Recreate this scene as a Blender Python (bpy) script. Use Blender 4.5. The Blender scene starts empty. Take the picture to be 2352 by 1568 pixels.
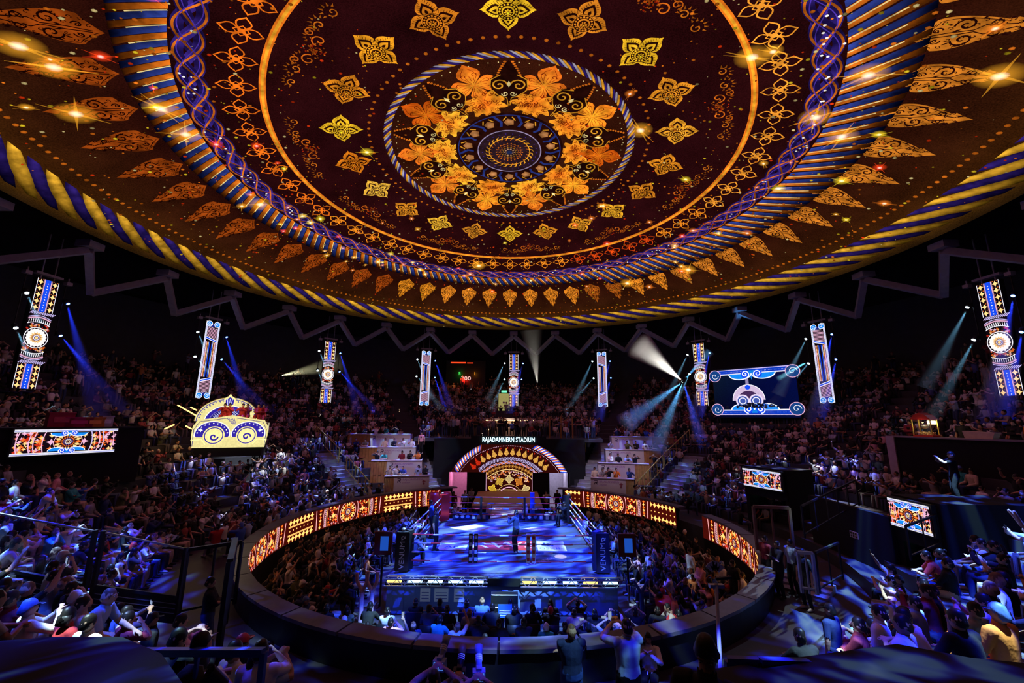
import bpy, bmesh, math, random
import numpy as np
from mathutils import Vector, Matrix
from math import sin, cos, pi, radians as rad, degrees as deg, hypot, atan2, sqrt
random.seed(7); RNG = np.random.default_rng(11)
SC = bpy.context.scene; COL = SC.collection

# ---------------------------------------------------------------- camera
CAM = (0.23, -20.07, 6.80); TH = .1882; ROLL = .0083; FPX = 927.2
cd = bpy.data.cameras.new('camera'); co = bpy.data.objects.new('camera', cd); COL.objects.link(co)
cd.sensor_width = 36; cd.lens = FPX/2352*36; cd.clip_start = .05; cd.clip_end = 300
co.matrix_world = Matrix.Translation(CAM) @ Matrix.Rotation(pi/2+TH, 4, 'X') @ Matrix.Rotation(ROLL, 4, 'Z')
SC.camera = co
def ray(px, py):
    """slope (x per metre ahead, z per metre ahead) of the sight line of a photo pixel"""
    u0, v0 = (px-1176)/FPX, (py-784)/FPX
    u = cos(ROLL)*u0+sin(ROLL)*v0; v = -sin(ROLL)*u0+cos(ROLL)*v0
    y = cos(TH)+sin(TH)*v; z = sin(TH)-cos(TH)*v
    return u/y, z/y
def at(px, py, Y):
    """world point Y metres ahead of the camera seen at a photo pixel"""
    a, b = ray(px, py); return Vector((CAM[0]+a*Y, CAM[1]+Y, CAM[2]+b*Y))
def at_z(px, py, z):
    a, b = ray(px, py); return at(px, py, (z-CAM[2])/b)
def at_r(px, py, r, far=True):
    """point of the sight line at horizontal distance r from the arena centre"""
    a, b = ray(px, py); A = a*a+1; B = 2*(CAM[0]*a+CAM[1]); C = CAM[0]**2+CAM[1]**2-r*r
    d = sqrt(max(0, B*B-4*A*C)); Y = (-B+(d if far else -d))/(2*A); return at(px, py, Y)
def proj(x, y, z):
    x = np.asarray(x, float)-CAM[0]; y = np.asarray(y, float)-CAM[1]; z = np.asarray(z, float)-CAM[2]
    f = cos(TH)*y+sin(TH)*z; up = -sin(TH)*y+cos(TH)*z; f = np.where(f > .05, f, .05)
    u, v = x/f, -up/f
    return 1176+FPX*(cos(ROLL)*u-sin(ROLL)*v), 784+FPX*(sin(ROLL)*u+cos(ROLL)*v), f

# ---------------------------------------------------------------- view and world
SC.view_settings.view_transform = 'Standard'; SC.view_settings.look = 'None'
SC.view_settings.exposure = 0.0; SC.view_settings.gamma = 1; SC.view_settings.use_curve_mapping = False
w = bpy.data.worlds.new('night'); SC.world = w; w.use_nodes = True
w.node_tree.nodes['Background'].inputs[0].default_value = (.0012, .0010, .0022, 1)
cy = SC.cycles
cy.max_bounces = 4; cy.diffuse_bounces = 2; cy.glossy_bounces = 2; cy.transmission_bounces = 3
cy.transparent_max_bounces = 10; cy.volume_bounces = 0; cy.caustics_reflective = False; cy.caustics_refractive = False
cy.sample_clamp_indirect = 3; cy.volume_step_rate = 4

def look(o, tgt):
    o.rotation_euler = (Vector(tgt)-o.location).to_track_quat('-Z', 'Y').to_euler()
def srgb(*c):
    if len(c) == 1: c = c[0]
    return tuple(((x/255)/12.92 if x/255 <= .04045 else ((x/255+.055)/1.055)**2.4) for x in c)
def NT(nt, t, **k):
    n = nt.nodes.new(t)
    for a, b in k.items(): setattr(n, a, b)
    return n
def spot(name, loc, tgt, power, col, angle=30, blend=.4, radius=.1, gobo=None):
    """a moving head, profile spot or added fill; gobo=(scale, stretch, low, high, second colour) breaks the beam up"""
    l = bpy.data.lights.new(name, 'SPOT'); l.energy = power; l.color = col; l.spot_size = rad(angle); l.spot_blend = blend
    l.shadow_soft_size = radius
    o = bpy.data.objects.new(name, l); COL.objects.link(o); o.location = loc; look(o, tgt)
    if gobo:
        sc, st, lo, hi, c2 = gobo
        l.use_nodes = True; nt = l.node_tree; em = nt.nodes['Emission']
        tc = NT(nt, 'ShaderNodeTexCoord'); sp = NT(nt, 'ShaderNodeSeparateXYZ'); nt.links.new(tc.outputs['Normal'], sp.inputs[0])
        def div(a):
            m = NT(nt, 'ShaderNodeMath', operation='DIVIDE'); nt.links.new(sp.outputs[a], m.inputs[0]); nt.links.new(sp.outputs[2], m.inputs[1]); return m
        cb = NT(nt, 'ShaderNodeCombineXYZ'); nt.links.new(div(0).outputs[0], cb.inputs[0]); nt.links.new(div(1).outputs[0], cb.inputs[1])
        mp = NT(nt, 'ShaderNodeMapping'); mp.inputs['Scale'].default_value = (sc, sc*st, 1); mp.inputs['Location'].default_value = (loc[0]*.37+loc[1], loc[1]*.21, 0)
        nt.links.new(cb.outputs[0], mp.inputs[0])
        nz = NT(nt, 'ShaderNodeTexNoise'); nz.inputs['Scale'].default_value = 1; nz.inputs['Detail'].default_value = 1.2; nz.inputs['Distortion'].default_value = .9
        nt.links.new(mp.outputs[0], nz.inputs['Vector'])
        r = NT(nt, 'ShaderNodeMapRange', interpolation_type='SMOOTHSTEP'); r.inputs[1].default_value = lo; r.inputs[2].default_value = hi
        nt.links.new(nz.outputs[0], r.inputs[0])
        r2 = NT(nt, 'ShaderNodeMapRange', interpolation_type='SMOOTHSTEP'); r2.inputs[1].default_value = lo+(hi-lo)*.55; r2.inputs[2].default_value = hi+(hi-lo)*.5
        nt.links.new(nz.outputs[0], r2.inputs[0])
        mx = NT(nt, 'ShaderNodeMix', data_type='RGBA'); mx.inputs[6].default_value = (1, 1, 1, 1); mx.inputs[7].default_value = (*[c2[i]/max(col[i], .004) for i in range(3)], 1)
        nt.links.new(r2.outputs[0], mx.inputs[0]); nt.links.new(mx.outputs[2], em.inputs[0]); nt.links.new(r.outputs[0], em.inputs[1])
    return o
def area(name, loc, tgt, power, col, size):
    l = bpy.data.lights.new(name, 'AREA'); l.shape = 'DISK'; l.size = size; l.energy = power; l.color = col
    o = bpy.data.objects.new(name, l); COL.objects.link(o); o.location = loc; look(o, tgt); return o
def point(name, loc, power, col, r=.1):
    l = bpy.data.lights.new(name, 'POINT'); l.energy = power; l.color = col; l.shadow_soft_size = r
    o = bpy.data.objects.new(name, l); COL.objects.link(o); o.location = loc; return o

# ---------------------------------------------------------------- stage lighting rig, with added fill lights among the heads
BLUE = (.012, .07, 1.0); DEEP = (.006, .02, 1.0); MAG = (.95, .13, .85); WHITE = (.82, .88, 1.0); TEAL = (.30, .62, 1.0)
# added magenta fill for the crowd's ambient tone, spread under the dome
for i, (a, pw, c) in enumerate([(0, 330, MAG), (45, 330, MAG), (90, 330, MAG), (135, 270, MAG), (225, 270, MAG), (270, 330, MAG), (315, 330, MAG)]):
    a = rad(a); spot('crowd_fill_light', (14*sin(a), 14*cos(a), 17.0), (20*sin(a), 20*cos(a), 4), pw, c, 110, .9, .6)
area('dome_fill_light', (0, 0, 19.5), (0, 0, 0), 70, (.85, .3, 1.0), 14)  # added violet disc of ambient fill, not a fixture
# broken blue light on the ring
spot('ring_gobo_lamp', (1.5, -2.5, 16.2), (0, .5, 1.2), 60000, BLUE, 50, .25, .02, (8.5, 3, .40, .66, (.32, .75, 1.0)))
spot('ring_gobo_lamp', (-4, 3, 16.5), (0, -.2, 1.2), 34000, DEEP, 46, .3, .02, (7, 1.7, .38, .6, (.5, .8, 1.0)))
spot('ring_front_gobo_lamp', (2, -12, 15.6), (-.5, -5.2, .6), 60000, BLUE, 36, .3, .02, (7, 1.5, .42, .64, (.35, .7, 1.0)))
# broken blue patches over the stands
G = [((-13, -9, 15.8), (-14, -9, 3), 15000, 44, DEEP, (.25, .55, 1.0), .44),   # fenced stand
     ((-8, -15.5, 14.5), (-7.5, -14, 2), 8000, 44, BLUE, (.6, .9, 1.0), .47),
     ((-15, 4, 15.8), (-14.5, 4.5, 3), 8000, 42, BLUE, (.8, .9, 1.0), .48),
     ((-12, 12, 15.6), (-12.5, 11.5, 3), 4200, 38, BLUE, (.6, .8, 1.0), .50),
     ((12, -8, 15.8), (13, -8.5, 3), 15000, 46, BLUE, (.30, .62, 1.0), .47),
     ((8, -15.5, 14.5), (8.5, -13.5, 2), 9000, 44, DEEP, (.45, .8, 1.0), .46),
     ((16, 3, 15.6), (15.5, 3, 3.5), 6500, 40, BLUE, (.8, .9, 1.0), .50),
     ((2, -16, 13.5), (2.6, -11.5, 1.2), 4200, 50, DEEP, (.5, .75, 1.0), .50),
     ((8, 12, 15.6), (9.5, 12, 3), 3200, 40, DEEP, (.3, .6, 1.0), .46),
     ((-7, 13, 15.6), (-8, 12.5, 3), 4200, 36, DEEP, (.3, .6, 1.0), .44)]
for loc, tg, pw, an, c, c2, lo in G:
    spot('gobo_moving_head_lamp', loc, tg, pw*3.8, c, an, .35, .03, (8.5, 1.9, lo, lo+.16, c2))
# white follow spots on the stands
spot('white_profile_lamp', (-9, 9, 15.8), at(600, 1062, 27), 15000, WHITE, 20, .6, .1, (9, 1.3, .42, .56, (.8, .9, 1.0)))
spot('white_profile_lamp', (17, 6, 15.6), at(1900, 1098, 20), 12000, (1, .93, .78), 13, .7, .1, (9, 1.3, .38, .54, (1, .95, .8)))
spot('white_profile_lamp', (6, -4, 15.9), at(1800, 1345, 13), 4500, TEAL, 14, .3, .01, (12, 7, .46, .52, (.9, 1, 1)))
for q in (-1, 1): spot('box_fill_light', (q*6, 2, 15.5), (q*8, 12.5, 3.0), 3400, (1, .68, .9), 30, .8, .4)  # added spots that brighten the white box fronts
spot('belt_left_glow_lamp', (-9.6, .5, 2.3), (-6.5, -1, .3), 60, (1, .25, .06), 140, 1, .5) if 0 else None
spot('guest_blue_fill', (4.5, -15.5, 12.5), (1.9, -11.6, 2.2), 3800, DEEP, 16, .5, .05, (9, 2, .36, .5, (.4, .8, 1)))  # added blue spot on the standing guests
spot('guest_amber_lamp', (-2, -4, 15.5), (2.35, -12.2, 2.7), 900, (1, .5, .1), 4, .6, .05)
spot('coping_fill_light', (4, -10, 15.5), at(1748, 1350, 11.2), 900, (.85, .8, 1), 18, .8, .1)  # added lavender spot that lifts the right-hand coping
spot('far_left_blue_lamp', (-20, -2, 15), at(90, 1240, 9), 9000, DEEP, 30, .5, .05, (9, 2, .38, .56, (.3, .5, 1)))

# ---------------------------------------------------------------- materials (all procedural)
MC = {}
def mat(name, col, rough=.6, metal=0, noise=.25, nscale=6, emit=None, spec=.4, alpha=1):
    if name in MC: return MC[name]
    m = bpy.data.materials.new(name); m.use_nodes = True; nt = m.node_tree; b = nt.nodes['Principled BSDF']
    b.inputs['Roughness'].default_value = rough; b.inputs['Metallic'].default_value = metal; b.inputs['Specular IOR Level'].default_value = spec
    nz = NT(nt, 'ShaderNodeTexNoise'); nz.inputs['Scale'].default_value = nscale; nz.inputs['Detail'].default_value = 3
    tc = NT(nt, 'ShaderNodeTexCoord'); nt.links.new(tc.outputs['Object'], nz.inputs['Vector'])
    r = NT(nt, 'ShaderNodeMapRange'); r.inputs[3].default_value = 1-noise; r.inputs[4].default_value = 1+noise; nt.links.new(nz.outputs[0], r.inputs[0])
    mx = NT(nt, 'ShaderNodeVectorMath', operation='SCALE'); mx.inputs[0].default_value = col[:3]; nt.links.new(r.outputs[0], mx.inputs['Scale'])
    nt.links.new(mx.outputs[0], b.inputs['Base Color'])
    if emit: b.inputs['Emission Color'].default_value = (*emit[:3], 1); b.inputs['Emission Strength'].default_value = emit[3]
    if alpha < 1: b.inputs['Alpha'].default_value = alpha
    MC[name] = m; return m
def emis(name, col, s=1, sample='NONE'):
    if name in MC: return MC[name]
    m = bpy.data.materials.new(name); m.use_nodes = True; nt = m.node_tree; nt.nodes.clear()
    e = NT(nt, 'ShaderNodeEmission'); o = NT(nt, 'ShaderNodeOutputMaterial'); e.inputs[0].default_value = (*col[:3], 1); e.inputs[1].default_value = s
    nt.links.new(e.outputs[0], o.inputs[0]); m.cycles.emission_sampling = sample; MC[name] = m; return m
def art_material(name, gain=1., add=False, grain=.35, gscale=3.):
    """pictures made of light (screens and the projection): vertex colour times object tint, with a little grain"""
    m = bpy.data.materials.new(name); m.use_nodes = True; nt = m.node_tree; nt.nodes.clear()
    e = NT(nt, 'ShaderNodeEmission'); o = NT(nt, 'ShaderNodeOutputMaterial'); a = NT(nt, 'ShaderNodeAttribute', attribute_name='Col')
    oi = NT(nt, 'ShaderNodeObjectInfo'); mu = NT(nt, 'ShaderNodeVectorMath', operation='MULTIPLY')
    nt.links.new(a.outputs[0], mu.inputs[0]); nt.links.new(oi.outputs['Color'], mu.inputs[1]); nt.links.new(mu.outputs[0], e.inputs[0])
    ge = NT(nt, 'ShaderNodeNewGeometry'); nz = NT(nt, 'ShaderNodeTexNoise'); nz.inputs['Scale'].default_value = gscale; nz.inputs['Detail'].default_value = 4
    nt.links.new(ge.outputs['Position'], nz.inputs['Vector'])
    r = NT(nt, 'ShaderNodeMapRange'); r.inputs[1].default_value = .3; r.inputs[2].default_value = .7; r.inputs[3].default_value = gain*(1-grain); r.inputs[4].default_value = gain*(1+grain)
    nt.links.new(nz.outputs[0], r.inputs[0]); nt.links.new(r.outputs[0], e.inputs[1])
    if add:
        t = NT(nt, 'ShaderNodeBsdfTransparent'); ad = NT(nt, 'ShaderNodeAddShader'); nt.links.new(e.outputs[0], ad.inputs[0]); nt.links.new(t.outputs[0], ad.inputs[1]); nt.links.new(ad.outputs[0], o.inputs[0])
    else: nt.links.new(e.outputs[0], o.inputs[0])
    m.cycles.emission_sampling = 'NONE'; return m
M_ART = art_material('projected_light', 1.0, False, .5, 2.2)
M_GLOW = art_material('projected_sparkle_light', 1.0, True, .0)
M_LED = art_material('led_screen_light', 1.25, False, .12, 9)
def color_mat(name, rough=.8, src='obj', noise=.15, trans=0, sheen=0):
    m = bpy.data.materials.new(name); m.use_nodes = True; nt = m.node_tree; b = nt.nodes['Principled BSDF']; b.inputs['Roughness'].default_value = rough
    b.inputs['Specular IOR Level'].default_value = .3
    if src == 'obj': a = NT(nt, 'ShaderNodeObjectInfo'); out = a.outputs['Color']
    else: a = NT(nt, 'ShaderNodeAttribute', attribute_name='Col'); out = a.outputs[0]
    nz = NT(nt, 'ShaderNodeTexNoise'); nz.inputs['Scale'].default_value = 14; tc = NT(nt, 'ShaderNodeTexCoord'); nt.links.new(tc.outputs['Object'], nz.inputs['Vector'])
    r = NT(nt, 'ShaderNodeMapRange'); r.inputs[3].default_value = 1-noise*1.5; r.inputs[4].default_value = 1+noise*1.5; nt.links.new(nz.outputs[0], r.inputs[0])
    s = NT(nt, 'ShaderNodeVectorMath', operation='SCALE'); nt.links.new(out, s.inputs[0]); nt.links.new(r.outputs[0], s.inputs['Scale'])
    nt.links.new(s.outputs[0], b.inputs['Base Color'])
    if noise: 
        bp = NT(nt, 'ShaderNodeBump'); bp.inputs['Strength'].default_value = .25; bp.inputs['Distance'].default_value = .03; nt.links.new(nz.outputs[0], bp.inputs['Height']); nt.links.new(bp.outputs[0], b.inputs['Normal'])
    return m
M_CLOTH = color_mat('woven_cloth', .85); M_SKIN = color_mat('skin', .5, 'obj', .04); M_HAIR = color_mat('hair_strands', .45, 'obj', .3)
M_CROWD = color_mat('crowd_cloth_and_skin', .7, 'attr', .1)
BLACK = mat('black_painted_metal', (.012, .012, .014), .5, .2); BLACKMATT = mat('matt_black_drape', (.006, .006, .008), .9)
STEP = mat('dark_blue_grey_step_concrete', (.045, .045, .055), .6, 0, .35, 2.2); FLOOR = mat('dark_speckled_floor', (.05, .045, .055), .5, 0, .4, 3)
STEEL = mat('brushed_steel', (.45, .46, .5), .35, .8); WHITEP = mat('white_laminate_panel', (.62, .58, .62), .5, 0, .04)
WOODP = mat('varnished_wood_slats', (.42, .22, .08), .4, 0, .45, 5); GOLDP = mat('gold_lacquer', (.75, .52, .18), .35, .3, .15)
YELLOWP = mat('yellow_painted_rail', (.62, .48, .10), .4, .2, .1); REDP = mat('red_vinyl_pad', (.62, .02, .02), .35); BLUEP = mat('blue_vinyl_pad', (.03, .07, .5), .35)
GREYP = mat('violet_grey_painted_steel', (.34, .31, .38), .6, .1, .25, 4)

# ---------------------------------------------------------------- object helpers
class MB:
    def __init__(s): s.v = []; s.f = []
    def add(s, vs, fs):
        n = len(s.v); s.v += [tuple(p) for p in vs]; s.f += [tuple(i+n for i in f) for f in fs]; return s
    def box(s, x0, x1, y0, y1, z0, z1, M=None):
        p = [Vector((x, y, z)) for z in (z0, z1) for y in (y0, y1) for x in (x0, x1)]
        if M: p = [M @ q for q in p]
        return s.add(p, [(0, 2, 3, 1), (4, 5, 7, 6), (0, 1, 5, 4), (2, 6, 7, 3), (0, 4, 6, 2), (1, 3, 7, 5)])
    def bar(s, a, b, w, h=None, up=(0, 0, 1)):
        """rectangular bar from a to b"""
        a, b = Vector(a), Vector(b); h = h or w; d = (b-a).normalized(); u = Vector(up)
        x = d.cross(u); x = x.normalized() if x.length > 1e-4 else Vector((1, 0, 0)); u = x.cross(d)
        p = [q+x*sx*w/2+u*su*h/2 for q in (a, b) for su in (-1, 1) for sx in (-1, 1)]
        return s.add(p, [(0, 1, 3, 2), (4, 6, 7, 5), (0, 4, 5, 1), (2, 3, 7, 6), (0, 2, 6, 4), (1, 5, 7, 3)])
    def tube(s, pts, r, n=8, cap=True):
        pts = [Vector(p) for p in pts]; rs = r if hasattr(r, '__len__') else [r]*len(pts); vs = []; px = None
        for i, p in enumerate(pts):
            d = (pts[min(i+1, len(pts)-1)]-pts[max(i-1, 0)]).normalized()
            x = px-d*px.dot(d) if px else d.orthogonal()
            x.normalize(); px = x; y = d.cross(x)
            vs += [p+(x*cos(2*pi*k/n)+y*sin(2*pi*k/n))*rs[i] for k in range(n)]
        fs = [(i*n+k, i*n+(k+1) % n, (i+1)*n+(k+1) % n, (i+1)*n+k) for i in range(len(pts)-1) for k in range(n)]
        if cap: fs += [tuple(range(n))[::-1], tuple((len(pts)-1)*n+k for k in range(n))]
        return s.add(vs, fs)
    def lathe(s, prof, c=(0, 0, 0), n=16, M=None):
        vs = [Vector((c[0]+r*cos(2*pi*k/n), c[1]+r*sin(2*pi*k/n), c[2]+z)) for r, z in prof for k in range(n)]
        if M: vs = [M @ v for v in vs]
        fs = [(i*n+k, i*n+(k+1) % n, (i+1)*n+(k+1) % n, (i+1)*n+k) for i in range(len(prof)-1) for k in range(n)]
        fs += [tuple(range(n))[::-1], tuple((len(prof)-1)*n+k for k in range(n))]
        return s.add(vs, fs)
    def prism(s, pts, M, d):
        """outline pts (x, z) extruded from y=0 to y=d, placed by M"""
        n = len(pts); vs = [M @ Vector((x, 0, z)) for x, z in pts]+[M @ Vector((x, d, z)) for x, z in pts]
        return s.add(vs, [tuple(range(n)), tuple(range(2*n-1, n-1, -1))]+[(i, i+n, (i+1) % n+n, (i+1) % n) for i in range(n)])
    def mesh(s, name, m=None, smooth=False):
        me = bpy.data.meshes.new(name); me.from_pydata(s.v, [], s.f)
        if m: me.materials.append(m)
        if smooth: me.polygons.foreach_set('use_smooth', [True]*len(s.f))
        me.update(); return me
    def build(s, name, m, parent=None, smooth=False, loc=None):
        o = bpy.data.objects.new(name, s.mesh(name, m, smooth)); COL.objects.link(o); o.parent = parent
        if loc: o.location = loc
        return o
def tag(o, label=None, cat=None, group=None, kind=None):
    for k, v in (('label', label), ('category', cat), ('group', group), ('kind', kind)):
        if v: o[k] = v
    return o
def struct(mb, name, m, label=None): o = mb.build(name, m); o['kind'] = 'structure'; (label and o.__setitem__('label', label)); return o
def empty(name, loc, rz=0, label=None, cat=None, group=None):
    o = bpy.data.objects.new(name, None); COL.objects.link(o); o.location = loc; o.rotation_euler = (0, 0, rz); o.empty_display_size = .2
    return tag(o, label, cat, group)
def copy_tree(o, parent=None):
    c = o.copy(); COL.objects.link(c); c.parent = parent
    for ch in list(o.children): copy_tree(ch, c)
    return c
def np_mesh(name, V, T, m, C=None, smooth=False):
    me = bpy.data.meshes.new(name); V = np.asarray(V, np.float32); T = np.asarray(T, np.int32); k = T.shape[1]
    me.vertices.add(len(V)); me.vertices.foreach_set('co', V.ravel()); me.loops.add(T.size); me.loops.foreach_set('vertex_index', T.ravel())
    me.polygons.add(len(T)); me.polygons.foreach_set('loop_start', np.arange(0, T.size, k, dtype=np.int32))
    if smooth: me.polygons.foreach_set('use_smooth', np.ones(len(T), bool))
    me.update(calc_edges=True)
    if C is not None:
        a = me.color_attributes.new('Col', 'FLOAT_COLOR', 'POINT'); a.data.foreach_set('color', np.c_[C, np.ones(len(C))].astype(np.float32).ravel())
    me.materials.append(m); return me

# ---------------------------------------------------------------- flat pictures drawn as layered polygons
class Art:
    def __init__(s): s.V = []; s.C = []; s.T = []; s.n = 0
    def raw(s, V, C, T):
        V = np.asarray(V, float); C = np.asarray(C, float)
        if C.ndim == 1: C = np.tile(C, (len(V), 1))
        s.V.append(V); s.C.append(C); s.T.append(np.asarray(T, int)+s.n); s.n += len(V); return s
    def fan(s, pts, col, L=0, c=None, cc=None):
        P = np.array([(a, b, L) for a, b in pts], float); c = P[:, :2].mean(0) if c is None else c; n = len(P)
        C = np.tile(np.array(col, float), (n+1, 1)) if np.ndim(col) == 1 else np.r_[col, [col[0]]]
        if cc is not None: C[n] = cc
        return s.raw(np.r_[P, [[c[0], c[1], L]]], C, [(i, (i+1) % n, n) for i in range(n)])
    def disc(s, x, y, r, col, L=0, n=14, cc=None, ry=None):
        ry = ry or r; return s.fan([(x+r*cos(2*pi*k/n), y+ry*sin(2*pi*k/n)) for k in range(n)], col, L, (x, y), cc)
    def strip(s, pts, w, col, L=0, closed=False):
        P = np.array(pts, float)
        if closed: P = np.r_[P, P[:1]]
        d = np.gradient(P, axis=0)
        if closed: d[0] = d[-1] = (P[1]-P[0])+(P[-1]-P[-2])
        d /= np.maximum(np.hypot(d[:, 0], d[:, 1]), 1e-9)[:, None]; nrm = np.c_[-d[:, 1], d[:, 0]]; w = (np.ones(len(P))*np.asarray(w)/2)[:, None]
        n = len(P); V = np.c_[np.r_[P-nrm*w, P+nrm*w], np.full(2*n, L)]
        C = col if np.ndim(col) == 1 else np.r_[col, col]
        return s.raw(V, C, [t for i in range(n-1) for t in ((i, i+1, n+i+1), (i, n+i+1, n+i))])
    def ring(s, x, y, r, w, col, L=0, n=40): return s.strip([(x+r*cos(2*pi*k/n), y+r*sin(2*pi*k/n)) for k in range(n)], w, col, L, True)
    def quad(s, x0, x1, y0, y1, col, L=0): return s.raw([(x0, y0, L), (x1, y0, L), (x1, y1, L), (x0, y1, L)], col, [(0, 1, 2), (0, 2, 3)])
    def stamp(s, o, x=0, y=0, sc=1, rot=0, L=0, sx=1, tint=None):
        V, C, T = o.arrays(); X = V[:, 0]*sc*sx; Y = V[:, 1]*sc; c_, s_ = cos(rot), sin(rot)
        return s.raw(np.c_[x+X*c_-Y*s_, y+X*s_+Y*c_, V[:, 2]+L], C if tint is None else C*np.array(tint), T)
    def arrays(s):
        if len(s.V) > 1: s.V = [np.concatenate(s.V)]; s.C = [np.concatenate(s.C)]; s.T = [np.concatenate(s.T)]
        return s.V[0], s.C[0], s.T[0]
    def mesh(s, name, fn, m):
        V, C, T = s.arrays(); return np_mesh(name, fn(V), T, m, C)
    def build(s, name, fn, m, parent=None, tint=(1, 1, 1)):
        o = bpy.data.objects.new(name, s.mesh(name, fn, m)); COL.objects.link(o); o.parent = parent; o.color = (*tint, 1); return o
def ogive(w, l, n=10, p=.72, base=0):
    t = np.linspace(0, 1, n); hw = w*np.sin(pi*t**p)*(1-.25*t); y = base+l*t
    return [(-a, b) for a, b in zip(hw, y)]+[(a, b) for a, b in zip(hw[::-1], y[::-1])][1:-1]
def spiral(x, y, r, turns, a0, sgn=1, n=22, k=.12):
    return [(x+r*(1-(1-k)*i/(n-1))*cos(a0+sgn*turns*2*pi*i/(n-1)), y+r*(1-(1-k)*i/(n-1))*sin(a0+sgn*turns*2*pi*i/(n-1))) for i in range(n)]
def quatre(r, fat=1.0):
    """outline of a four-petalled flower with pointed tips at radius r"""
    h = [(.26, .27), (.31, .42), (.33, .56), (.27, .70), (.15, .82), (.05, .92)]; P = []
    for q in range(4):
        c_, s_ = cos(q*pi/2), sin(q*pi/2)
        for x, y in h[:1]+[(x*fat, y) for x, y in h[1:]]+[(0, 1.0)]+[(-x*fat, y) for x, y in h[:0:-1]]: P.append((r*(x*c_+y*s_), r*(-x*s_+y*c_)))
    return P
M_BELT = art_material('led_belt_light', 1.9, False, .12, 9); M_BELT.cycles.emission_sampling = 'AUTO'

# ================================================================ the domed ceiling and its projection
def dome_z(r): return 21.51-.01172*r*r
def dome_map(r0):
    """flat motif (x along the circle, y outward) laid on the dome at radius r0, layers stepping down"""
    def f(V):
        r = r0+V[:, 1]; a = V[:, 0]/np.maximum(r0, .5)
        return np.c_[r*np.sin(a), r*np.cos(a), dome_z(r)-.03-.022*V[:, 2]]
    return f
def dome_flat(V): r = np.hypot(V[:, 0], V[:, 1]); return np.c_[V[:, 0], V[:, 1], dome_z(r)-.03-.022*V[:, 2]]
ma = bpy.data.materials.new('projection_ground'); ma.use_nodes = True; nt = ma.node_tree; nt.nodes.clear()  # emission on the dome stands in for the projectors' light
e = NT(nt, 'ShaderNodeEmission'); o_ = NT(nt, 'ShaderNodeOutputMaterial'); ge = NT(nt, 'ShaderNodeNewGeometry')
ln = NT(nt, 'ShaderNodeVectorMath', operation='LENGTH'); mm = NT(nt, 'ShaderNodeVectorMath', operation='MULTIPLY'); mm.inputs[1].default_value = (1, 1, 0)
nt.links.new(ge.outputs['Position'], mm.inputs[0]); nt.links.new(mm.outputs[0], ln.inputs[0])
cr = NT(nt, 'ShaderNodeValToRGB'); mr = NT(nt, 'ShaderNodeMapRange'); mr.inputs[2].default_value = 22; nt.links.new(ln.outputs['Value'], mr.inputs[0]); nt.links.new(mr.outputs[0], cr.inputs[0])
R_ = cr.color_ramp; R_.elements[0].position = 0; R_.elements[0].color = (*srgb(52, 22, 10), 1); R_.elements[1].position = 1; R_.elements[1].color = (*srgb(14, 8, 5), 1)
for p_, c_ in ((.28, (50, 18, 8)), (.31, (36, 7, 11)), (.52, (38, 8, 10)), (.66, (30, 6, 8)), (.74, (40, 12, 6)), (.84, (48, 20, 7)), (.90, (54, 26, 6)), (.955, (70, 42, 8)), (.975, (44, 26, 7))):
    el = R_.elements.new(p_); el.color = (*srgb(*c_), 1)
n1 = NT(nt, 'ShaderNodeTexNoise'); n1.inputs['Scale'].default_value = .55; n1.inputs['Detail'].default_value = 5; n2 = NT(nt, 'ShaderNodeTexNoise'); n2.inputs['Scale'].default_value = 22; n2.inputs['Detail'].default_value = 1
for n_ in (n1, n2): nt.links.new(ge.outputs['Position'], n_.inputs['Vector'])
ad = NT(nt, 'ShaderNodeMath', operation='ADD'); nt.links.new(n1.outputs[0], ad.inputs[0]); nt.links.new(n2.outputs[0], ad.inputs[1])
m2 = NT(nt, 'ShaderNodeMapRange'); m2.inputs[1].default_value = .6; m2.inputs[2].default_value = 1.4; m2.inputs[3].default_value = .35; m2.inputs[4].default_value = 1.75; nt.links.new(ad.outputs[0], m2.inputs[0])
nt.links.new(cr.outputs[0], e.inputs[0]); nt.links.new(m2.outputs[0], e.inputs[1]); nt.links.new(e.outputs[0], o_.inputs[0]); ma.cycles.emission_sampling = 'NONE'
mb = MB(); N = 144; rs = list(np.linspace(.01, 21.7, 26))
vs = [(r*sin(2*pi*k/N), r*cos(2*pi*k/N), dome_z(r)) for r in rs for k in range(N)]
mb.add(vs, [(i*N+k, i*N+(k+1) % N, (i+1)*N+(k+1) % N, (i+1)*N+k) for i in range(len(rs)-1) for k in range(N)])
CEIL = struct(mb, 'ceiling', ma, 'shallow domed ceiling carrying a projected gold and violet mandala'); CEIL.data.polygons.foreach_set('use_smooth', [True]*len(CEIL.data.polygons))
mb = MB(); prof = [(21.7, dome_z(21.7)), (21.95, dome_z(21.7)+.12), (22.05, dome_z(21.7)+.5), (22.0, dome_z(21.7)+1.6)]
mb.add([(r*sin(2*pi*k/N), r*cos(2*pi*k/N), z) for r, z in prof for k in range(N)], [(i*N+k, i*N+(k+1) % N, (i+1)*N+(k+1) % N, (i+1)*N+k) for i in range(3) for k in range(N)])
struct(mb, 'trim_1', BLACKMATT, 'dark rim round the domed ceiling')

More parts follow.
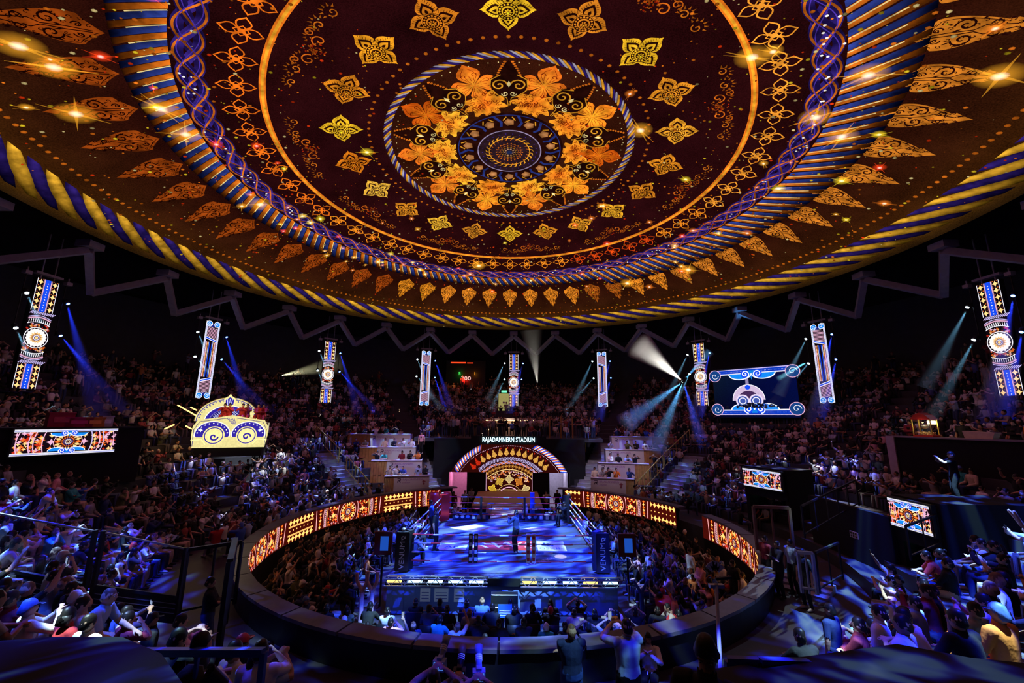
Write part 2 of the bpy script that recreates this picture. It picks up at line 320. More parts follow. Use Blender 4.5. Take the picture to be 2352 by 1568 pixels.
GOLD = np.array(srgb(236, 160, 40)); YEL = np.array(srgb(240, 205, 40)); ORG = np.array(srgb(222, 112, 26)); RED = np.array(srgb(176, 42, 10)); DK = np.array(srgb(40, 12, 8)); CREAM = np.array(srgb(250, 225, 150))
VIO = np.array(srgb(58, 38, 130)); BLU = np.array(srgb(70, 92, 205)); WHT = np.array((1., .95, .9))
def spin(o, n, start=0, tints=None, skip=0):
    """copies of a motif turned round the dome's axis; tints colour them"""
    for k in range(n):
        c = o if k == 0 else o.copy()
        if k: COL.objects.link(c)
        c.parent = CEIL; c.rotation_euler = (0, 0, -(start+2*pi*k/n)); t = tints(k) if tints else (1, 1, 1); c.color = (*t, 1)
# big four-petalled flowers (20, radius 8.6)
FL = Art()
for q in range(4):
    one = Art(); one.fan([(.10, .12), (.27, .27), (.38, .42), (.37, .58), (.28, .72), (.14, .84), (.04, .94), (0, 1.02), (-.04, .94), (-.14, .84), (-.28, .72), (-.37, .58), (-.38, .42), (-.27, .27), (-.10, .12)], GOLD, 0, (0, .5), GOLD*.8)
    for i in range(7):
        t = .32+.09*i
        for s_ in (-1, 1): one.strip([(s_*.16*(1.15-t)*1.6, t), (s_*.46*(1.1-t), t+.07)], .018, DK*1.5, 1)
    one.fan(ogive(.27, .56, 9, .72, .24), DK, 2); one.fan(ogive(.19, .42, 8, .72, .27), GOLD*.9, 3); one.fan(ogive(.07, .2, 6, .72, .36), DK, 4)
    FL.stamp(one, rot=q*pi/2)
FL.disc(0, 0, .40, DK, 5, 24).ring(0, 0, .385, .03, GOLD, 6, 28)
for k in range(16): FL.disc(.30*cos(k*pi/8), .30*sin(k*pi/8), .042, GOLD, 6, 7)
FL.disc(0, 0, .235, GOLD*.95, 6, 20).disc(0, 0, .185, DK, 7, 20)
for k in range(8): FL.fan([(.03*cos(k*pi/4)+.0, .03*sin(k*pi/4)), (.11*cos(k*pi/4-.28), .11*sin(k*pi/4-.28)), (.165*cos(k*pi/4), .165*sin(k*pi/4)), (.11*cos(k*pi/4+.28), .11*sin(k*pi/4+.28))], GOLD, 8)
FL.disc(0, 0, .035, YEL, 9, 8)
fs_ = Art(); fs_.stamp(FL, sc=.98); f = fs_.build('projected_flower', dome_map(8.6), M_ART, CEIL)
FT = {0: (1.0, 1.25, .9), 1: (.9, .75, .7), 2: (.95, .9, .9), 3: (1.0, 1.1, .9), 4: (.8, .62, .6), 5: (.85, .68, .6), 6: (1.0, .98, 1), 7: (.9, .75, .7), 8: (1.02, 1.3, .8), 9: (.75, .55, .6), 10: (1.05, 1.4, .8), 11: (.75, .52, .5), 12: (1.0, .9, .6), 13: (.8, .6, .5), 14: (1.05, 1.4, .8), 15: (.8, .5, .35), 16: (1.05, 1.35, 2.2), 17: (.85, .7, .7), 18: (1.05, 1.3, 1.4), 19: (.8, .68, .8)}
spin(f, 20, 0, lambda k: FT[k])
# leaf flames of the outer ring (54, radius 15.5 to 18.2)
LF = Art()
def flame(n=30):
    P = []
    for i in range(n+1):
        t = i/n; w_ = .70*(sin(pi*min(1, t*1.06)**.62))*(1-.32*t)+.0
        if t > .78: w_ = .70*.40*((1-t)/.22)**1.25
        if t < .2: w_ = .70*.80*(t/.2)**1.1
        P.append((max(w_, .0), 2.75*t))
    return [(-a, b) for a, b in P]+[(a, b) for a, b in P[::-1]][1:-1]
LF.fan([(a, b*.94) for a, b in flame()], GOLD*.78, 0, (0, 1.15), GOLD*.95)
for s_ in (-1, 1):
    LF.strip([(s_*a, b) for a, b in spiral(.27, 1.12, .24, 1.35, -pi/2, 1)], .05, DK, 1)
    LF.strip([(s_*a, b) for a, b in spiral(.2, .55, .13, 1.1, pi/2, -1, 14)], .04, DK, 1)
    LF.strip([(s_*a, b) for a, b in spiral(.17, 1.72, .13, 1.2, -pi/2, 1, 14)], .04, DK, 1)
    LF.strip([(s_*.03, .25), (s_*.06, .8), (s_*.03, 1.3), (s_*.16, 1.5), (s_*.05, 2.1)], .035, DK, 1)
    for x_, y_, a_ in ((.44, 1.45, .7), (.36, .8, -.6), (.28, 1.95, .5), (.12, 2.2, .2), (.5, 1.05, 0), (.1, .95, .3)):
        LF.fan([(s_*x_+.06*sin(a_*s_), y_+.1*cos(a_)), (s_*x_+.035, y_), (s_*x_-.06*sin(a_*s_), y_-.1*cos(a_)), (s_*x_-.035, y_)], DK, 1)
for s_ in (-1, 1):
    for i in range(16):
        y_ = .3+i*.13; x_ = (.46 if i < 9 else .34-.03*(i-9))*(1 if i % 2 else .45)
        LF.strip([(s_*a, b) for a, b in spiral(x_, y_, .075, .9, i*1.3, 1, 8)], .024, DK, 1)
    LF.strip([(s_*a*.88, .12+b*.86) for a, b in flame()[:24][::-1]] if s_ < 0 else [(-s_*a*.88*-1*-1, .12+b*.86) for a, b in flame()[:24][::-1]], .022, DK, 1)
f = LF.build('projected_leaf', dome_map(15.75), M_ART, CEIL)
def ltint(k):
    a = 360*k/54; a = a-360 if a > 180 else a
    if a < -38: return (.38, .15, .2)
    if a < -20: return (.9, .7, .6)
    if 26 < a < 38: return (.55, .30, .4)
    if a > 50: return (.78, .56, .8)
    return (1.0, .72, .8)
spin(f, 54, 0, ltint)
# outlined quatrefoils (54, radius 12.45)
QF = Art(); P = quatre(.66); QF.strip(P, .05, ORG*1.25, 0, True); QF.strip([(0, .24), (.24, 0), (0, -.24), (-.24, 0)], .05, ORG*1.3, 0, True)
QF.strip([(0, .1), (.1, 0), (0, -.1), (-.1, 0)], .045, ORG*1.3, 0, True)
qf2 = Art(); qf2.stamp(QF, rot=0); f = qf2.build('projected_quatrefoil', dome_map(12.45), M_ART, CEIL)
def qtint(k):
    a = 360*k/54; a = a-360 if a > 180 else a
    return (1.0, 1.6, 2.2) if a > 75 else (.9, .35, .4) if 22 < a < 60 else (1, .85, .7) if a < -70 else (1.05, 1.35, 1.1)
spin(f, 54, rad(0), qtint)
def arc(r, n, w, col, L, wob=0, k=0, ph=0, a0=0, a1=2*pi):
    t = np.linspace(a0, a1, n); rr = r+wob*np.sin(k*t+ph); P = np.c_[rr*np.sin(t), rr*np.cos(t)]; return P
A = Art(); t = arc(11.6, 240, 0, 0, 0); A.strip(t, .24, ORG*1.1, 0); A.strip(t, .10, GOLD*.95, 1); A.build('projected_gold_ring', dome_flat, M_ART, CEIL)
# violet braid with gold cords
A = Art()
for ph in range(3):
    p0 = ph*2*pi/3; T_ = np.linspace(0, 2*pi, 1100); zz = np.cos(24*T_+p0)
    rr = 13.78+.30*np.sin(24*T_+p0); Pq = np.c_[rr*np.sin(T_), rr*np.cos(T_)]; cc = VIO[None]*(.25+.6*np.maximum(zz, 0))[:, None]
    A.strip(Pq, .34, cc, 1.0+ph*.4)
    rr = 13.78+.40*np.sin(24*T_+p0); Pq = np.c_[rr*np.sin(T_), rr*np.cos(T_)]; A.strip(Pq, .07, (ORG[None]*(.25+.75*(.5+.5*zz))[:, None]), 3+ph*.3)
    rr = 13.78+.30*np.sin(24*T_+p0+.3); Pq = np.c_[rr*np.sin(T_), rr*np.cos(T_)]; A.strip(Pq, .03, VIO*1.6, 4)
for k in range(150):
    a_ = RNG.uniform(0, 2*pi); r_ = 13.78+RNG.normal()*.2; A.disc(r_*sin(a_), r_*cos(a_), .05, WHT*.9, 5, 6)
A.build('projected_braid', dome_flat, M_ART, CEIL)
# striped band of blue and gold bars
A = Art(); nb = 140
for k in range(nb):
    for j, (c0, w_) in enumerate(((ORG*1.05, .40), (BLU*.48, .44))):
        a_ = 2*pi*(k+j*.5)/nb; pit = 2*pi/nb; aw = pit*w_/2; sl = pit*.85; az = (a_ if a_ < pi else a_-2*pi); r1 = 15.3+(.9 if az > .5 else .35 if az < -1.0 else 0)
        pol = lambda r, a: (r*sin(a), r*cos(a)); V_ = []; C_ = []
        for i in range(5):
            q = i/4; r_ = 14.3+(r1-14.3)*q; ca = a_+sl*q*(r1-14.3); V_ += [(*pol(r_, ca-aw), 1+j), (*pol(r_, ca+aw), 1+j)]; fd = 1.15*(1-q)**1.25+.015
            C_ += [c0*fd*.7, c0*fd]
        A.raw(V_, C_, [t for i in range(4) for t in ((2*i, 2*i+1, 2*i+3), (2*i, 2*i+3, 2*i+2))])
        if j == 0: A.strip([pol(14.3+(r1-14.3)*q, a_+sl*q*(r1-14.3)+aw) for q in (0, .35, .7)], .045, CREAM*.8, 3)
A.build('projected_striped_band', dome_flat, M_ART, CEIL)
# ropes
def rope(r0, r1, n, slant, cols, name, fade=1.):
    A = Art(); p_ = 2*pi/n; m_ = 9
    for k in range(n):
        for j, c0 in enumerate(cols):
            a_ = p_*(k+j/len(cols)); aw = p_/len(cols)*.56; V_ = []; C_ = []
            for i in range(m_):
                q = i/(m_-1); r_ = r0+(r1-r0)*q; ca = a_+slant*p_*q; ww = aw*(.35+.65*sin(pi*min(1, .12+q*.82)))
                for s_ in (-1, -.3, .3, 1):
                    V_.append((r_*sin(ca+s_*ww), r_*cos(ca+s_*ww), j*.5)); sh = (1-.62*abs(s_)**1.5)*(1-fade*q**.9); C_.append(np.array(c0)*max(sh, .02))
            A.raw(V_, C_, [t for i in range(m_-1) for s_ in range(3) for t in ((4*i+s_, 4*i+s_+1, 4*i+s_+5), (4*i+s_, 4*i+s_+5, 4*i+s_+4))])
    A.build(name, dome_flat, M_ART, CEIL)
rope(19.85, 21.25, 68, 1.55, (VIO*.7, np.array(srgb(245, 180, 50))), 'projected_outer_rope', .97)
rope(6.30, 6.66, 64, .9, (WHT*.55*np.array((.8, .75, 1)), VIO*.8, GOLD*1.1), 'projected_inner_rope', .3)
# dotted rings
A = Art()
for r_, n_, s_, c_ in ((7.35, 96, .085, ORG*.42), (19.25, 300, .085, ORG*.45), (6.05, 90, .03, CREAM*.6)):
    for k in range(n_):
        a_ = 2*pi*k/n_; A.disc(r_*sin(a_), r_*cos(a_), s_, c_, 0, 7, c_*1.6)
A.build('projected_dotted_ring', dome_flat, M_ART, CEIL)
# brown filigree sprays between the gold ring and the flowers
SP = Art()
for s_ in (-1, 1):
    SP.strip([(s_*a, b) for a, b in spiral(.55, .05, .28, 1.2, pi, -1)], .05, ORG*.8, 0)
    SP.strip([(s_*a, b) for a, b in spiral(.75, .45, .2, 1.2, 0, 1, 16)], .04, ORG*.7, 0)
    for i in range(7): a_ = .2+i*.35; SP.fan([(s_*(.62+.34*cos(a_)), .15+.34*sin(a_)), (s_*(.62+.5*cos(a_+.12)), .15+.5*sin(a_+.12)), (s_*(.62+.38*cos(a_+.25)), .15+.38*sin(a_+.25))], ORG*.4, 0)
for i in range(60):
    a_ = RNG.uniform(0, 2*pi); r_ = RNG.uniform(.03, .5)*(.6+.4*abs(cos(2*a_))); SP.disc(r_*cos(a_), r_*sin(a_), .035, (ORG if i % 3 else RED*1.5)*RNG.uniform(.25, .7), 0, 5)
f = SP.build('projected_spray', dome_map(10.25), M_ART, CEIL); spin(f, 10, rad(9), lambda k: (1, .9, .9))
S2 = Art()
for s_ in (-1, 1):
    S2.strip([(s_*(.3+.0)+a*s_*.0+s_*0+a, b) for a, b in spiral(s_*.1, 0, .2, 1.1, 0, s_, 14)], .045, ORG*.75, 0)
    for i in range(6): a_ = i*.5; S2.fan([(s_*.35+.26*cos(a_), .26*sin(a_)), (s_*.35+.42*cos(a_+.15), .42*sin(a_+.15)), (s_*.35+.28*cos(a_+.3), .28*sin(a_+.3))], ORG*.4, 0)
f = S2.build('projected_scroll', dome_map(10.6), M_ART, CEIL); spin(f, 20, rad(18), lambda k: (1, 1.1, 1))
# ---- the rosette inside the inner rope
PF = Art(); PF.fan(quatre(1.28, 1.12), ORG*1.15, 0, (0, 0), GOLD)
for q in range(4):
    for x_ in (-.12, 0, .12): PF.strip([(x_*cos(q*pi/2)-.3*sin(q*pi/2)*1, x_*sin(q*pi/2)+.3*cos(q*pi/2)), (x_*1.4*cos(q*pi/2)-.6*sin(q*pi/2), x_*1.4*sin(q*pi/2)+.6*cos(q*pi/2))], .022, RED*.8, 1)
for q in range(4):
    for s_ in (-1, 1):
        T4 = lambda a, b: (a*cos(q*pi/2)+b*sin(q*pi/2), -a*sin(q*pi/2)+b*cos(q*pi/2)); PF.strip([T4(s_*a, b) for a, b in spiral(.2, .62, .13, .8, 0, 1, 10)], .03, RED*.35, 1); PF.strip([T4(s_*a, b) for a, b in ((.04, .15), (.2, .38), (.31, .58), (.24, .82), (.06, 1.05))], .02, RED*.5, 1)
f = PF.build('projected_blossom', dome_map(4.95), M_ART, CEIL)
for k in range(10): pass
spin(f, 10, rad(18), lambda k: (.7, .42, .3) if k in (2, 6) else (1.15, 1.2, 1.0) if k in (9, 1, 3) else (1, .85, .9))
PG = Art(); PG.fan([(1.18*(.82+.18*cos(9*a))*cos(a), .95*(.82+.18*cos(9*a))*sin(a)) for a in np.linspace(0, 2*pi, 40, endpoint=False)], GOLD*1.05, 0, (0, 0), ORG*1.2)
for i in range(46):
    a_ = RNG.uniform(0, 2*pi); r_ = RNG.uniform(.1, .95); PG.strip(spiral(r_*cos(a_), .8*r_*sin(a_), .13, .8, a_, 1, 8), .03, RED*.35, 1)
f = PG.build('projected_lace', dome_map(3.65), M_ART, CEIL); spin(f, 10, rad(18), lambda k: (1.1, 1.25, 1.2) if k in (6, 7, 8, 0) else (1, .85, .8))
SG = Art(); SG.fan([(0, 1.55), (.35, .9), (.75, .5), (.8, -.1), (.4, -.6), (0, -1.0), (-.4, -.6), (-.8, -.1), (-.75, .5), (-.35, .9)], DK*.7, 1, (0, 0))
for s_ in (-1, 1):
    SG.strip([(s_*a, b) for a, b in spiral(.42, .12, .36, 1.4, pi, -1, 26)], .07, GOLD*.75, 2)
    SG.strip([(s_*a, b) for a, b in spiral(.2, -.42, .17, 1.3, 0, -1, 16)], .05, CREAM*.7, 2)
    SG.strip([(s_*.05, -1.2), (s_*.12, -.7), (s_*.55, -.5), (s_*.86, -.05), (s_*.72, .5), (s_*.3, .75)], .05, GOLD*.7, 2)
    for i in range(7): SG.disc(s_*(.42-.05*i), .75+.12*i, .055, ORG*.8, 2, 6)
SG.fan([(0, .4), (.09, .2), (0, 0), (-.09, .2)], CREAM, 3)
f = SG.build('projected_ornament', dome_map(4.65), M_ART, CEIL); spin(f, 10, 0, lambda k: (1, 1, 1))
A = Art(); A.disc(0, 0, 2.95, DK*.8, 2, 60); A.ring(0, 0, 2.8, .05, BLU*.28, 3, 80)
for k in range(14):
    a_ = 2*pi*(k+.5)/14; x_, y_ = 2.3*cos(a_), 2.3*sin(a_)
    A.fan([(x_+.28*(1 if j % 2 else .8)*cos(j*pi/5), y_+.28*(1 if j % 2 else .8)*sin(j*pi/5)) for j in range(10)], srgb(150, 95, 50), 4, (x_, y_), srgb(190, 130, 80))
    a_ = 2*pi*k/14
    A.strip([(1.85*cos(a_), 1.85*sin(a_)), (2.3*cos(a_+.05), 2.3*sin(a_+.05)), (2.78*cos(a_-.06), 2.78*sin(a_-.06))], .14, BLU*.28, 3)
    for j in (-1, 1): A.strip([(2.45*cos(a_+j*.1), 2.45*sin(a_+j*.1)), (2.7*cos(a_+j*.17), 2.7*sin(a_+j*.17))], .06, GOLD*.8, 4)
A.disc(0, 0, 1.78, srgb(40, 22, 30), 5, 48); A.ring(0, 0, 1.74, .06, srgb(150, 135, 170), 6, 64); A.ring(0, 0, 1.12, .05, GOLD, 6, 48)
for k in range(26):
    a_ = 2*pi*k/26; A.strip([(1.1*cos(a_), 1.1*sin(a_)), (1.28*cos(a_+.06), 1.28*sin(a_+.06)), (1.33*cos(a_+.17), 1.33*sin(a_+.17))], [.07, .06, .01], GOLD*1.1, 7)
    A.strip([(1.12*cos(a_), 1.12*sin(a_)), (.95*cos(a_-.08), .95*sin(a_-.08))], [.05, .01], ORG, 7)
    A.disc(1.5*cos(a_), 1.5*sin(a_), .035, VIO, 7, 6)
for rr, nn, c_ in ((.72, 22, ORG*.8), (.56, 18, ORG*.6), (.42, 14, GOLD*.5), (.27, 10, srgb(200, 150, 110))):
    A.ring(0, 0, rr-.07, .015, c_, 6, 30)
    for k in range(nn): a_ = 2*pi*k/nn; A.disc(rr*cos(a_), rr*sin(a_), .045, c_, 7, 6)
A.disc(0, 0, .16, srgb(30, 40, 80), 8, 12); A.build('projected_centre_medallion', dome_flat, M_ART, CEIL)
# golden dust and flares scattered over the picture
A = Art()
for i in range(2600):
    r_ = sqrt(RNG.uniform(3**2, 20.5**2)) if i % 3 else RNG.normal(13.9, 2.2); a_ = RNG.uniform(-2.6, 2.6); s_ = RNG.choice([.02, .03, .04, .07]); c_ = [YEL, ORG*1.2, CREAM*.8, RED*2, ORG][RNG.integers(5)]*RNG.uniform(.3, 1)
    A.disc(r_*sin(a_), r_*cos(a_), s_, c_*.5, 14, 6, c_)
A.build('projected_gold_dust', dome_flat, M_ART, CEIL)
A = Art()
def flare(r_, a_, s_, c_):
    x_, y_ = r_*sin(a_), r_*cos(a_); A.disc(x_, y_, s_, c_*.0, 16, 14, c_); A.disc(x_, y_, s_*.35, c_*0, 17, 10, WHT*.9)
    for j in range(2): b_ = RNG.uniform(0, pi); A.strip([(x_-s_*1.6*cos(b_), y_-s_*1.6*sin(b_)), (x_, y_), (x_+s_*1.6*cos(b_), y_+s_*1.6*sin(b_))], [.01, .10*s_*2, .01], c_*.5, 17)
for i in range(90):
    r_ = RNG.uniform(7, 18.5) if i % 2 else RNG.normal(14.2, .8); flare(r_, RNG.uniform(-2.4, 2.4), RNG.uniform(.12, .36), [ORG, GOLD, RED*2.2, YEL][RNG.integers(4)]*1.0)
for p_ in ((1470, 283), (1725, 110), (2290, 150), (1870, 250), (1100, 600), (1440, 640), (1580, 608), (1930, 295), (1990, 150), (375, 230), (430, 290), (50, 80), (130, 130), (180, 240), (600, 455)):
    # flares seen in the photograph, put where their sight line meets the dome
    lo, hi = 5, 42
    for _ in range(40):
        md = (lo+hi)/2; q = at(*p_, md)
        if q.z < dome_z(hypot(q.x, q.y)): lo = md
        else: hi = md
    q = at(*p_, lo); flare(hypot(q.x, q.y), atan2(q.x, q.y), .6, GOLD*.9)
A.build('projected_flares', dome_flat, M_GLOW, CEIL)

# ================================================================ stands, pit wall, roof steel
def prof(r, az=0):
    b = min(1, max(0, (abs(az)-112)/26)); b = b*b*(3-2*b)   # the block under the camera is steeper
    return float(np.interp(r, [12.3, 20.1, 24.4, 31.5], [1.3, 5.15, 7.0, 11.0])+b*.85*np.interp(r, [12.4, 13.9, 17, 19.5], [0, 1, 1, 0]))
TREAD = .85; ROWS = [12.3+TREAD*k for k in range(23)]       # outer edge of row k is ROWS[k+1]
def pol(r, az): return r*sin(rad(az)), r*cos(rad(az))        # az 0 = far side, 90 = right
mb = MB(); segs = [(-158, -21), (21, 158)]
for a0, a1 in [(-180, -21), (21, 180)]:
    n = 100; az = np.linspace(a0, a1, n+1); PV = []
    for a in az:
        P_ = [(10.5, .02), (10.5, 1.3), (12.3, 1.3)]
        for k in range(1, 23): P_ += [(ROWS[k], prof(ROWS[k-1], a)), (ROWS[k], prof(ROWS[k], a))]
        P_ += [(31.6, prof(31)), (31.6, 16)]; PV += [(*pol(r, a), z) for r, z in P_]
    mb.add(PV, [(i*len(P_)+j, (i+1)*len(P_)+j, (i+1)*len(P_)+j+1, i*len(P_)+j+1) for i in range(n) for j in range(len(P_)-1)])
struct(mb, 'floor_1', STEP, 'dark stepped concrete grandstand round the pit')
mb = MB(); mb.add([(33*sin(2*pi*k/64), 33*cos(2*pi*k/64), 0) for k in range(64)], [tuple(range(64))[::-1]]); struct(mb, 'floor', FLOOR, 'dark speckled ground floor of the pit')
mb = MB(); mb.add([(*pol(32.5, a), z) for a in np.linspace(-180, 180, 73) for z in (0, 24)], [(2*i, 2*i+1, 2*i+3, 2*i+2) for i in range(72)]); struct(mb, 'wall_back', mat('dark_blue_painted_wall', (.010, .010, .016), .9), 'dark wall behind the stands')
mb = MB(); mb.add([(*pol(r, a), z) for a in np.linspace(-180, 180, 73) for r, z in ((22, 20.5), (33, 19))], [(2*i, 2*i+2, 2*i+3, 2*i+1) for i in range(72)]); struct(mb, 'ceiling_1', mat('black_roof_deck', (.008, .008, .012), .95), 'black roof deck outside the dome')
# central block: terrace over the entrance and rising rows behind it
mb = MB()
def sector(mb, r0, r1, z, a0, a1, zb=0, n=12):
    az = np.linspace(a0, a1, n+1); m = 2*(n+1)
    vs = [(*pol(r, a), zz) for a in az for zz in (z, zb) for r in (r0, r1)]
    fs = []
    for i in range(n): a = 4*i; fs += [(a, a+1, a+5, a+4), (a, a+4, a+6, a+2), (a+1, a+3, a+7, a+5)]
    fs += [(0, 2, 3, 1), (4*n, 4*n+1, 4*n+3, 4*n+2)]; mb.add(vs, fs)
for k, (r0, z) in enumerate([(21.4, 6.3), (22.25, 6.9), (23.1, 7.3), (23.95, 7.6)]): sector(mb, r0, r0+.85, z, -21, 21, 5)
mb.add([(-7.6, 13.35, 5.2), (7.6, 13.35, 5.2), (9, 21.5, 5.2), (-9, 21.5, 5.2), (-7.6, 13.35, 4.95), (7.6, 13.35, 4.95), (9, 21.5, 4.95), (-9, 21.5, 4.95)], [(0, 1, 2, 3), (4, 7, 6, 5), (0, 4, 5, 1), (1, 5, 6, 2), (3, 7, 4, 0)])
for k in range(14, 22): sector(mb, ROWS[k], ROWS[k+1] if k < 21 else 31.6, prof(ROWS[k]), -21, 21, 6)
struct(mb, 'floor_2', STEP, 'dark terrace above the stage entrance')
# pit wall with its grey coping slabs
mb = MB(); W0 = [(-180, -22), (22, 67.5), (79.5, 180)]
for a0, a1 in W0: sector(mb, 10.2, 10.5, 2.0, a0, a1, 0, int(abs(a1-a0)/3))
PW = struct(mb, 'wall_pit', BLACK, 'black curved wall round the ringside floor')
mb = MB(); sector(mb, 10.12, 10.62, 2.07, -4.85, 4.85, 1.99, 2); me = mb.mesh('coping_slab', mat('grey_laminate_coping', (.13, .125, .16), .35, 0, .35, 5))
for k in range(36):
    a = 10*k+5; a = a-360 if a > 180 else a
    if -23 < a < 23 or 68 < a < 79: continue
    o = bpy.data.objects.new('coping_slab', me); COL.objects.link(o); o.parent = PW; o.rotation_euler = (0, 0, -rad(a))
# zigzag roof truss (32 bays) and its knuckles
T = empty('zigzag_truss', (0, 0, 14.6), 0, 'violet-grey zigzag steel truss running under the edge of the dome', 'truss')
a0 = degz = deg(.0184)
tp = [Vector((*pol(22.6, a0+11.25*k), 15.49+.02)) for k in range(-16, 17)]; bt = [Vector((*pol(24.87, a0+11.25*(k+.5)), 13.86)) for k in range(-16, 17)]
for k in range(32):
    for p, q in ((tp[k], bt[k]), (bt[k], tp[k+1])):
        MB().bar(p, q, .34, .34).build('truss_beam', GREYP, T, loc=(0, 0, -14.6))
    MB().bar(tp[k]+Vector((0, 0, .1)), tp[k]+Vector((0, 0, .45)), .8, .8).build('truss_node', GREYP, T, loc=(0, 0, -14.6))
# ================================================================ LED pictures
LC = dict(w=np.array((.92, .90, 1.0)), bl=np.array(srgb(20, 70, 225)), cy=np.array(srgb(20, 130, 230)), pk=np.array(srgb(225, 170, 200)), gd=np.array(srgb(255, 205, 130)), br=np.array(srgb(60, 12, 10)), or_=np.array(srgb(235, 110, 40)), rd=np.array(srgb(190, 40, 20)), dk=np.array(srgb(14, 5, 12)), lv=np.array(srgb(190, 175, 225)))
def plane_map(O, U, V_, gap=.004):
    O, U, V_ = (np.array(x, float) for x in (O, U, V_)); N_ = np.cross(U, V_); N_ /= np.linalg.norm(N_)
    return lambda V: O+V[:, :1]*U+V[:, 1:2]*V_+(V[:, 2:3]+1)*gap*N_
def star4(x, y, r, col, L, A, sx=1): A.fan([(x+sx*r*(1 if j % 2 == 0 else .45)*cos(j*pi/4), y+r*(1 if j % 2 == 0 else .45)*sin(j*pi/4)) for j in range(8)], col, L, (x, y))
def mandala(r, A, x, y, L, hot=True):
    o_, g_ = LC['or_'], LC['gd']
    A.disc(x, y, r, LC['br']*.8, L, 30)
    for k in range(18):
        a = 2*pi*k/18; A.fan([(x+r*.98*cos(a), y+r*.98*sin(a)), (x+r*.72*cos(a+.17), y+r*.72*sin(a+.17)), (x+r*.5*cos(a), y+r*.5*sin(a)), (x+r*.72*cos(a-.17), y+r*.72*sin(a-.17))], (o_, g_, g_*.9)[k % 3], L+1, None)
        A.disc(x+r*.42*cos(a+.1), y+r*.42*sin(a+.1), r*.055, o_, L+1, 6)
    A.ring(x, y, r*.98, r*.05, LC['pk'], L+2, 32); A.disc(x, y, r*.36, srgb(40, 16, 50), L+2, 20)
    for k in range(14): a = 2*pi*k/14; A.strip([(x+r*.24*cos(a), y+r*.24*sin(a)), (x+r*.36*cos(a), y+r*.36*sin(a))], r*.035, srgb(120, 90, 150), L+3)
    A.ring(x, y, r*.2, r*.05, LC['w']*.8, L+4, 20); A.ring(x, y, r*.1, r*.05, g_, L+4, 12)
def scrolls(A, x, y, s, L, up=1):
    """pair of blue volutes"""
    for q in (-1, 1):
        A.fan([(x+q*s*(.98-.98*cos(t))*1.05, y+up*s*.55*sin(t)*1.0) for t in np.linspace(0, pi, 16)], LC['cy'], L, (x+q*s, y+up*s*.15))
        A.strip([(x+q*s*(.98-.98*cos(t))*1.05, y+up*s*.55*sin(t)) for t in np.linspace(0, pi, 16)], s*.09, LC['w'], L+1)
        A.disc(x+q*s*.55, y+up*s*.05, s*.40, LC['bl'], L+2, 18); A.strip(spiral(x+q*s*.55, y+up*s*.05, s*.40, 1.5, -pi/2, q*up, 24), s*.09, LC['w'], L+3)
    A.fan([(x-.25*s, y-up*.3*s), (x+.25*s, y-up*.3*s), (x+.1*s, y+up*.3*s), (x, y+up*.62*s), (x-.1*s, y+up*.3*s)], LC['cy']*.8, L)
def floral(A, x0, x1, y0, y1, n, L, cols, seed=0, s=.06):
    g = np.random.default_rng(seed)
    for i in range(n):
        star4(g.uniform(x0, x1), g.uniform(y0, y1), s*g.uniform(.5, 1.2), cols[g.integers(len(cols))], L+i % 3*.3, A)
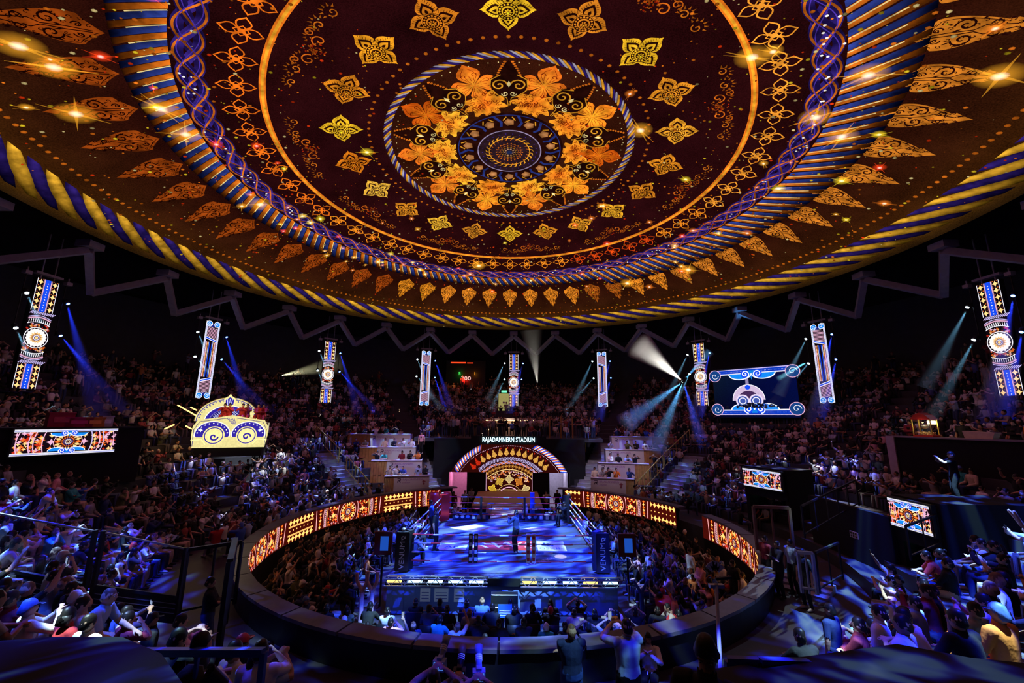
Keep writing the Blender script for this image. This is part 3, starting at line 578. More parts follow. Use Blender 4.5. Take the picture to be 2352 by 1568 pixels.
def col_art(kind):
    A = Art(); H = 5.72; A.quad(-.5, .5, 0, H, LC['dk'], 0)
    if kind == 0:
        for y0, y1 in ((4.0, H), (0, 1.25)):
            A.quad(-.12, .12, y0, y1, LC['bl'], 1)
            for s in (-1, 1):
                A.quad(min(s*.13, s*.165), max(s*.13, s*.165), y0, y1, LC['pk'], 1); A.quad(min(s*.175, s*.19), max(s*.175, s*.19), y0, y1, LC['pk']*.6, 1); A.quad(min(s*.465, s*.49), max(s*.465, s*.49), y0, y1, LC['w'], 1)
                n = int((y1-y0)/.29)
                for k in range(n):
                    y = y0+(k+.5)*(y1-y0)/n; star4(s*.325, y, .155, LC['gd']*1.05, 2, A, .85); A.disc(s*.325, y, .075, LC['gd']*1.05, 3, 8)
                    for q in (-1, 1): A.disc(s*.325+q*.09, y+.145, .022, LC['or_'], 3, 5)
            for k in range(int((y1-y0)/.145)): star4(0, y0+.07+k*.145, .038, LC['w'], 2, A)
        for s in (-1, 1):
            y = 2.62+s*1.28; up = s
            for k in range(12): A.strip([(-.5+k*.09, y-.06), (-.5+k*.09+.06, y+.0), (-.5+k*.09+.16, y+.08)], .035, LC['lv'], 2)
            bow = lambda b: [(x, 2.62+s*(b-.14*(x/.5)**2)) for x in np.linspace(-.5, .5, 12)]
            A.strip(bow(1.16), .035, LC['lv'], 3); A.strip(bow(1.07), .07, LC['pk']*.8, 3); A.strip(bow(.82), .03, LC['w'], 3)
            for k in range(11): x = -.45+k*.09; A.strip([(x, 2.62+s*(.84-.56*x*x)), (x, 2.62+s*(1.0-.56*x*x))], .028, LC['w']*.9, 3)
            floral(A, -.48, .48, 2.62+s*.5-.18, 2.62+s*.5+.2, 46, 2, [LC['pk']*.8, LC['or_']*.6, LC['rd']*.7, LC['gd']*.7], 3+s, .075)
        A.disc(0, 2.62, .53, LC['dk'], 5, 30, None, .56); A.ring(0, 2.62, .525, .035, LC['w'], 6, 36)
        A.fan([(.47*(1 if j % 2 else .88)*cos(j*pi/18), 2.62+.49*(1 if j % 2 else .88)*sin(j*pi/18)) for j in range(36)], LC['w']*np.array((1, .93, .8)), 7, (0, 2.62))
        for rr, nn, c in ((.31, 14, LC['gd']*.8), (.24, 12, srgb(140, 80, 50))): A.fan([(rr*(1 if j % 2 else .72)*cos(j*pi/nn), 2.62+rr*(1 if j % 2 else .72)*sin(j*pi/nn)) for j in range(2*nn)], c, 8, (0, 2.62))
        A.disc(0, 2.62, .16, srgb(90, 80, 120), 9, 16).ring(0, 2.62, .12, .03, LC['w'], 10, 18).disc(0, 2.62, .07, LC['gd'], 10, 10)
    else:
        for s in (-1, 1):
            A.quad(min(s*.36, s*.49), max(s*.36, s*.49), 0, H, LC['w']*.75, 1)
            for k in range(70): A.strip([(s*.38, .05+k*.08), (s*.47, .09+k*.08)], .018, LC['bl'], 2)
            for x, c, w_ in ((.30, LC['pk'], .05), (.22, LC['or_']*.8, .03), (.15, LC['w']*.8, .03), (.08, LC['bl']*.9, .04)): A.quad(s*x-w_/2, s*x+w_/2, 1.55, H-1.55, c, 1)
            for k in range(26): star4(s*.25, 1.6+k*.1, .04, LC['gd'], 2, A)
            yc = H/2+s*2.1
            for k in range(9): A.strip([(-.34, yc-.42+k*.1), (.34, yc-.42+k*.1+(.34 if s > 0 else -.34)*-1*.6)], .035, LC['pk'], 2)
            yb = H/2+s*1.52
            A.strip([(-.35, yb+s*.1), (-.1, yb-.02*s), (.35, yb-s*.12)], .12, LC['bl'], 3); A.strip([(-.35, yb+s*.17), (0, yb+.05*s), (.35, yb-s*.06)], .04, LC['w'], 4); A.strip([(-.35, yb+s*.02), (0, yb-.08*s), (.35, yb-s*.2)], .04, LC['w'], 4)
            ye = H/2+s*2.68
            A.quad(-.36, .36, min(ye, H/2+s*2.45), max(ye, H/2+s*2.45)+.0, srgb(16, 30, 120), 3)
            for q in (-1, 1): A.disc(q*.27, ye, .2, LC['cy'], 4, 16).ring(q*.27, ye, .2, .035, LC['w'], 5, 18).strip(spiral(q*.27, ye, .14, 1.1, 0, q, 12), .03, LC['w'], 6)
            for k in range(8): A.disc(-.3+k*.085, H/2+s*(2.42+.03*(k % 2)), .018, LC['w']*.8, 5, 5)
    return A
CA = [col_art(0), col_art(1)]
PROT = [None, None]; LBEAM = []
names = ['leftmost', 'second from left', 'third from left', 'fourth from left', 'central', 'fourth from right', 'third from right', 'second from right', 'rightmost']
for i in range(9):
    az = deg(.0184)+22.5*(i-4); x, y = pol(24.43, az); kind = i % 2; H = 5.72
    R_ = Vector((cos(rad(az)), -sin(rad(az)), 0)); N_ = Vector((-sin(rad(az)), -cos(rad(az)), 0))   # R_: to the right seen from the pit, N_: toward the pit
    pat = ['medallion and gold diamond stripes', 'blue bars and diagonal stripes'][kind]
    e = empty('led_column', (x, y, 8.08), -rad(az), f'tall hanging LED column with {pat}, {names[i]} of the nine', 'LED column', 'LED columns hanging round the hall')
    if PROT[kind] is None:
        mb = MB(); mb.box(-.52, .52, .006, .22, -.02, H+.02); m1 = mb.mesh('column_housing', BLACK)
        m2 = CA[kind].mesh('led_face', plane_map((0, 0, 0), (1, 0, 0), (0, 0, 1)), M_LED)
        mb = MB(); mb.box(-.62, .62, -.05, .3, H+.22, H+.34).bar((-.3, .1, H), (-.3, .1, H+2.5), .05).bar((.3, .1, H), (.3, .1, H+2.5), .05); m3 = mb.mesh('hanging_frame', GREYP)
        mb = MB(); mb.box(-.14, .14, -.12, .12, -.09, .09).box(-.02, .02, -.03, .03, .09, .3); m4 = mb.mesh('flood_lamp', GREYP)
        mb = MB(); mb.lathe([(.06, -.16), (.11, -.1), (.12, .06), (.07, .14)], n=10); m5 = mb.mesh('moving_head', BLACK, True)
        mb = MB(); mb.lathe([(.02, -.175), (.085, -.172), (.085, -.165)], n=10); m6 = [mb.mesh('lamp_lens', emis('lens_cold_white', (.65, .85, 1), 14)), None]
        mb = MB(); mb.lathe([(.02, -.175), (.075, -.172), (.075, -.165)], n=10); m6[1] = mb.mesh('lamp_lens', emis('lens_blue', (.06, .16, 1), 22))
        mb = MB(); mb.box(-.6, -.5, .05, .1, 0, .05); PROT[kind] = (m1, m2, m3, m4, m5, m6)
    m1, m2, m3, m4, m5, m6 = PROT[kind]
    def sub(nm, me, loc=(0, 0, 0), par=None, rot=None):
        o = bpy.data.objects.new(nm, me); COL.objects.link(o); o.parent = par or e; o.location = loc
        if rot: o.rotation_euler = rot
        return o
    sub('column_housing', m1); sub('led_face', m2); sub('hanging_frame', m3)
    for s in (-1, 1):
        sub('flood_lamp', m4, (s*.95, .05, H+.12))
        for zz in (4.85, 3.05):
            jit = RNG.uniform(-.1, .1, 2); q = sub('moving_head', m5, (s*.92+jit[0], .0, zz+jit[1]*.5)); q.rotation_euler = (rad(-42), rad(-s*8), 0); sub('lamp_lens', m6[0 if s < 0 else 1], par=q)
            LBEAM.append((i, s, zz, Vector((x, y, 8.08))+R_*(s*.92+jit[0])+Vector((0, 0, zz+jit[1]*.5)), R_, N_))
    mb = MB(); mb.bar((-.98, .1, H+.28), (.98, .1, H+.28), .05).bar((-.92, .1, 2.9), (-.92, .1, H+.28), .035).bar((.92, .1, 2.9), (.92, .1, H+.28), .035); sub('lamp_bar', mb.mesh('lamp_bar', BLACK))
# beams of the small heads, seen in haze
hz = bpy.data.materials.new('stage_haze'); hz.use_nodes = True; nt = hz.node_tree; nt.nodes.clear(); vs_ = NT(nt, 'ShaderNodeVolumeScatter'); vs_.inputs['Density'].default_value = .30; vs_.inputs['Anisotropy'].default_value = .3
oo = NT(nt, 'ShaderNodeOutputMaterial'); nt.links.new(vs_.outputs[0], oo.inputs['Volume'])
def beam(p, d, L_, a, col, power, label, dens=None):
    """a lamp's beam: a spot light and the hazy air it crosses"""
    d = d.normalized(); l = spot('beam_lamp', p+d*.26, p+d*5, power, col, a*2, 1, .03)
    M = Matrix.Translation(p+d*.30) @ d.to_track_quat('Z', 'Y').to_matrix().to_4x4()
    mb = MB(); mb.lathe([(.06, 0), (.06+L_*math.tan(rad(a*1.02)), L_)], n=16, M=M); o = mb.build('haze_beam', hz if dens is None else dens, None); tag(o, label, 'haze', 'light beams in the haze', 'stuff'); return l

# ---- LED belt on the pit wall
def med_block():
    A = Art(); Lh = 2.2
    for s in (-1, 1):
        X = lambda x: s*x
        A.strip([(X(Lh+.06), .02), (X(Lh+.12), .98)], .05, LC['pk'], 2)
        for k in range(6): star4(X(2.0), .1+k*.165, .10, LC['or_'] if k % 2 else LC['gd'], 2, A)
        for k in range(4): A.strip([(X(1.78-.06*(2*abs(y-.5))**2-.09*k), y) for y in np.linspace(.03, .97, 7)], .03, (LC['pk'], LC['lv']*.8, LC['pk'], LC['gd'])[k], 2)
        floral(A, min(X(.75), X(1.4)), max(X(.75), X(1.4)), .05, .95, 60, 2, [LC['or_'], LC['rd'], LC['gd'], LC['pk']*.7], 5, .07); star4(X(1.05), .5, .17, LC['gd'], 4, A)
        for k in range(9): A.strip([(X(1.60), .06+k*.1), (X(1.72), .12+k*.1)], .025, LC['lv'], 3)
        A.strip([(X(.72+.1*cos(t)-.1), .5+.5*sin(t)) for t in np.linspace(-1.5, 1.5, 9)], .035, LC['pk'], 4)
    mandala(.56, A, 0, .5, 4)
    V, C, T = A.arrays(); V[:, 1] = np.clip(V[:, 1], 0, 1); return A
def star_block(Lh=1.0):
    A = Art(); n = int(round(Lh*2/.30))
    for s in (-1, 1):
        for k in range(n): x = -Lh+(k+.5)*2*Lh/n; star4(x, .5+s*.37, .17, LC['gd']*1.1, 2, A, .9); A.disc(x, .5+s*.36, .09, LC['gd']*1.1, 3, 8)
        for y in (.205, .165): A.quad(-Lh, Lh, .5+s*y-.014, .5+s*y+.014, LC['gd'], 2)
        for y in (.02, .98): pass
    for k in range(n): A.disc(-Lh+(k+.5)*2*Lh/n, .5, .038, LC['gd'], 2, 8)
    for s in (-1, 1):
        A.quad(s*(Lh+.10)-.035, s*(Lh+.10)+.035, .0, 1, LC['lv']*.9, 2)
        for k in range(8): A.strip([(s*(Lh+.10)-.04, .02+k*.12), (s*(Lh+.10)+.04, .09+k*.12)], .025, LC['br'], 3)
    return A
MBk, SBk = med_block(), star_block()
E_ = empty('led_belt', (0, 0, 0), 0, 'orange and gold LED belt of mandalas and stars inside the pit wall', 'LED screen')
def belt(name, A, azc, a0, a1, zoff=.97):
    f = lambda V: np.c_[(10.18-.004*V[:, 2])*np.sin(rad(azc)+V[:, 0]/10.2), (10.18-.004*V[:, 2])*np.cos(rad(azc)+V[:, 0]/10.2), V[:, 1]+zoff]
    B = Art(); h = rad((a1-a0)/2)*10.2; m = rad((a0+a1)/2-azc)*10.2; n = 12
    xs = np.linspace(m-h, m+h, n+1); B.raw([(x, y, 0) for x in xs for y in (-.02, 1.02)], LC['br']*.8, [t for i in range(n) for t in ((2*i, 2*i+2, 2*i+3), (2*i, 2*i+3, 2*i+1))]); B.stamp(A)
    V, C, T = B.arrays(); k = np.all((V[T][:, :, 0] > m-h-.01) & (V[T][:, :, 0] < m+h+.01), axis=1); B.T = [T[k]]
    return B.build(name, f, M_BELT, E_, (1, .72, .5))
for a in (-103.6, -63.6): belt('mandala_panel', MBk, a, a-14, a+14)
belt('mandala_panel', MBk, -23.8, -37.6, -26.5)
for a in (-83.4, -43.5): belt('star_panel', SBk, a, a-6.1, a+6.1)
belt('star_panel', SBk, -124, -128, -117.7)
belt('star_panel', SBk, 25.5, 23, 29.3); belt('mandala_panel', MBk, 43.5, 29.4, 57.6); belt('star_panel', SBk, 62.5, 57.7, 68); belt('mandala_panel', MBk, 95.2, 79.5, 109.4); belt('star_panel', SBk, 115.5, 109.5, 121.5)

# ================================================================ boxing ring
def frame_panel(TL, BL, TR, BR, h):
    """upright rectangle from its photo corners when its height is h: returns bottom-left, right vector, height"""
    def y_of(t, b): return h/(ray(*t)[1]-ray(*b)[1])
    yl, yr = y_of(TL, BL), y_of(TR, BR); L_ = at(*BL, yl); R_ = at(*BR, yr); z = (L_.z+R_.z)/2; L_.z = R_.z = z
    return L_, (R_-L_), h
def textobj(body, size, m, name, parent=None, sx=1, depth=.0, align='CENTER'):
    c = bpy.data.curves.new(name, 'FONT'); c.body = body; c.size = size; c.align_x = align; c.align_y = 'CENTER'; c.extrude = depth; c.resolution_u = 2
    t = bpy.data.objects.new(name, c); COL.objects.link(t); bpy.context.view_layer.update()
    me = bpy.data.meshes.new_from_object(t.evaluated_get(bpy.context.evaluated_depsgraph_get())); bpy.data.objects.remove(t)
    me.materials.clear(); me.materials.append(m); me.transform(Matrix.Diagonal((sx, 1, 1, 1)))
    o = bpy.data.objects.new(name, me); COL.objects.link(o); o.parent = parent; return o
RG = empty('boxing_ring', (-.05, -.1, 0), 0, 'square boxing ring with dark printed canvas, red and white ropes and blue skirt', 'ring')
def rb(nm, mb, m, loc=(0, 0, 0), par=None, smooth=False): return mb.build(nm, m, par or RG, smooth, loc)
CANV = mat('ring_canvas', (.06, .095, .18), .6, 0, .5, 1.2)
rb('platform', MB().box(-4.15, 4.15, -4.3, 4.3, .95, 1.2), BLACK); rb('canvas', MB().box(-4.12, 4.12, -4.27, 4.27, 1.2, 1.23), CANV)
SK = mat('blue_skirt_cloth', (.10, .16, .42), .8, 0, .15)
for s in (-1, 1):
    mb = MB(); n = 40
    for k in range(n): x = -4.1+8.2*k/n; mb.box(x, x+8.2/n+.002, s*4.22+(.02 if k % 2 else 0), s*4.24+(.02 if k % 2 else 0)+.01, .02, .95)
    rb('skirt', mb, SK); mb = MB()
    for k in range(n): y = -4.2+8.4*k/n; mb.box(s*4.08+(.02 if k % 2 else 0), s*4.1+(.02 if k % 2 else 0)+.01, y, y+8.4/n+.002, .02, .95)
    rb('skirt', mb, SK)
WP = mat('white_printed_paper', (.75, .75, .75), .7, 0, .06); RPR = mat('red_print', (.45, .02, .03), .6); PPR = mat('pale_pink_print', (.72, .45, .42), .6); BPR = mat('dark_blue_print', (.03, .06, .3), .6)
for x, y in ((-2.25, -.55), (2.1, -.6)):
    rb('canvas_print', MB().box(x-.62, x+.62, y-.7, y+.7, 1.231, 1.234), WP)
rb('canvas_print', MB().add([(-.2, 2.3, 1.234), (-1.6, 3.0, 1.234), (-2.9, 2.3, 1.234), (-1.6, 1.6, 1.234)], [(0, 1, 2, 3)]), WP); rb('canvas_print', MB().add([(.9, 2.2, 1.234), (1.6, 2.6, 1.234), (2.4, 2.2, 1.234), (1.6, 1.8, 1.234)], [(0, 3, 2, 1)]), PPR)
rb('canvas_print', MB().box(-1.35, 1.35, -1.25, .15, 1.231, 1.233), RPR)
t = textobj('RWS', 1.25, PPR, 'canvas_lettering', RG, 1.15); t.location = (0, -.55, 1.237)
for s_, x, y, w_ in (('AE', -2.3, -.85, .5), ('GSKIN', 2.1, -.95, .36)):
    t = textobj(s_, w_, BPR, 'canvas_lettering', RG, 1.1); t.location = (x, y, 1.237)
for k in range(3): rb('canvas_print', MB().box(1.75+k*.18, 1.85+k*.18, -.5-.08*k, -.15-.08*k, 1.234, 1.236), BPR)
t = textobj('LUMPINEE', .3, WP, 'canvas_lettering', RG, 1.0); t.location = (1.5, -2.6, 1.237); t.rotation_euler = (0, 0, rad(38)); rb('canvas_print', MB().lathe([(.0, 0), (.25, .002)], (2.35, -2.0, 1.235), 14), PPR)
POSTS = [(-3.72, -3.75, BLACK, 1), (3.72, -3.75, BLUEP, 1), (-3.5, 3.65, REDP, 0), (3.5, 3.65, BLACK, 0)]
for x, y, m, near in POSTS:
    p = rb('corner_post', MB().lathe([(.07, 0), (.07, 1.45), (.09, 1.46), (.05, 1.5)], (x, y, 1.23), 12), STEEL)
    cx, cy_ = x-.13*(1 if x > 0 else -1), y-.13*(1 if y > 0 else -1); a = atan2(-cy_, -cx)
    M = Matrix.Translation((cx, cy_, 1.3)) @ Matrix.Rotation(a-pi/2, 4, 'Z')
    mb = MB(); mb.prism([(-.24, 0), (.24, 0), (.26, .1), (.26, 1.25), (.24, 1.35), (-.24, 1.35), (-.26, 1.25), (-.26, .1)], M @ Matrix.Translation((0, -.08, 0)), .2)
    q = rb('corner_pad', mb, m, smooth=False)
    if near:
        mb = MB(); s = 1 if x > 0 else -1; M2 = Matrix.Translation((x-s*.02, y-.16, 1.28)); mb.prism([(-.23, 0), (.23, 0), (.25, .06), (.25, 1.28), (.23, 1.34), (-.23, 1.34), (-.25, 1.28), (-.25, .06)], M2, .12)
        rb('corner_pad', mb, BLACK if x < 0 else mat('navy_pad', (.01, .015, .06), .4))
        t = textobj('VENUM', .27, WP, 'pad_lettering', RG, 1.05); t.location = (x-s*.02, y-.165, 1.28+.55); t.rotation_euler = (pi/2, -pi/2, 0)
        A = Art(); A.strip(spiral(0, 0, .09, .8, 0, 1, 12), .035, (.8, .8, .8)); A.strip([(-.05, -.05), (.06, .0), (.1, .08)], .03, (.8, .8, .8)); me = A.mesh('pad_logo', plane_map((x-s*.02, y-.162, 1.28+1.12), (1, 0, 0), (0, 0, 1)), WP); o = bpy.data.objects.new('pad_logo', me); COL.objects.link(o); o.parent = RG
ROPEM = {c: mat('rope_'+n, c, .4) for n, c in (('red', (.6, .03, .05)), ('white', (.8, .8, .82)), ('blue', (.05, .12, .7)))}
cs = list(ROPEM.values())
for side in range(4):
    A_, B_ = [((-3.5, 3.65), (3.5, 3.65)), ((-3.72, -3.75), (3.72, -3.75)), ((-3.5, 3.65), (-3.72, -3.75)), ((3.5, 3.65), (3.72, -3.75))][side]
    for k, h in enumerate((.38, .68, .98, 1.28)):
        a = Vector((*A_, 1.23+h)); b = Vector((*B_, 1.23+h)); r = rb('ring_rope', MB().tube([a, a*.5+b*.5-Vector((0, 0, .03)), b], .022, 6), cs[1] if side > 1 else cs[(k*2) % 3] if side == 1 else cs[0])
        for j in range(9):
            t0 = (j+.25+.1*(k % 2))/9; p = a.lerp(b, t0); q = a.lerp(b, t0+.045); p.z -= .03*4*t0*(1-t0); q.z = p.z; MB().tube([p, q], .032, 6).build('rope_sleeve', cs[(j+k) % 3], r)
for x in (-1.2, -1.0, .95, 1.15):
    mb = MB().box(x-.07, x+.07, -3.79, -3.72, 1.55, 2.55); o = rb('rope_spacer', mb, BLACK if x < 0 else WP)
    for k in range(4): MB().box(x-.05, x+.05, -3.795, -3.79, 1.62+k*.25, 1.74+k*.25).build('spacer_print', WP if x < 0 else RPR, o)
for x in (-1.35, 1.05):
    rb('rope_spacer', MB().box(x-.06, x+.06, 3.60, 3.68, 1.5, 2.5), BLACK)
for x0, x1 in ((-2.95, -.95), (.75, 2.9)):   # printed boards below the far ropes
    o = rb('sponsor_board', MB().box(x0, x1, 3.95, 4.0, 1.23, 1.6), mat('navy_board', (.01, .015, .08), .6))
    for k in range(6): x = x0+.25+k*(x1-x0-.5)/5; MB().lathe([(.02, 0), (.1, .004)], n=12, M=Matrix.Translation((x, 3.945, 1.42)) @ Matrix.Rotation(pi/2, 4, 'X')).build('sponsor_mark', WP if k % 3 != 2 else mat('sky_blue_print', (.2, .45, .9), .5), o) if k < 3 else MB().box(x-.08, x+.08, 3.944, 3.948, 1.3, 1.52).build('sponsor_mark', WP, o)
# bright truss with strip lights along the near edge, and the steps in its middle
tr = empty('ring_edge_truss', (0, -4.75, 1.12), 0, 'low lattice truss with glowing strips along the near edge of the ring', 'truss')
STRIP = emis('cold_strip_light', (.45, .75, 1), 2.6); STRIPY = emis('warm_strip_light', (1, .7, .15), 2.2)
for x0, x1 in ((-4.1, -.55), (.6, 4.1)):
    for y, z in ((-.15, 0), (.15, 0), (-.15, .22), (.15, .22)): MB().bar((x0, y, z), (x1, y, z), .035).build('chord', STEEL, tr)
    mb = MB(); n = 16
    for k in range(n):
        a = x0+(x1-x0)*k/n; b = x0+(x1-x0)*(k+1)/n; z0, z1 = (0, .22) if k % 2 else (.22, 0)
        mb.bar((a, -.15, z0), (b, -.15, z1), .018).bar((a, .15, z0), (b, .15, z1), .018)
    o = mb.build('lattice', STEEL, tr); o['kind'] = 'stuff'
    for k in range(5): a = x0+(x1-x0)*(k+.1)/5; MB().box(a, a+(x1-x0)/5*.7, -.06, .06, .08, .13).build('light_strip', STRIPY if (k in (0,) and x0 < 0) or (x0 > 0 and k in (0, 3)) else STRIP, tr)
st = empty('ring_steps', (.05, -4.95, 0), 0, 'black ring steps with yellow and white nosings in the middle of the near side', 'steps')
for k in range(4):
    o = MB().box(-.45, .45, -.32*k-.32, -.32*k, 0, 1.0-.25*k).build('step', BLACK, st); MB().box(-.43, .43, -.32*k-.325, -.32*k-.26, 1.0-.25*k, 1.005-.25*k).build('nosing', emis('glowing_yellow_nosing', (1, .65, .05), .5) if k == 2 else WP, o)  # the yellow nosing is made to glow, though it is no lamp
for i, (x, w_) in enumerate(((-2.95, .36), (-2.45, .5), (-1.75, .36))):
    o = MB().box(x, x+w_, -4.34, -4.335, .42, .85).build('notice_sheet', WP, None); tag(o, f'white notice sheet on the blue ring skirt, {["leftmost", "middle one of three", "rightmost of three"][i]}', 'notice')
    for k in range(3): MB().box(x+.05, x+w_-.05, -4.346, -4.341, .52+k*.09, .54+k*.09).build('printed_line', BPR, o)
# corner monitors, pink padded corner braces
for i, (x, s) in enumerate(((-4.55, -1), (4.62, 1))):
    t = empty('corner_monitor', (x, -3.7, 0), 0, ['flat screen in a red frame at the near left ring corner', 'flat screen showing blue beside the near right ring corner'][i], 'screen')
    MB().box(-.33, .33, -.05, .05, 1.75, 2.55).build('cabinet', mat('dark_red_lacquer', (.12, .02, .02), .5), t); MB().box(-.10, .2, -.056, -.05, 1.9, 2.4).build('display', emis('blue_display', (.02, .13, .8), .55), t); MB().bar((0, 0, 0), (0, 0, 1.7), .06).build('stand', BLACK, t)
t = empty('corner_brace', (-4.75, -5.1, 0), 0, 'pink padded Y-shaped brace standing outside the near left ring corner', 'brace')
for x in (0, .33):
    MB().tube([(x, 0, .02), (x, 0, 1.0)], .075, 10).build('padded_post', mat('pink_vinyl', (.62, .38, .42), .5), t)
    MB().tube([(x, 0, 1.0), (x-.2, 0, 1.35), (x-.22, 0, 1.6)], .06, 8).build('padded_arm', mat('pink_vinyl', 0), t); MB().tube([(x, 0, 1.0), (x+.13, 0, 1.3), (x+.16, 0, 1.65)], .06, 8).build('padded_arm', mat('pink_vinyl', 0), t)
t = empty('corner_brace', (4.7, -5.0, 0), 0, 'blue padded Y-shaped brace standing outside the near right ring corner', 'brace')
MB().tube([(0, 0, .02), (0, 0, 1.0)], .07, 10).build('padded_post', BLUEP, t); MB().tube([(0, 0, 1.0), (-.25, 0, 1.4)], .05, 8).build('padded_arm', BLUEP, t); MB().tube([(0, 0, 1.0), (.25, 0, 1.45)], .05, 8).build('padded_arm', BLUEP, t)
# big red cushions behind the far left corner
for i, (x, y) in enumerate(((-4.25, 4.85), (-3.55, 4.95))):
    o = MB().lathe([(.02, 0), (.26, .03), (.3, .2), (.3, 1.25), (.26, 1.4), (.02, 1.45)], (0, 0, 0), 14).build('red_cushion', REDP, None, True, (x, y, 1.1)); tag(o, ['tall red padded cylinder outside the far left ring corner, further one out', 'tall red padded cylinder against the far left corner post'][i], 'pad')
# red cloth-covered stool right of the near right corner, with chrome poles
o = MB().lathe([(.30, 0), (.36, .5), (.34, .56), (.02, .57)], (0, 0, .35), 16).build('red_drum', mat('red_glossy_drum', (.5, .01, .03), .35), None, True, (5.45, -5.2, .0)); tag(o, 'round red drum table outside the near right ring corner', 'table'); MB().lathe([(.05, 0), (.05, .36)], (0, 0, 0), 8).build('table_foot', BLACK, o)
for i, (px, py, h) in enumerate(((1446, 1392, 1.0), (1495, 1392, 1.15), (1467, 1430, .9))):
    p = at_z(px, py+25, .02); t = empty('queue_post', p, 0, f'slim chrome barrier post on the near right pit floor, {["left one of the rear pair", "right one of the rear pair", "nearest the wall"][i]}', 'barrier post')
    MB().lathe([(.16, 0), (.14, .03), (.02, .04)], n=14).build('base', STEEL, t, True); MB().tube([(0, 0, .02), (0, 0, h)], .025, 8).build('pole', STEEL, t); MB().lathe([(.0, 0), (.045, .01), (.045, .05), (.0, .06)], (0, 0, h), 10).build('cap', STEEL, t, True)

# ================================================================ stage, entrance arch, sign
ZF = at(1175, 1085, 33).z; ZC = at(1175, 1137.7, 33).z
AR = empty('entrance_facade', (.1, 13.0, 0), 0, 'black entrance facade with a glowing LED arch over the stage door', 'facade')
def ab(nm, mb, m, par=None): return mb.build(nm, m, par or AR)
ab('header_wall', MB().box(-6.0, 6.0, 0, .35, ZF, 5.2), BLACKMATT); ab('side_wall', MB().box(-6.0, -4.75, 0, .35, 0, ZF), BLACKMATT); ab('side_wall', MB().box(4.75, 6.0, 0, .35, 0, ZF), BLACKMATT)
ab('door_panel', MB().box(-3.25, -1.87, -.02, .3, .02, ZF), BLACKMATT); ab('door_panel', MB().box(1.87, 3.15, -.02, .3, .02, ZF), BLACKMATT)
zt = ZC+4.25
A = Art(); K = 1.17; Z0 = ZF-0
def AP(r, a): return K*r*sin(a), ZC+r*cos(a)
pts = [AP(4.28, a) for a in np.linspace(-1.22, 1.22, 30)]; pts = [(x, max(z, ZF+.01)) for x, z in pts]; pts = [p for p in pts if p[1] < 4.62+0] + []
top = [p for p in [AP(4.28, a) for a in np.linspace(-1.22, 1.22, 60)] if p[1] >= ZF]; top = [(x, min(z, ZF+2.12)) for x, z in top]
A.fan([(top[0][0], ZF)]+top+[(top[-1][0], ZF)], LC['br']*.5, 0, (0, ZF+.5))
def ok(x, z): return ZF < z < ZF+2.1 or (abs(x) < 1.8 and z <= ZF)
n = 46
for k in range(n):
    for j, c in enumerate((LC['w']*np.array((1, .95, 1)), LC['bl'], LC['or_'])):
        a = -1.3+2.6*(k+j/3)/n; r0_, r1_ = 3.86, 4.26; p = [AP(r0_, a), AP((r0_+r1_)/2, a+.028*(1 if 1 else 0)), AP(r1_, a+.06)]
        if ok(*p[0]) and ok(*p[2]): A.strip(p, [.03, .085, .02], c*1.0, 1+j*.3)
for k in range(78):
    a = -1.2+2.4*k/77; x, z = AP(3.74, a)
    if ok(x, z): A.disc(x, z, .03, LC['pk'], 1, 6)
for k in range(16):
    a = rad(-56.5+7.55*k); x, z = AP(2.98, a)
    if ok(*AP(2.95, a)) and abs(a) < .98: 
        t_ = (LC['gd']*np.array((1, .85, .6)) if k > 2 else LC['rd']*1.5); A.stamp(LF, x, z, .24, -a*1.0, 2, 1.25, (t_/np.array((.8, .35, .03)))*.9)
        x, z = AP(3.58, a+.03)
        if ok(x, z) and abs(a) < .8: star4(x, z, .09, LC['rd'], 1, A, .7)
for k in range(60):
    a = -1.1+2.2*k/59; p = [AP(2.62, a), AP(2.74, a+.015), AP(2.88, a+.05)]
    if ok(*p[0]) and ok(*p[2]): A.strip(p, .05, LC['lv']*(1 if k % 2 else .7), 1)
for ph in range(3):
    P = [(a, AP(2.46+.07*sin(40*a+ph*2.1), a)) for a in np.linspace(-1.1, 1.1, 260)]; P = [p for a, p in P if ok(*p)]
    A.strip(P, .035, (LC['pk'], LC['or_'], LC['lv'])[ph], 2+ph*.2)
for k in range(19):
    a = rad(-54+6*k); x, z = AP(2.18, a)
    if ok(x, z-.15): A.stamp(QF, x, z, .25, -a, 3, 1, (.8, 1.5, 4))
DS = Art(); DS.quad(-1.83, 1.83, 1.27, ZF+.0, LC['br']*.5, 0)
P = [AP(1.94, a) for a in np.linspace(-.93, .93, 40)]; A.strip([p for p in P if ok(*p)], .05, LC['gd'], 3)
for k, a in enumerate((-66, -32, 0, 32, 66)):
    x, z = AP(1.22, rad(a)); A.stamp(FL, x, z, .36, -rad(a), 2, 1.05, [(1.1, 1.6, 2), (1.05, 1.5, 3), (1.1, 1.9, 12), (1, .75, 1.5), (1.1, 1.9, 12)][k])
g = np.random.default_rng(4)
for i in range(150):
    a = g.uniform(-.9, .9); r_ = g.uniform(1.5, 1.85); x, z = AP(r_, a)
    if ok(x, z): star4(x, z, .05*g.uniform(.5, 1.6), [LC['pk']*.8, LC['or_']*.7, LC['gd']][i % 3], 1, A)
P = [AP(.62, a) for a in np.linspace(-1.2, 1.2, 20)]; A.strip(P, .07, LC['pk'], 2); A.strip([AP(.82, a) for a in np.linspace(-1.2, 1.2, 30)], .02, LC['gd'], 2)
for s in (-1, 1): A.quad(min(s*1.76, s*1.82), max(s*1.76, s*1.82), 1.27, ZF, LC['pk']*.5, 2)
A.quad(-1.2, 1.2, 1.32, 1.38, LC['gd']*.8, 2)
DS.stamp(A)
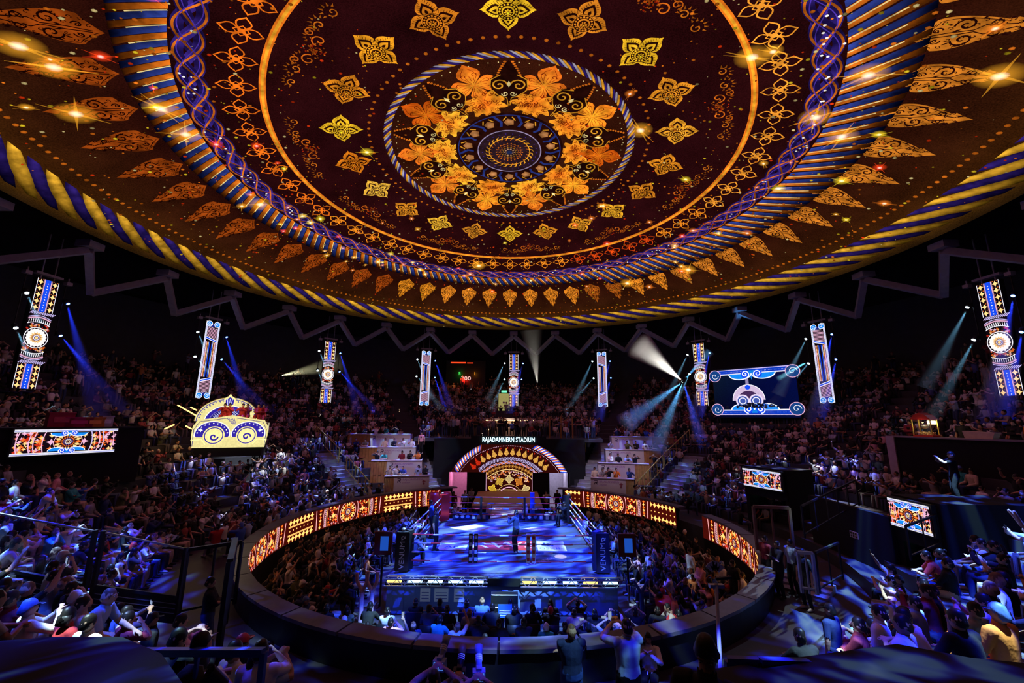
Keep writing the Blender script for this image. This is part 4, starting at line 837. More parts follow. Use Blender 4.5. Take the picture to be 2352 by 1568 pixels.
fm = plane_map((0, -.03, 0), (1, 0, 0), (0, 0, 1)); V, C, T_ = DS.arrays(); zc_ = V[T_][:, :, 1]; low = (zc_.max(1) < ZF+.02); hi_ = ~low
V2 = V.copy(); V2[:, 1] = np.maximum(V[:, 1], 1.27)
for nm, msk, dy in (('led_arch', hi_, -.03), ('led_door_screen', low, -.10)):
    B = Art(); B.V = [V2]; B.C = [C]; B.T = [T_[msk]]; o = B.build(nm, plane_map((0, dy, 0), (1, 0, 0), (0, 0, 1)), M_LED, AR)
ab('screen_base', MB().box(-1.9, 1.9, -.09, .2, .02, 1.25), BLACK)
t = textobj('RAJADAMNERN STADIUM', .52, emis('sign_white_neon', (.55, .88, 1), 3.2), 'sign_lettering', None, .70, .03); t.location = (.02, 12.93, 5.10+.02); t.rotation_euler = (pi/2, 0, 0); tag(t, 'white glowing RAJADAMNERN STADIUM lettering above the entrance arch', 'sign')
o = MB().box(-3.0, 3.0, .08, .12, -.3, .3).build('backing_board', BLACKMATT, None, loc=None); o.parent = t; o.matrix_parent_inverse = t.matrix_basis.inverted(); o.location = (.02, 12.93, 5.12)
area('sign_glow_lamp', (0, 12.7, 5.15), (0, 11, 5.6), 25, (.2, .7, 1), .6)
# rooms behind the two doors
for i, (x0, x1, c, e_) in enumerate(((-4.75, -3.25, (1, .25, .5), 45), (3.15, 4.75, (.75, .7, 1), 34))):
    mb = MB(); mb.add([(x0, 13.35, .01), (x1, 13.35, .01), (x1, 17, .01), (x0, 17, .01), (x0, 13.35, ZF), (x1, 13.35, ZF), (x1, 17, ZF), (x0, 17, ZF)], [(0, 1, 2, 3), (3, 2, 6, 7), (0, 3, 7, 4), (1, 5, 6, 2), (4, 7, 6, 5)])
    struct(mb, f'wall_passage_{i+1}', mat('pale_painted_passage', (.7, .66, .72), .7)); point('passage_lamp', ((x0+x1)/2, 15.4, ZF-.25), e_, c, .15)
# stage deck and catwalk
o = MB().box(-2.3, 2.3, 7.6, 12.9, 1.1, 1.24).build('stage_deck', mat('brown_carpet_deck', (.42, .22, .12), .8, 0, .2, 9), None); tag(o, 'brown carpeted stage deck in front of the LED door screen', 'stage'); MB().box(-2.2, 2.2, 7.7, 12.8, .02, 1.1).build('stage_skirt', BLACK, o)
o = MB().box(-.95, .95, 4.3, 7.6, 1.08, 1.22).build('catwalk', mat('brown_carpet_deck', 0), None); tag(o, 'narrow brown catwalk joining the stage deck to the ring', 'catwalk'); MB().box(-.85, .85, 4.4, 7.6, .02, 1.08).build('catwalk_skirt', BLACK, o)
for i, x in enumerate((-1.1, 1.1)):
    t = empty('stage_monitor', (x, 5.2, 0), 0, ['white wedge speaker block left of the catwalk', 'white wedge speaker block right of the catwalk'][i], 'speaker')
    MB().prism([(-.15, 1.23), (.15, 1.23), (.12, 1.75), (-.1, 1.75)], Matrix.Identity(4), .5).build('cabinet', WHITEP, t); MB().box(-.1, .1, -.01, 0, 1.3, 1.68).build('grille', mat('peach_grille', (.75, .5, .42), .7), t)
t = MB().box(1.35, 1.6, 4.35, 4.6, .02, 2.6).build('blue_padded_pillar', BLUEP, None); tag(t, 'blue padded pillar right of the catwalk behind the ring', 'pillar')

# ================================================================ VIP boxes
LOGO = mat('dark_plum_print', (.06, .03, .08), .6); PURP = mat('violet_print', (.35, .15, .4), .6)
def r_logo(par, M, s=.42):
    A = Art(); A.strip([(-.3, .32), (.1, .32), (.24, .26), (.24, .08), (.1, .0), (-.1, 0)], .11, (0, 0, 0)); A.strip([(-.1, 0), (-.22, -.08), (-.26, -.32)], .11, (0, 0, 0)); A.strip([(.0, 0), (.22, -.3)], .11, (0, 0, 0))
    V, C, T_ = A.arrays(); me = np_mesh('panel_logo', np.array([M @ Vector((a*s, 0, b*s)) for a, b, _ in V]), T_[:, ::-1], LOGO); o = bpy.data.objects.new('panel_logo', me); COL.objects.link(o); o.parent = par
WB = ['lowest', 'second from the bottom', 'third from the bottom', 'topmost']; SEATS = []
BOX = [ # side, tier: white edge far from the aisle, white/wood join, wood end, y's of the top edge, depth Y at both ends, z top
 (-1, 0, (985, 1091), (905, 1095), (884, 1096), 29.5, 28.9), (-1, 1, (968, 1055), (888, 1059), (853, 1061), 31.2, 30.6), (-1, 2, (954, 1025), (867, 1029), (827, 1030), 32.9, 32.3), (-1, 3, (942, 996.5), (850, 997), (800, 998), 34.6, 34.0),
 (1, 0, (1358, 1094), (1437, 1102), (1456, 1105), 29.5, 28.9), (1, 1, (1375, 1060), (1458, 1067), (1490, 1070), 31.2, 30.6), (1, 2, (1392, 1030), (1479, 1034), (1517, 1037), 32.9, 32.3), (1, 3, (1406, 1001), (1498, 1005), (1547, 1006), 34.6, 34.0)]
for s, k, a, j, b, Ya, Yb in BOX:
    A_ = at(*a, Ya); B_ = at(*b, Yb); z = (A_.z+B_.z)/2; A_.z = B_.z = z; J_ = A_.lerp(B_, (a[0]-j[0])/(a[0]-b[0]))
    H = 1.02; side = 'left' if s < 0 else 'right'
    e = empty('vip_box', (*A_.xy, z-H), atan2((B_-A_).y, (B_-A_).x), f'white and wood fronted VIP box, {WB[k]} of four {side} of the entrance', 'VIP box', 'VIP boxes')
    L_ = (B_-A_).length; Lj = (J_-A_).length; S = 1   # local x runs from the aisle end (A) to the wood end (B)
    # in local frame the front faces -y on the right and +y on the left
    f = -1 if s > 0 else 1; dep = 1.55*(-f)
    yo = sorted((0, dep*.08)); MB().box(0, Lj, *yo, 0, H).build('white_front', WHITEP, e)
    for q in range(6): x0 = Lj+(L_-Lj)*q/6; MB().box(x0+.006, x0+(L_-Lj)/6-.006, min(0, f*.012*(q % 2), dep*.06), max(0, f*.012*(q % 2), dep*.06), -.9, H).build('wood_slat', WOODP, e)
    MB().box(-.04, L_+.04, *sorted((f*.06, dep*.3)), H, H+.04).build('counter', WHITEP, e)
    MB().box(0, L_, *sorted((0, dep*1.05)), -.05, .02).build('floor_plate', STEP, e); MB().box(-.04, 0, *sorted((0, dep*1.05)), 0, H).build('side_panel', WHITEP, e); MB().box(L_-.02, L_+.02, *sorted((0, dep*1.05)), -.9, H).build('side_panel', WOODP, e)
    MB().box(0, L_, *sorted((dep*.02, dep*1.0)), -.9 if k else -.5, -.05).build('plinth', BLACKMATT, e)
    fx = Lj-.35 if s < 0 else .32; Mx = Matrix.Translation((fx, f*.012, H-.28)) @ Matrix.Rotation(pi if s < 0 else 0, 4, 'Z')
    r_logo(e, Mx)
    for txt, zz, sz in (('RAJADAMNERN', H-.22, .2), ('STADIUM', H-.42, .13)):
        t = textobj(txt, sz, PURP, 'panel_lettering', e, .95, 0, 'LEFT'); t.matrix_local = Mx @ Matrix.Translation((.22, 0, zz-(H-.28))) @ Matrix.Rotation(pi/2, 4, 'X')
    if k == 0:
        A = Art(); star4(0, 0, .14, (1, 1, 1), 0, A); A.disc(0, -.16, .07, (1, 1, 1), 0, 8); V, C, T_ = A.arrays(); Mq = Matrix.Translation((.32 if s < 0 else Lj-.3, f*.014, H-.35)) @ Matrix.Rotation(pi if s < 0 else 0, 4, 'Z')
        o = bpy.data.objects.new('crest', np_mesh('crest', np.array([Mq @ Vector((a_, 0, b_)) for a_, b_, _ in V]), T_[:, ::-1], mat('maroon_print', (.3, .08, .12), .6))); COL.objects.link(o); o.parent = e
    u = (B_-A_).normalized(); nrm = Vector((-u.y, u.x, 0))*(1 if -f > 0 else -1)
    n_ = [6, 6, 6, 6][k]
    for q in range(n_):
        if (q*7+k*3+(s > 0)) % 5 == 4: continue
        p = A_+u*(L_*(q+.5)/n_)+nrm*.62; SEATS.append((p.x, p.y, z-H+.02+.42, side, k))
# yellow handrails beside the boxes
def rail(name, pts, h, m, label, n=7, mid=True, w_=.045, cat='handrail'):
    """posts, top rail and lower rail along floor points"""
    P = [Vector(p) for p in pts]; e = empty(name, P[0], 0, label, cat); Q = [p-P[0] for p in P]
    for a, b in zip(Q[:-1], Q[1:]):
        MB().bar(a+Vector((0, 0, h)), b+Vector((0, 0, h)), w_*1.2).build('top_rail', m, e)
        if mid: MB().bar(a+Vector((0, 0, .12)), b+Vector((0, 0, .12)), w_*.8).build('bottom_rail', m, e)
        for k in range(n+1): c = a.lerp(b, k/n); MB().bar(c, c+Vector((0, 0, h)), w_ if k in (0, n) else w_*.6, up=(1, 0, 0)).build('baluster', m, e)
    return e
def px_rail(name, tops, m, label, h=1.0, **kw): rail(name, [at(x, y, Y)-Vector((0, 0, h)) for x, y, Y in tops], h, m, label, **kw)
px_rail('stair_handrail', [(727, 978, 33.5), (780, 1030, 30.8)], YELLOWP, 'yellow handrail on the stair left of the VIP boxes, upper flight', n=9)
px_rail('stair_handrail', [(797, 1047, 30.2), (848, 1105, 27.6)], YELLOWP, 'yellow handrail on the stair left of the VIP boxes, lower flight', n=7)
px_rail('stair_handrail', [(1583, 987, 33.5), (1525, 1042, 31)], YELLOWP, 'yellow handrail on the stair right of the VIP boxes, upper flight', n=9)
px_rail('stair_handrail', [(1522, 1045, 30.8), (1463, 1107, 28.2)], YELLOWP, 'yellow handrail on the stair right of the VIP boxes, lower flight', n=8)
px_rail('stair_handrail', [(1003, 965, 38), (1009, 1008, 34.5)], YELLOWP, 'steel handrail catching yellow light left of the terrace', n=2, mid=False)  # yellow light on the steel put in as yellow paint
px_rail('stair_handrail', [(1357, 958, 38), (1345, 1010, 34.5)], YELLOWP, 'steel handrail catching yellow light right of the terrace', n=2, mid=False)  # same here, the light's yellow is in the rail colour
# lit stairs either side of the entrance and of the boxes
for i, (az, r0, r1) in enumerate(((-26.5, 10.9, 19), (26.5, 10.9, 19), (-50, 11, 18), (51, 11, 18))):
    e = empty('aisle_stair', (0, 0, 0), -rad(az), f'narrow concrete aisle stair {["between the left boxes and the entrance", "between the entrance and the right boxes", "left of the left VIP boxes", "right of the right VIP boxes"][i]}', 'stair')
    r = r0; n = 0
    while r < r1:
        z = prof(r) if r > 12.3 else 1.3; o = MB().box(-.75, .75, r, r+.425, z-.25, z+.09).build('step', mat('pale_step_concrete', (.32, .33, .36), .5, 0, .3, 3), e); MB().box(-.75, .75, r-.01, r+.03, z+.09, z+.1).build('nosing', STEEL, o); r += .425; n += 1
    az_ = rad(az); spot('aisle_spot_lamp', (14*sin(az_), 14*cos(az_)-6, 15.5), (14.5*sin(az_), 14.5*cos(az_), 2.5), 2600, DEEP, 26, .3, .02, (9, 3, .36, .5, (.3, .6, 1)))

# ================================================================ terrace, bar, back door, score display
e = empty('terrace_bar', (.1, 17.9, 5.2), 0, 'long pale bar with a glowing warm strip on the terrace above the entrance', 'bar')
MB().box(-2.1, 2.1, -.3, .3, 0, 1.35).build('bar_front', mat('beige_panel', (.5, .4, .33), .6), e); MB().box(-2.35, 2.35, -.5, .4, 1.5, 1.6).build('bar_top', WHITEP, e); MB().box(-2.2, 2.2, -.46, -.42, 1.38, 1.46).build('light_strip', emis('warm_bar_strip', (1, .62, .28), 3), e)
for x in (-1.9, 1.9): MB().box(x-.2, x+.2, -.33, -.31, .55, .62).build('light_strip', emis('warm_bar_strip', 0), e)
point('bar_lamp', (0, 16.9, 6.7), 18, (1, .7, .45), .2)
for i, px in enumerate((1037, 1066, 1091, 1262, 1288, 1315)):
    p = at(px, 975, 35.2); e = empty('terrace_post', (p.x, p.y, 5.2), 0, f'thin lit wooden post on the terrace rail, {["leftmost", "second from left", "third from left", "third from right", "second from right", "rightmost"][i]}', 'post', 'posts of the terrace rail')
    MB().bar((0, 0, 0), (0, 0, 1.8), .12).build('shaft', mat('lit_timber_post', (.5, .3, .1), .5), e); MB().box(-.08, .08, -.08, .08, 1.8, 1.84).build('cap', BLACK, e)
p = at(1157.5, 943, 45.6); e = empty('back_door', (p.x, p.y, p.z-.1), 0, 'pale yellow-green lit door at the top of the central stand', 'door'); MB().box(-.62, .62, 0, .1, 0, 2.0).build('door_leaf', mat('glowing_green_door', (.62, .62, .25), .5, emit=(.5, .48, .15, .55)), e); MB().box(-.15, .1, -.02, 0, .9, 1.1).build('door_sign', WP, e); MB().box(-.7, .7, -.03, .12, -.05, 0).build('threshold', BLACK, e)  # door leaf glows a little in place of light falling on it
for x in (-.68, .68): MB().box(x-.05, x+.05, -.03, .12, 0, 2.1).build('door_frame', BLACK, e)
o = MB().box(-.3, .3, -.08, 0, 2.12, 2.32).build('exit_light', emis('green_exit', (.15, 1, .4), 1.8), e)
# red-lit score display
p = at(1070, 868, 50); e = empty('score_display', (p.x, p.y, p.z), 0, 'dark hanging score display with red 300, green 5 and orange 1', 'score display')
MB().box(-2.5, 2.4, .1, .3, -1.2, 2.2).build('cabinet', BLACK, e); MB().box(-1.95, -.05, .05, .1, 1.85, 2.0).build('red_bar', emis('red_led', (1, .05, .01), 1.6), e); MB().box(.1, .85, .05, .1, 1.85, 1.95).build('red_bar', emis('red_led', 0), e)
for s_, x, z, sz, c, st_ in (('300', 0, -.05, .68, (1, .45, .38), 1.6), ('5', -.8, .55, .5, (.1, 1, .15), 1.2), ('1', 1.1, .55, .55, (1, .32, .02), 1.3)):
    t = textobj(s_, sz, emis('digits_'+s_, c, st_), 'digits', e, 1.25, .02); t.location = (x, 0, z); t.rotation_euler = (pi/2, 0, 0)
for x, z, c, pw in ((0, -.2, (1, .02, .01), 55), (-.8, .5, (.05, 1, .05), 12), (1.1, .5, (1, .3, .02), 10)):
    q = empty('x', (0, 0, 0)); bpy.data.objects.remove(q); point('digit_glow_lamp', p+Vector((x, -.5, z)), pw, c, .1)

# ================================================================ front screens over the exits
def led_front(L_, H, detail=1):
    """wide LED picture: floral sides, mandala, blue volutes, white-blue borders; origin bottom left"""
    A = Art(); A.quad(0, L_, 0, H, LC['dk']*1.5, 0); c = L_/2; b = H*.10
    for y0, y1 in ((0, b), (H-b, H)):
        A.quad(0, L_, y0, y1, LC['w']*.72, 4); A.quad(0, L_, y0+b*.35, y0+b*.5, LC['bl']*.8, 5)
    floral(A, .05, L_*.26, b, H-b, int(40*detail), 2, [LC['pk'], LC['or_'], LC['gd'], LC['rd']], 2, H*.08); floral(A, L_*.74, L_-.05, b, H-b, int(40*detail), 2, [LC['rd'], LC['or_'], LC['gd'], LC['pk']], 9, H*.08)
    for q in (.05, .16, .2, .28, .72, .8, .84, .95): A.strip([(q*L_+(.02 if q < .5 else -.02)*L_*(1-(2*t-1)**2)*-1, b+(H-2*b)*t) for t in np.linspace(0, 1, 8)], L_*.010, LC['pk'] if int(q*100) % 3 else LC['lv'], 3)
    for x in (.34, .66): star4(x*L_, H*.5, H*.14, LC['pk'], 3, A); star4(x*L_, H*.75, H*.09, LC['gd'], 3, A); star4(x*L_, H*.25, H*.09, LC['or_'], 3, A)
    mandala(H*.42, A, c, H*.5, 5); scrolls(A, c, H*.86, H*.26, 12, -1); scrolls(A, c, H*.14, H*.26, 12, 1)
    return A
def screen(name, TL, BL, TR, BR, h, label, art=None, thick=.15, cat='LED screen', detail=1):
    O, U, H = frame_panel(TL, BL, TR, BR, h); L_ = U.length; u = U.normalized(); n_ = u.cross(Vector((0, 0, 1)))  # toward the viewer
    e = empty(name, O, atan2(u.y, u.x), label, cat); MB().box(-.05, L_+.05, .012, thick, -.05, H+.05).build('screen_housing', BLACK, e)
    (art or led_front)(L_, H, detail).build('led_face', plane_map((0, 0, 0), (1, 0, 0), (0, 0, 1)), M_LED, e); return e, L_, H, O, u, n_
def exitsign(px, py, Y, i, label, yaw=0):
    p = at(px, py, Y); e = empty('exit_sign', p, yaw, label, 'exit sign'); MB().box(-.25, .25, .0, .08, -.1, .1).build('sign_case', BLACK, e)
    MB().box(-.23, .23, -.006, 0, -.085, .085).build('sign_face', emis('green_sign_face', (.02, .30, .10), 1), e)
    t = textobj('EXIT', .17, emis('sign_letters', (.65, 1, .75), 1.6), 'sign_lettering', e, 1.05); t.rotation_euler = (pi/2, 0, 0); t.location = (0, -.01, 0)
e, L_, H, O, u, n_ = screen('portal_screen', (1705, 1073), (1709, 1112), (1797, 1087), (1798, 1130), .86, 'LED screen with an orange mandala over the right-hand exit portal nearer the boxes')
po = empty('exit_portal', (O.x, O.y, 0), e.rotation_euler.z, 'black exit portal block below the farther orange mandala screen on the right', 'portal')
for nm, a in (('portal_side', (-.1, .1, .2, 2.0, .8, O.z+H)), ('portal_side', (L_-.05, L_+.15, .2, 2.0, .8, O.z+H)), ('portal_roof', (-.1, L_+.15, .2, 2.0, O.z+H, O.z+H+.1)), ('portal_lintel', (-.1, L_+.1, .16, .3, O.z-.45, O.z-.05))): MB().box(*a).build(nm, BLACKMATT, po)
exitsign(1755, 1135, 1/(1/((O.y+20.07)))-.0, 0, 'small green EXIT sign under the farther orange mandala screen on the right', e.rotation_euler.z)
e, L_, H, O, u, n_ = screen('portal_screen', (2037, 1135), (2047, 1197), (2140, 1170), (2147, 1240), .86, 'LED screen with an orange mandala over the exit portal nearest on the right')
po = empty('exit_portal', (O.x, O.y, 0), e.rotation_euler.z, 'black exit portal block below the nearer orange mandala screen on the right', 'portal')
for nm, a in (('portal_side', (-.1, .1, .2, 3.2, .8, O.z+H)), ('portal_side', (L_-.05, L_+.15, .2, 3.2, .8, O.z+H)), ('portal_roof', (-.1, L_+.15, .2, 3.2, O.z+H, O.z+H+.1)), ('portal_lintel', (-.1, L_+.1, .16, .3, O.z-.45, O.z-.05)), ('ramp_wall', (-4.2, -.1, .0, .2, .8, O.z+.2))): MB().box(*a).build(nm, BLACKMATT, po)
exitsign(2123, 1246, O.y+20.07-.4, 1, 'small green EXIT sign under the nearer orange mandala screen on the right', e.rotation_euler.z)
# vent with six round holes on the dark portal wall
p = at(1963, 1228, O.y+20.0+.2); e = empty('speaker_vent', p, e.rotation_euler.z, 'pale rounded plate with six round holes on the dark portal wall', 'vent'); MB().box(-.17, .17, -.03, .0, -.1, .1).build('plate', WHITEP, e)
for i in range(6): MB().lathe([(.02, 0), (.037, .004)], n=10, M=Matrix.Translation((-.1+.1*(i % 3), -.033, -.045+.09*(i//3))) @ Matrix.Rotation(pi/2, 4, 'X')).build('round_hole', BLACK, e)
e, L_, H, O, u, n_ = screen('bar_front_screen', (29, 990), (19, 1052), (275, 981), (262, 1034), 1.0, 'wide LED screen with blue volutes fronting the raised bar on the left', detail=1.6)
bar = empty('snack_bar', O, e.rotation_euler.z, 'dark raised snack bar counter behind the wide volute screen on the left', 'counter'); MB().box(-.6, L_+1.0, .2, 1.1, H, H+.08).build('counter_top', BLACK, bar); MB().box(-.6, L_+1.0, .25, 1.0, -1.4, H).build('counter_body', BLACKMATT, bar)
def onbar(x, y, z, lab, nm, cat, par=bar): return empty(nm, bar.matrix_basis @ Vector((x, y, H+.08+z)), bar.rotation_euler.z, lab, cat)
bar.matrix_basis = Matrix.Translation(O) @ Matrix.Rotation(e.rotation_euler.z, 4, 'Z')
for x, w_, h_, c, nm, lab in ((L_*.42, .75, .55, (.35, .01, .04), 'drinks_cooler', 'red drinks cooler on the left snack bar'), (L_*.60, .85, .36, (.42, .0, .10), 'drinks_chest', 'low crimson drinks chest on the left snack bar'), (L_*.765, .62, .36, (.65, .22, .03), 'orange_crate', 'orange crate on the left snack bar beside the crimson chest'), (L_*.90, .36, .42, (.5, .48, .55), 'ice_machine', 'small pale machine at the end of the left snack bar')):
    q = onbar(x, .3, 0, lab, nm, 'cooler' if 'cool' in nm else 'crate' if 'crate' in nm else 'chest' if 'chest' in nm else 'machine'); m_ = mat(nm+'_enamel', c, .4)
    MB().box(-w_/2, w_/2, 0, .5, 0, h_).build('body', m_, q); MB().box(-w_/2-.02, w_/2+.02, -.02, .52, h_, h_+.05).build('lid', m_, q); MB().box(-w_*.3, w_*.3, -.012, 0, h_*.35, h_*.75).build('front_label', mat(nm+'_label', tuple(min(1, v*1.5+.05) for v in c), .5), q)
for i, (px, py, Y) in enumerate(((25, 950, 20.5), (62, 953, 21))):
    p = at(px, py, Y); e2 = empty('parasol_lamp', p, 0, ['yellow shaded lamp glowing above the left snack bar, the bigger one', 'small flat yellow lamp beside the bigger one above the left snack bar'][i], 'lamp'); k = (1, .45)[i]
    MB().lathe([(.42*k, .0), (.36*k, .05), (.1*k, .07)], n=14).build('shade', emis('yellow_shade', (.8, .55, .06), .9), e2); MB().lathe([(.1*k, -.3*k), (.2*k, -.02)], n=10).build('lamp_bowl', emis('yellow_shade', 0), e2)
# the relay screen on the far right
def relay(L_, H, detail):
    A = Art(); A.raw([(0, 0, 0), (L_, 0, 0), (L_, H, 0), (0, H, 0)], [(.001, .001, .010), (.001, .003, .035), (.001, .003, .045), (.003, .008, .022)], [(0, 1, 2), (0, 2, 3)])
    for y, s in ((H*.93, -1), (.10*H, 1)):
        A.quad(.0, L_, y-.04*H, y+.04*H, LC['bl']*.6, 2); A.quad(.06, L_, y-s*.045*H-.008*H, y-s*.045*H+.008*H, LC['lv'], 3); A.quad(.06, L_, y+s*.045*H-.012*H, y+s*.045*H+.012*H, LC['w']*.8, 3)
        for k in range(60): A.disc(.1+k*(L_-.2)/60, y, .018, LC['w']*.8, 3, 5)
        scrolls(A, L_*.5, y+s*.05*H, H*.21, 4, s)
        for q in (-1, 1): x = L_*.5+q*L_*.47; A.disc(x, y+s*.06*H, H*.12, srgb(20, 60, 120), 4, 16).ring(x, y+s*.06*H, H*.12, .05, LC['pk'], 5, 18).strip(spiral(x, y+s*.06*H, H*.08, 1.1, 0, q, 12), .04, LC['w'], 6)
    cx, cy_ = L_*.44, H*.34
    A.quad(cx-.12, cx+.12, H*.62, H*.84, LC['lv']*.5, 2)
    A.fan([(cx+1.2*cos(t), cy_+1.25*sin(t)) for t in np.linspace(0, pi, 20)], np.array((.55, .42, .6)), 3, (cx, cy_)); A.strip([(cx+1.2*cos(t), cy_+1.25*sin(t)) for t in np.linspace(0, pi, 20)], .05, LC['w'], 4)
    A.fan([(cx+.8*cos(t), cy_+.75*sin(t)) for t in np.linspace(0, pi, 20)], np.array((.05, .02, .08)), 5, (cx, cy_)); A.disc(cx, cy_+1.05, .2, LC['bl'], 6, 10)
    for q in (-1, 1): x = cx+.05+q*.5; A.disc(x, cy_-.05, .52, np.array((.7, .6, .8)), 6, 18).disc(x, cy_-.05, .4, srgb(60, 80, 160), 7, 16).ring(x, cy_-.05, .25, .06, LC['w'], 8, 14)
    g = np.random.default_rng(8)
    for i in range(60): x = cx+g.normal()*.7+.5; A.disc(x, H*.2+abs(g.normal())*.12, g.uniform(.06, .16), (.004, .004, .012), 9, 7); 
    for i in range(22): A.disc(cx+g.uniform(-.6, 1.7), H*.2+g.uniform(-.1, .25), g.uniform(.02, .06), srgb(60, 110, 220), 10, 6)
    return A
e, L_, H, O, u, n_ = screen('relay_screen', (1634, 851), (1645, 958), (1832, 835), (1840, 958), 4.0, 'large dark screen framed by blue volutes showing the musicians, right of the hall', relay, .3)

# ================================================================ the gold musicians' stage on the left
GW = 24.5
gO = at(530, 993, GW); gs = empty('musicians_stage', gO, rad(22), 'cream and violet musicians stage with two big volutes and an arched back', 'stage')
gs.scale = (.86,)*3
k_ = GW*1.0/FPX   # metres per photo pixel there
CRM = np.array(srgb(238, 224, 150)); VI2 = np.array(srgb(48, 34, 150))
A = Art()
A.fan([(-2.1, -1.0), (-2.22, -.2), (-2.2, .4), (-1.95, .85), (-1.0, .98), (0, 1.18), (1.0, .98), (1.95, .85), (2.2, .4), (2.22, -.2), (2.1, -1.0)], CRM*.85, 0, (0, -.1))
for q in (-1, 1):
    A.strip([(q*2.08, -.9), (q*2.12, .2), (q*1.85, .72), (q*1.0, .86), (q*.25, .98)], .035, VI2*.6, 1)
    A.fan([(q*1.05+1.0*cos(t), -.12+.86*sin(t)) for t in np.linspace(0, pi, 24)]+[(q*1.05-.9, -.3), (q*1.05+.9, -.3)], VI2, 1, (q*1.05, .1))
    A.strip([(q*1.05+1.0*cos(t), -.12+.86*sin(t)) for t in np.linspace(-.2, pi+.2, 26)], .06, (1, 1, .9), 2)
    for i in range(11): t = pi*(i+.5)/11; A.disc(q*1.05+.86*cos(t), -.12+.73*sin(t), .045, (1, 1, .9), 2, 6)
    A.disc(q*.95, -.2, .62, CRM, 2, 24); A.ring(q*.95, -.2, .52, .06, VI2, 3, 24); A.disc(q*.95, -.25, .36, CRM*1.05, 4, 18); A.strip(spiral(q*.95, -.28, .26, 1.1, 0, q, 16), .10, VI2, 5)
    star4(q*1.72, .16, .13, (1, 1, .95), 4, A); A.strip([(q*2.2, -.5), (q*1.6, -.45), (q*1.35, -.8)], .08, CRM*1.1, 6)
for i in range(5):
    A.strip([(-.3+.1*i, .95), (.05+.05*i, .55)], .03, VI2, 3)
A.build('stage_front', plane_map((0, 0, 0), (1, 0, 0), (0, 0, 1)), M_LED, gs)
B = Art(); c_ = (-.65, .75)
def half(r, ry, col, L): B.fan([(c_[0]+r*cos(t), c_[1]+ry*sin(t)) for t in np.linspace(0, pi, 26)], col, L, c_)
half(1.95, 1.65, CRM*.85, 0); B.strip([(c_[0]+1.86*cos(t), c_[1]+1.56*sin(t)) for t in np.linspace(0, pi, 26)], .05, VI2, 1)
for i in range(24): t = pi*(i+.5)/24; B.strip([(c_[0]+1.7*cos(t), c_[1]+1.42*sin(t)), (c_[0]+1.78*cos(t+.04), c_[1]+1.5*sin(t+.04))], .06, VI2, 1)
half(1.35, 1.08, VI2, 2); B.strip([(c_[0]+1.38*cos(t), c_[1]+1.1*sin(t)) for t in np.linspace(0, pi, 24)], .05, (1, 1, .95), 3); half(1.12, .88, srgb(110, 100, 180), 3); half(1.08, .84, srgb(34, 26, 110), 4)
for i in range(-6, 7):
    for q in (-1, 1):
        P = [(c_[0]+x, c_[1]+y) for x, y in [(i*.18+q*t*.6, t*.6) for t in np.linspace(0, 1.4, 12)] if (x/1.06)**2+(y/.82)**2 < 1]
        if len(P) > 2: B.strip(P, .022, (.6, .62, .9), 5)
B.fan([(c_[0]+x, c_[1]+y) for x, y in ((0, 1.95), (.12, 1.78), (.36, 1.6), (.34, 1.2), (.2, 1.0), (-.2, 1.0), (-.34, 1.2), (-.36, 1.6), (-.12, 1.78))], CRM, 6, (c_[0], c_[1]+1.4)); B.fan([(c_[0]+x, c_[1]+y) for x, y in ((0, 1.72), (.26, 1.5), (.24, 1.2), (0, 1.05), (-.24, 1.2), (-.26, 1.5))], VI2, 7, (c_[0], c_[1]+1.35))
for x in (-.1, 0, .1): B.strip([(c_[0]+x, c_[1]+1.15), (c_[0]+x*1.6, c_[1]+1.6)], .035, (.7, .7, .9), 8)
B.build('stage_back_arch', plane_map((0, 1.6, 0), (1, 0, 0), (0, 0, 1)), M_LED, gs)
MB().box(-2.0, 2.0, .05, 1.7, -.1, .66).build('stage_platform', mat('cream_lacquer', (.6, .55, .3), .5), gs); MB().box(-1.95, 1.95, .1, 1.65, -1.6, -.1).build('stage_base', BLACKMATT, gs); MB().box(-2.5, 1.3, 1.62, 1.75, -.2, .8).build('back_panel', mat('cream_lacquer', 0), gs)
B = MB(); B.prism([(c_[0]+2.0*cos(t), c_[1]+1.7*sin(t)) for t in np.linspace(0, pi, 20)], Matrix.Translation((0, 1.62, 0)), .1); B.build('arch_board', mat('cream_lacquer', 0), gs)
Mg = Matrix.Translation(gO) @ Matrix.Rotation(rad(22), 4, 'Z') @ Matrix.Scale(.86, 4); MUS = [Mg @ Vector((x, y, .68)) for x, y in ((-.75, .9), (-.45, .9), (.35, .85), (.62, 1.0), (1.3, 1.0), (1.6, 1.2))]
point('stage_warm_lamp', Mg @ Vector((0, -.6, 2.2)), 45, (1, .75, .4), .1)
for i, (x, z) in enumerate(((-.9, .67), (.1, .67), (1.1, .67))):
    o = MB().lathe([(.16, 0), (.2, .1), (.2, .2), (.16, .3)], (0, 0, 0), 12).build('hand_drum', GOLDP, None, True, Mg @ Vector((x, .45, z))); tag(o, f'small gold drum on the musicians stage, {["left", "middle", "right"][i]} of three', 'drum'); MB().lathe([(.02, .301), (.16, .303)], n=12).build('drum_skin', WP, o)
# warm-lit staircase decoration left of the stage: glowing tubes
for i, (a, b) in enumerate((((408, 930), (452, 955)), ((427, 978), (440, 985)), ((438, 935), (452, 942)), ((378, 985), (400, 975)))):
    p, q = at(*a, 23), at(*b, 23); o = MB().tube([p-p, q-p], .035, 6).build('amber_light_tube', emis('amber_tube', (1, .6, .15), 3), None, loc=p); tag(o, f'glowing amber light tube left of the musicians stage, {["longest slanting one", "short low one", "short one touching the stage", "lowest one at the far left"][i]}', 'light tube')
point('amber_lamp', at(425, 968, 22.6), 40, (1, .55, .12), .1)

